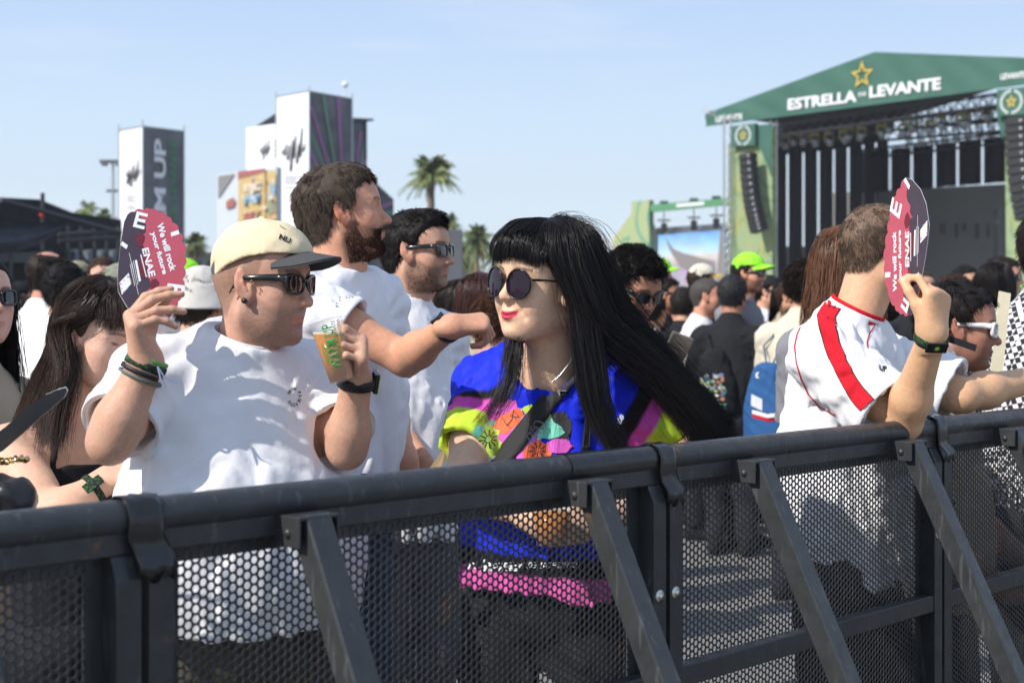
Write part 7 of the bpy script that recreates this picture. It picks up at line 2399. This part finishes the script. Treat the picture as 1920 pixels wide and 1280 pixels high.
# ================================================================== the rest of the crowd
def facing(yaw, pitch=0):
    a = R(yaw); return (math.sin(a) * math.cos(R(pitch)), -math.cos(a) * math.cos(R(pitch)), math.sin(R(pitch)))
NEON = cloth('neon_green', lin((150, 232, 60))); 
def simple_cap(hd, m, label, vm=None, visor=True, bucket=False, name='cap', yaw=0):
    t = empty(name, hd.W([[0, 0, .1]])[0], label, 'bucket hat' if bucket else 'cap')
    Ry = np.array([[math.cos(R(yaw)), -math.sin(R(yaw)), 0], [math.sin(R(yaw)), math.cos(R(yaw)), 0], [0, 0, 1]])
    def f(p):
        d = ell(p, (-.011, 0, .040), (.110, .088, .094 if not bucket else .098))
        d = d + .0015 * noise(p, .05, 3)
        d = smax(d, .045 + (p[:, 0] < -.03) * -.02 - p[:, 2], .006)
        if bucket:
            q = np.sqrt((p[:, 0] + .011) ** 2 / 1.35 + p[:, 1] ** 2)
            br = np.maximum(np.abs(q - (.090 + (.055 - p[:, 2]) * .45)) - .007, np.abs(p[:, 2] - .022) - .045)
            d = smin(d, br + .0015 * noise(p, .09, 9), .008)
        return d
    v, q = surface(f, (-.17, -.14, -.04), (.17, .14, .16), .005, 1)
    keep(obj('crown', new_mesh(hd.W(v @ Ry.T), q), m), t)
    if visor and not bucket:
        mb = MB(); nu, nt = 14, 6; vv = []
        for sgn in (1, -1):
            for i in range(nu + 1):
                u = -1 + 2 * i / nu; y = .072 * u; xr = .092 * math.sqrt(max(0, 1 - (u * .78) ** 2)); Lx = .075 * math.sqrt(max(0, 1 - abs(u) ** 2.4)) + .002
                for j in range(nt + 1):
                    tt = j / nt; p = np.array([xr - .004 + Lx * tt, y, .056 - .024 * u * u - .012 * tt + .002 * sgn]); vv.append(hd.W([Ry @ p])[0])
        m_ = (nu + 1) * (nt + 1)
        ff = [(s_ * m_ + i * (nt + 1) + j, s_ * m_ + (i + 1) * (nt + 1) + j, s_ * m_ + (i + 1) * (nt + 1) + j + 1, s_ * m_ + i * (nt + 1) + j + 1) for s_ in (0, 1) for i in range(nu) for j in range(nt)]
        ff += [(i * (nt + 1) + nt, (i + 1) * (nt + 1) + nt, m_ + (i + 1) * (nt + 1) + nt, m_ + i * (nt + 1) + nt) for i in range(nu)]
        mb.add(vv, ff, True); mb.build('visor', vm or m, t)
    return t

def mid(x, y, Z, yaw, label, hair='short', hcol=(32, 26, 23), shirtm=None, tone=(198, 150, 122), pitch=0, fem=0, glasses=None, stub=0, arms=((.30, .0), (.30, .0)), scale=1.0, sleeves=True, hem=-.62, h=.0055, body_yaw=None, group=None, legm=None, bald=False, lean=0.0, drop=0.0):
    hd = Head(P(x, y, Z), facing(yaw, pitch), (0, 0, 1), scale, tone=tone, fem=fem, jaw=.4, full=.3, neck=.3, stubble=stub, brow=tuple(int(c * .8) for c in hcol), flush=.35, eyes=True)
    by = yaw if body_yaw is None else body_yaw
    fb = facing(by)
    base = hd.W([[-.052, 0, -.19 - drop]])[0]
    T = Torso(base + np.array([-fb[0] * .01, -fb[1] * .01, .0]), fb, (fb[0] * lean, fb[1] * lean, 1), sw=.165 - .02 * fem, w=1.0 - .1 * fem, d=1 - .08 * fem, belly=1.0)
    root = empty('person', (T.pos[0], T.pos[1], 0), label, 'person', group)
    SR, SL = Vector(T.sh(-1)), Vector(T.sh(1))
    U, Ff, Lf = Vector((0, 0, 1)), Vector(fb), Vector((-fb[1], fb[0], 0))
    A_ = []; Hn = []; sl = []
    for sd, S_, (bend, out) in ((-1, SR, arms[0]), (1, SL, arms[1])):
        E = S_ + (-U * math.cos(.15 + out) + Lf * sd * math.sin(.15 + out) + Ff * .10 + Ff * bend * .1) * .29
        Wp = E + (-U * math.cos(bend) + Ff * math.sin(bend) - Lf * sd * .25 * math.sin(bend)) * .25
        A_.append(arm_fn(S_, E, Wp, (.048, .040, .040, .027)))
        X = (Wp - E).normalized(); Hn.append(relaxed(Wp, X, Lf * sd - X * 0, -1 if sd > 0 else 1, .5))
        sl.append((S_, E, .21 if sleeves else .30, .074, .082 if sleeves else .062))
    person_mesh(root, hd, T, A_, Hn, tone, h, .7)
    o, v, q = shirt(root, T, sl, shirtm or WHITET, hem, hd, .058, abs(int(x)) % 97, .011, .008, nz=-.125)
    legs_for(root, T, -.60, legm or cloth('dark_cloth', (.03, .032, .04)), abs(int(x)) % 31)
    if hair == 'short': cropped_hair(root, hd, .010, 5000 if Z < 8 else 1500, .020, hcol, (.25, 0, -.35), .006, int(x), lump=.0035, rad=.0010 if Z < 8 else .0014, clump=1.0, cn=140, colvar=.6)
    elif hair == 'curly': cropped_hair(root, hd, .014, 4200, .024, hcol, (0, 0, .2), .006, int(x), lump=.007, rad=.0012, curl=.008, clump=.8, cn=200)
    elif hair == 'buzz': cropped_hair(root, hd, .004, 2500, .010, hcol, (.1, 0, -.3), .006, int(x), rad=.0012, lump=.001)
    elif hair == 'bald': cropped_hair(root, hd, .007, 5000, .018, hcol, (.2, 0, -.5), .006, int(x), rad=.0010, lump=.003, clump=1.0, cn=120, colvar=.6, line=lambda p: np.minimum(hair_line(p), .094 - p[:, 2] + np.abs(p[:, 0] + .0) * .1))
    elif hair == 'long':
        cropped_hair(root, hd, .010, 0, col=hcol, h=.006)
        Wd = lambda *pts: [hd.W([p])[0] for p in pts]
        g = []
        for i in range(9):
            a = R(-118 + i * 236 / 8) + math.pi
            cx, cy = math.cos(a), math.sin(a)
            g.append(Wd((-.01 + .01 * cx, .01 * cy, .126), (-.016 + .085 * cx, .068 * cy, .095), (-.016 + .112 * cx, .092 * cy, .03), (-.02 + .112 * cx, .098 * cy, -.05), (-.03 + .11 * cx, .105 * cy, -.14), (-.04 + .10 * cx, .11 * cy, -.26)))
        sheet_hair(root, g, 1500, .010, int(x), hcol, 14, .0011, 60, .006, core=True, corew=.6, ends=.25, name='long_hair')
    if glasses: sunglasses(root, hd, 'rect', w=.0245, hgt=.019, label=glasses)
    return hd, T, root, (v, q)
LAV = cloth('lavender_cotton', (.42, .42, .60)); CREAM = cloth('cream_cotton', (.62, .56, .44)); GREYT = cloth('grey_cotton', (.22, .22, .24)); BEIGE = cloth('beige_cotton', (.42, .35, .26)); NAVY = cloth('navy_cotton', (.02, .03, .07))
BLUET = cloth('blue_cotton', (.08, .16, .35)); OLIVE = cloth('olive_cotton', (.10, .10, .06)); REDT = cloth('red_cotton', (.35, .03, .04)); PINKT = cloth('rose_cotton', (.5, .25, .27))

hd, T, r_, _ = mid(1188, 540, 4.75, 40, 'curly haired man with tinted glasses looking down at his phone', 'curly', (24, 21, 21), LAV, (190, 138, 110), -22, stub=.35, arms=((1.2, .0), (1.3, .1)), glasses='tinted metal glasses on the curly haired man')
ph = P(1262, 668, 4.4); mb = MB(); mb.box(ph, (.038, .005, .075), Euler((.3, .35, .3)).to_matrix(), bev=.004); p_ = tag(mb.build('phone', mat('phone_gold', (.32, .28, .22), .3, metal=.5)), 'gold smartphone held up beside the long black hair', 'phone')
mb = MB(); mb.box(ph + Vector((-.015, -.007, .045)), (.012, .002, .014), Euler((.3, .35, .3)).to_matrix()); keep(mb.build('camera_bump', BLACKT), p_)
mid(1252, 552, 10.5, 62, 'man with sunglasses and a black t-shirt right of the phone', 'short', (22, 20, 20), BLACKT, (176, 124, 96), 0, arms=((1.5, 0), (1.5, 0)), glasses='black sunglasses on the man in the black t-shirt near the screen')
mid(1328, 556, 9.2, 72, 'grey cropped man in a white t-shirt beside the black printed bag', 'buzz', (84, 80, 78), WHITET, (204, 148, 124), 0, stub=.4, arms=((1.2, .1), (1.2, 0)))
hd, T, r_, _ = mid(1374, 553, 8.6, 158, 'man in a black t-shirt seen from behind with a printed drawstring bag', 'short', (52, 52, 54), BLACKT, (176, 124, 98), 0, arms=((.5, .1), (.5, .1)))
def sack(T, cx, cz, w, h_, m, label, printed=None, strapm=None, off=-.15):
    rt = empty('drawstring_bag', T.W([[off, cx, cz]])[0], label, 'drawstring bag')
    def f(p):
        q = T.L(p) - np.array([off, cx, cz], np.float32)
        t = np.clip((q[:, 2] + h_ / 2) / h_, 0, 1)
        ww = w * (1 - .62 * np.clip(t - .45, 0, 1) ** 1.2 * 1.8)
        d = np.sqrt((q[:, 0] / .065) ** 2 + (q[:, 1] / (ww / 2)) ** 2) - 1
        d = smax(d * .05, np.abs(q[:, 2]) - h_ / 2, .04)
        return d + .004 * noise(q / np.array([.03, .03, .10], np.float32), 1.0, 5) * t
    c = T.W([[off, cx, cz]])[0]; v, q = surface(f, c - .30, c + .30, .008, 1)
    b = obj('bag_body', new_mesh(v, q), m); keep(b, rt)
    mb = MB()
    for s_ in (-1, 1):
        mb.tube([T.W([[off + .02, cx + s_ * .02, cz + h_ / 2]])[0], T.W([[off + .045, cx + s_ * .05, cz + h_ / 2 + .08]])[0], T.W([[-.10, s_ * .10, -.06]])[0], T.W([[-.02, s_ * .115, .0]])[0]], .005, 6)
    mb.build('cord', strapm or BLACKT, rt)
    return rt, b, v, q
rt, b, v, q = sack(T, .06, -.33, .26, .40, BLACKT, 'black drawstring bag with a multicoloured print on the back of the man in black')
D = Decal(v, q); rs_ = random.Random(3)
for k in range(70):
    x, y = rs_.uniform(1312, 1360), rs_.uniform(702, 768); a = rs_.uniform(0, 6); s_ = rs_.uniform(2, 4.2)
    D.patch([(x + s_ * math.cos(a + t) * (1 + .6 * (t > 2)), y + s_ * math.sin(a + t)) for t in (0, 1.2, 2.5, 3.6, 5)], mat('dot_%d' % (k % 6), [(.5, .6, .2), (.7, .7, .65), (.1, .35, .3), (.6, .25, .15), (.15, .2, .4), (.45, .5, .35)][k % 6], .6), 'print_patch', b, .002 + .0004 * (k % 5), 6)
hd, T, r_, _ = mid(1406, 513, 8.8, 55, 'bearded man in sunglasses and neon green cap before the green scrim', 'short', (40, 34, 30), GREYT, (206, 150, 124), 0, stub=.8, glasses='black sunglasses under the larger neon green cap'); simple_cap(hd, NEON, 'neon green cap on the bearded man before the green scrim')
hd, T, r_, _ = mid(1442, 547, 11, 60, 'man with black sunglasses and black cap just right of the neon capped man', 'short', (20, 18, 18), WHITET, (210, 160, 134), 0, glasses='wide black sunglasses right of the neon cap'); simple_cap(hd, BLACKT, 'black cap right of the neon green cap')
hd, T, r_, _ = mid(1512, 537, 7.2, 140, 'curly haired person in a cream long sleeved shirt carrying a blue bag', 'curly', (44, 34, 30), CREAM, (200, 150, 122), 0, sleeves=False)
rt, b, v, q = sack(T, .10, -.40, .27, .42, cloth('blue_nylon', (.030, .105, .27), rough=.6), 'blue drawstring bag with a white and red stripe near its base', strapm=cloth('cord_blue', (.10, .14, .22)))
D = Decal(v, q)
D.patch([(1411, 768), (1440, 776), (1476, 772), (1476, 778), (1440, 783), (1411, 775)], WHITET, 'white_stripe', b, .003, 8); D.patch([(1411, 776), (1440, 784), (1476, 779), (1476, 784), (1440, 790), (1411, 782)], cloth('red_trim', (.5, .02, .03)), 'red_stripe', b, .003, 8)
D.patch([(1410, 738), (1430, 748), (1430, 770), (1409, 760)], cloth('tag_white', (.6, .62, .66)), 'white_tag', b, .004, 8); D.patch([(1418, 700), (1424, 696), (1421, 704), (1425, 709), (1418, 708)], WHITET, 'white_emblem', b, .004, 8)
mid(1598, 500, 4.3, 120, 'woman with long reddish brown hair behind the man with cropped hair', 'long', (112, 78, 58), GREYT, (214, 168, 140), 0, fem=1)
mid(1800, 613, 3.86, 72, 'young man with white framed sunglasses behind the arm on the rail', 'short', (30, 26, 25), BEIGE, (172, 122, 102), -4, stub=.35, arms=((1.0, .1), (1.0, .1)), h=.004, body_yaw=60)
_hd = Head(P(1800, 613, 3.86), facing(72, -4), tone=(0, 0, 0)); sunglasses(None, _hd, 'rect', FRAMEW, GLASSY, w=.0255, hgt=.0185, label='chunky white framed sunglasses at the right edge', thick=.0042)
GING = mat('gingham', (.8, .8, .8), .8)
N, L = nodes(GING); tc = N.new('ShaderNodeTexCoord'); ck = N.new('ShaderNodeTexChecker'); ck.inputs['Scale'].default_value = 62; ck.inputs['Color1'].default_value = (.72, .72, .74, 1); ck.inputs['Color2'].default_value = (.02, .02, .025, 1)
mp = N.new('ShaderNodeMapping'); mp.inputs['Rotation'].default_value = (0, R(20), R(25)); L.new(tc.outputs['Object'], mp.inputs[0]); L.new(mp.outputs[0], ck.inputs['Vector']); L.new(ck.outputs[0], N['Principled BSDF'].inputs['Base Color'])
hd, T, r_, _ = mid(1962, 470, 4.5, 150, 'person in a black and white checked shirt at the right edge', 'short', (40, 32, 28), GING, (200, 150, 120), 0, sleeves=False)
mb = MB(); pts = [T.W([[-.10, y_, z_]])[0] for y_, z_ in ((.13, .02), (.15, -.08), (.15, -.2), (.14, -.34), (.12, -.5))]
mb.beam(P(1884, 548, 4.28), P(1868, 700, 4.2), .036, .004, up=(0, -1, 0)); tag(mb.build('tote_strap', cloth('canvas', (.62, .56, .40))), 'cream canvas bag strap over the checked shirt', 'bag strap')
# left side people
mid(94, 518, 6.8, 150, 'man with a bald crown in a white t-shirt, back turned', 'bald', (50, 42, 38), WHITET, (196, 142, 118), 0)
mid(125, 546, 6.2, 170, 'black haired man in a white t-shirt directly behind the girl with the fringe', 'short', (26, 24, 25), WHITET, (190, 140, 116), 0)
mid(192, 520, 8.6, 20, 'pale faced man looking towards the stage pit above the girl with the fringe', 'short', (70, 50, 40), GREYT, (216, 166, 144), 0)
hd, T, r_, _ = mid(232, 545, 6.8, 140, 'person in a grey green cap partly hidden by the dark side of the fan', 'short', (60, 50, 42), OLIVE, (206, 156, 130), 0); simple_cap(hd, cloth('sage', (.25, .26, .20)), 'grey green cap behind the dark half of the fan')
hd, T, r_, _ = mid(148, 528, 9.0, 160, 'person in a tan cap far behind the man with the bald crown', 'short', (60, 50, 42), GREYT); simple_cap(hd, cloth('tan', (.30, .27, .19)), 'small tan cap far behind at the left')
hd, T, r_, _ = mid(382, 568, 5.2, 150, 'person in a pale bucket hat between the fan and the cream cap', 'short', (60, 50, 42), CREAM, (206, 156, 130), 0); simple_cap(hd, cloth('linen', (.58, .55, .50)), 'pale linen bucket hat between the fan and the cream cap', bucket=True, name='bucket_hat')
hd, T, r_, _ = mid(348, 524, 8.8, 120, 'person in a neon cap showing between the fan and the bucket hat', 'short', (60, 50, 42), GREYT); simple_cap(hd, NEON, 'neon green cap between the fan and the bucket hat')
hd, T, r_, _ = mid(728, 552, 12, 110, 'person in a neon cap between the bearded man and the man in sunglasses', 'short', (60, 50, 42), NAVY); simple_cap(hd, NEON, 'neon green cap between the two men in white t-shirts')
hd, T, r_, _ = mid(1236, 514, 11, 80, 'person in a neon cap behind the curly haired man', 'short', (60, 50, 42), NAVY); simple_cap(hd, NEON, 'neon green cap visor right of the curly haired man')
hd, T, r_, _ = mid(1318, 526, 11, 100, 'person in a cream and yellow cap in front of the video screen', 'short', (60, 50, 42), GREYT); simple_cap(hd, cloth('cream_cap', (.66, .62, .50)), 'cream cap with a raised yellow visor before the video screen', cloth('yellow_cap', (.62, .42, .06)))
mid(905, 562, 6.6, 150, 'woman with straight dark red hair behind the black haired woman', 'long', (74, 44, 40), BEIGE, (206, 156, 130), 0, fem=1)
mid(938, 608, 6.0, 130, 'woman with curly brown hair just left of the black haired woman', 'curly', (88, 60, 46), PINKT, (214, 168, 146), 0, fem=1)
mid(870, 572, 7.0, 60, 'dark haired woman in the shade beyond the outstretched arm', 'long', (44, 34, 30), NAVY, (206, 160, 136), 0, fem=1)
mid(1556, 552, 8.5, 60, 'dark haired man partly hidden behind the reddish brown hair', 'short', (36, 30, 28), GREYT)
mid(1486, 556, 10, 40, 'man with brown hair looking at the pit between the sunglasses and the cream shirt', 'short', (64, 46, 38), BEIGE)
mid(1284, 572, 9.8, 150, 'person in a dark top with a shaded head left of the white t-shirt', 'short', (40, 34, 30), BLACKT)
mid(1884, 520, 8.5, 62, 'dark haired man with glasses above the checked shirt', 'short', (40, 32, 28), GREYT, (206, 152, 126), 0, glasses='dark glasses of the man above the checked shirt')
mid(1812, 532, 9.5, 20, 'dark haired person behind the raised fist at the right', 'short', (30, 26, 25), NAVY)

# far-left woman cut by the frame, dark fan and bag
hd, T, r_, _ = mid(-44, 566, 3.5, 52, 'woman in black sunglasses and beige blouse cut by the left edge', 'long', (30, 26, 26), BEIGE, (214, 166, 146), 8, fem=1, glasses='black sunglasses at the left edge', arms=((1.6, .1), (1.2, 0)), h=.004, sleeves=True)
o = P(60, 800, 2.35); rt = empty('paddle_fan', o, 'dark grey paddle fan seen edge-on at the lower left', 'paddle fan')
prof = [(-70, 880), (-30, 862), (5, 845), (40, 815), (75, 783), (105, 758), (120, 745), (126, 733), (122, 726), (108, 730), (85, 740), (50, 765), (10, 800), (-30, 830), (-70, 850)]
def bl(off, sc=1): return [P(x, y, 2.35 + off + .0022 * (845 - y) * -.4) for x, y in prof]
a = bl(0); b = [p + Vector((.001, .003, .001)) for p in a]; n = len(a)
mb = MB(); mb.add(a + b, [tuple(range(n)), tuple(range(2 * n - 1, n - 1, -1))]); mb.build('blade', mat('fan_grey', (.10, .10, .115), .4), rt)
mb = MB(); mb.add(a + b, [(i, n + i, n + (i + 1) % n, (i + 1) % n) for i in range(n)]); mb.build('blade_edge', FAN_W, rt)
o = P(10, 935, 2.3); rt = empty('shoulder_bag', o, 'black quilted bag held at the lower left edge', 'bag')
def f(p):
    q = p - np.array(o, np.float32)
    return ell(q, (0, 0, 0), (.055, .05, .040)) + .006 * noise(p, .05, 2)
v, q = surface(f, np.array(o) - .12, np.array(o) + .12, .006, 1); keep(obj('bag_body', new_mesh(v, q), mat('black_leather', (.02, .02, .022), .35, bump=.002, bscale=40)), rt)
mb = MB()
for k in range(7): mb.lathe([(0, -.006), (.007, 0), (0, .006)], 8, P(-5 + k * 9, 862 + 3 * math.sin(k), 2.33), Euler((1, k, 0)).to_matrix())
mb.build('brass_chain', GOLDM, rt)
# ================================================================== the far crowd: a few figures built once, then copied
random.seed(11)
def children(o): return [c for c in bpy.data.objects if c.parent == o]
def copy_tree(o, mats=None):
    c = o.copy(); COL.objects.link(c)
    for ch in children(o):
        d = ch.copy(); COL.objects.link(d); d.parent = c; d.matrix_parent_inverse = ch.matrix_parent_inverse.copy()
        if mats and ch.name.split('.')[0] in mats:
            d.material_slots[0].link = 'OBJECT'; d.material_slots[0].material = mats[ch.name.split('.')[0]]
        for g in children(ch):
            e = g.copy(); COL.objects.link(e); e.parent = d; e.matrix_parent_inverse = g.matrix_parent_inverse.copy()
            if mats and g.name.startswith('collar'):
                e.material_slots[0].link = 'OBJECT'; e.material_slots[0].material = mats['tshirt']
    return c
protos = []
GRP = 'far festival crowd in front of the stage'
FL = 'blurred festival-goer in the packed crowd before the stage'
for i, (yaw, hair, hc, tn, fem) in enumerate(((150, 'short', (34, 28, 26), (196, 146, 120), 0), (120, 'short', (60, 44, 36), (206, 158, 132), 0), (170, 'curly', (30, 26, 24), (180, 130, 104), 0),
                                   (60, 'short', (28, 24, 22), (200, 150, 124), 0), (160, 'long', (62, 44, 34), (210, 164, 140), 1), (40, 'buzz', (70, 58, 50), (204, 156, 130), 0), (100, 'long', (34, 28, 26), (206, 160, 134), 1), (180, 'buzz', (46, 40, 36), (190, 140, 114), 0))):
    x = 1490 + i * 26
    hd, T, r_, _ = mid(x, 576, 13 + i * .6, yaw, FL, hair, hc, WHITET, tn, h=.009, group=GRP, fem=fem, hem=-.6)
    protos.append((r_, x))
SH = [WHITET, BLACKT, NAVY, GREYT, BEIGE, WHITET, BLACKT, BLUET, OLIVE, REDT, PINKT, CREAM, BLACKT, WHITET]
rows = []
for Z, n, x0, x1 in ((9.9, 5, 1190, 1490), (8.6, 5, 1700, 2000), (10.5, 8, 1480, 1960), (11.5, 6, 560, 960), (12.5, 10, 1180, 1940), (11, 5, -20, 330), (14.5, 12, 1160, 1950), (15, 8, 540, 960), (17, 14, 1150, 1940), (15, 7, 0, 480), (20, 16, 1140, 1940), (21, 12, 0, 960), (25, 20, 1120, 1930), (29, 16, 0, 960), (32, 22, 1100, 1925), (40, 24, 1090, 1925), (42, 16, 0, 960), (50, 24, 1100, 1925)):
    for k in range(n):
        x = x0 + (x1 - x0) * (k + random.uniform(.15, .85)) / n
        rows.append((x, Z * random.uniform(.95, 1.05)))
for x, Z in rows:
    r_, px_ = protos[random.randrange(len(protos))]
    c = copy_tree(r_, {'tshirt': random.choice(SH)})
    p = P(x, 0, Z)
    s = random.uniform(.94, 1.06)
    # figures are about 1.70 m tall
    c.location = (p.x, p.y, 0); c.scale = (s, s, s); c.rotation_euler.z = random.uniform(-.9, .9)
CAPS = 0
for k, (x, Z) in enumerate(((1760, 15), (1210, 18), (40, 12), (1905, 13), (620, 17), (1150, 21), (905, 16))):
    hd, T, r_, _ = mid(x, 0 + 596 + (1.423 - 1.60) * F / Z, Z, 130, 'distant festival-goer wearing a bright cap in the crowd', 'buzz', (50, 42, 36), SH[k % 14], h=.010, group='distant cap wearers')
    simple_cap(hd, NEON if k % 3 == 0 else [WHITET, REDT, BLACKT][k % 3], ['neon green cap farthest right before the stage', 'small white cap just right of the black haired woman', 'small red cap at the far left under the marquee', 'neon green cap at the right frame edge', 'small white cap behind the tall bearded man', 'small red cap left of the curly haired man', 'neon green cap left of the black fringe'][k])
# ================================================================== thin summer haze over the whole ground
HM = bpy.data.materials.new('haze'); HM.use_nodes = True
N, L = nodes(HM); N.remove(N['Principled BSDF'])
pv = N.new('ShaderNodeVolumePrincipled'); pv.inputs['Color'].default_value = (.93, .95, 1, 1); pv.inputs['Density'].default_value = .00055; pv.inputs['Anisotropy'].default_value = .2
L.new(pv.outputs[0], N['Material Output'].inputs['Volume'])
mb = MB(); mb.box((0, 70, 8.5), (130, 90, 9.5))
hz = mb.build('haze', HM); tag(hz, kind='stuff')
hz.display_type = 'WIRE'
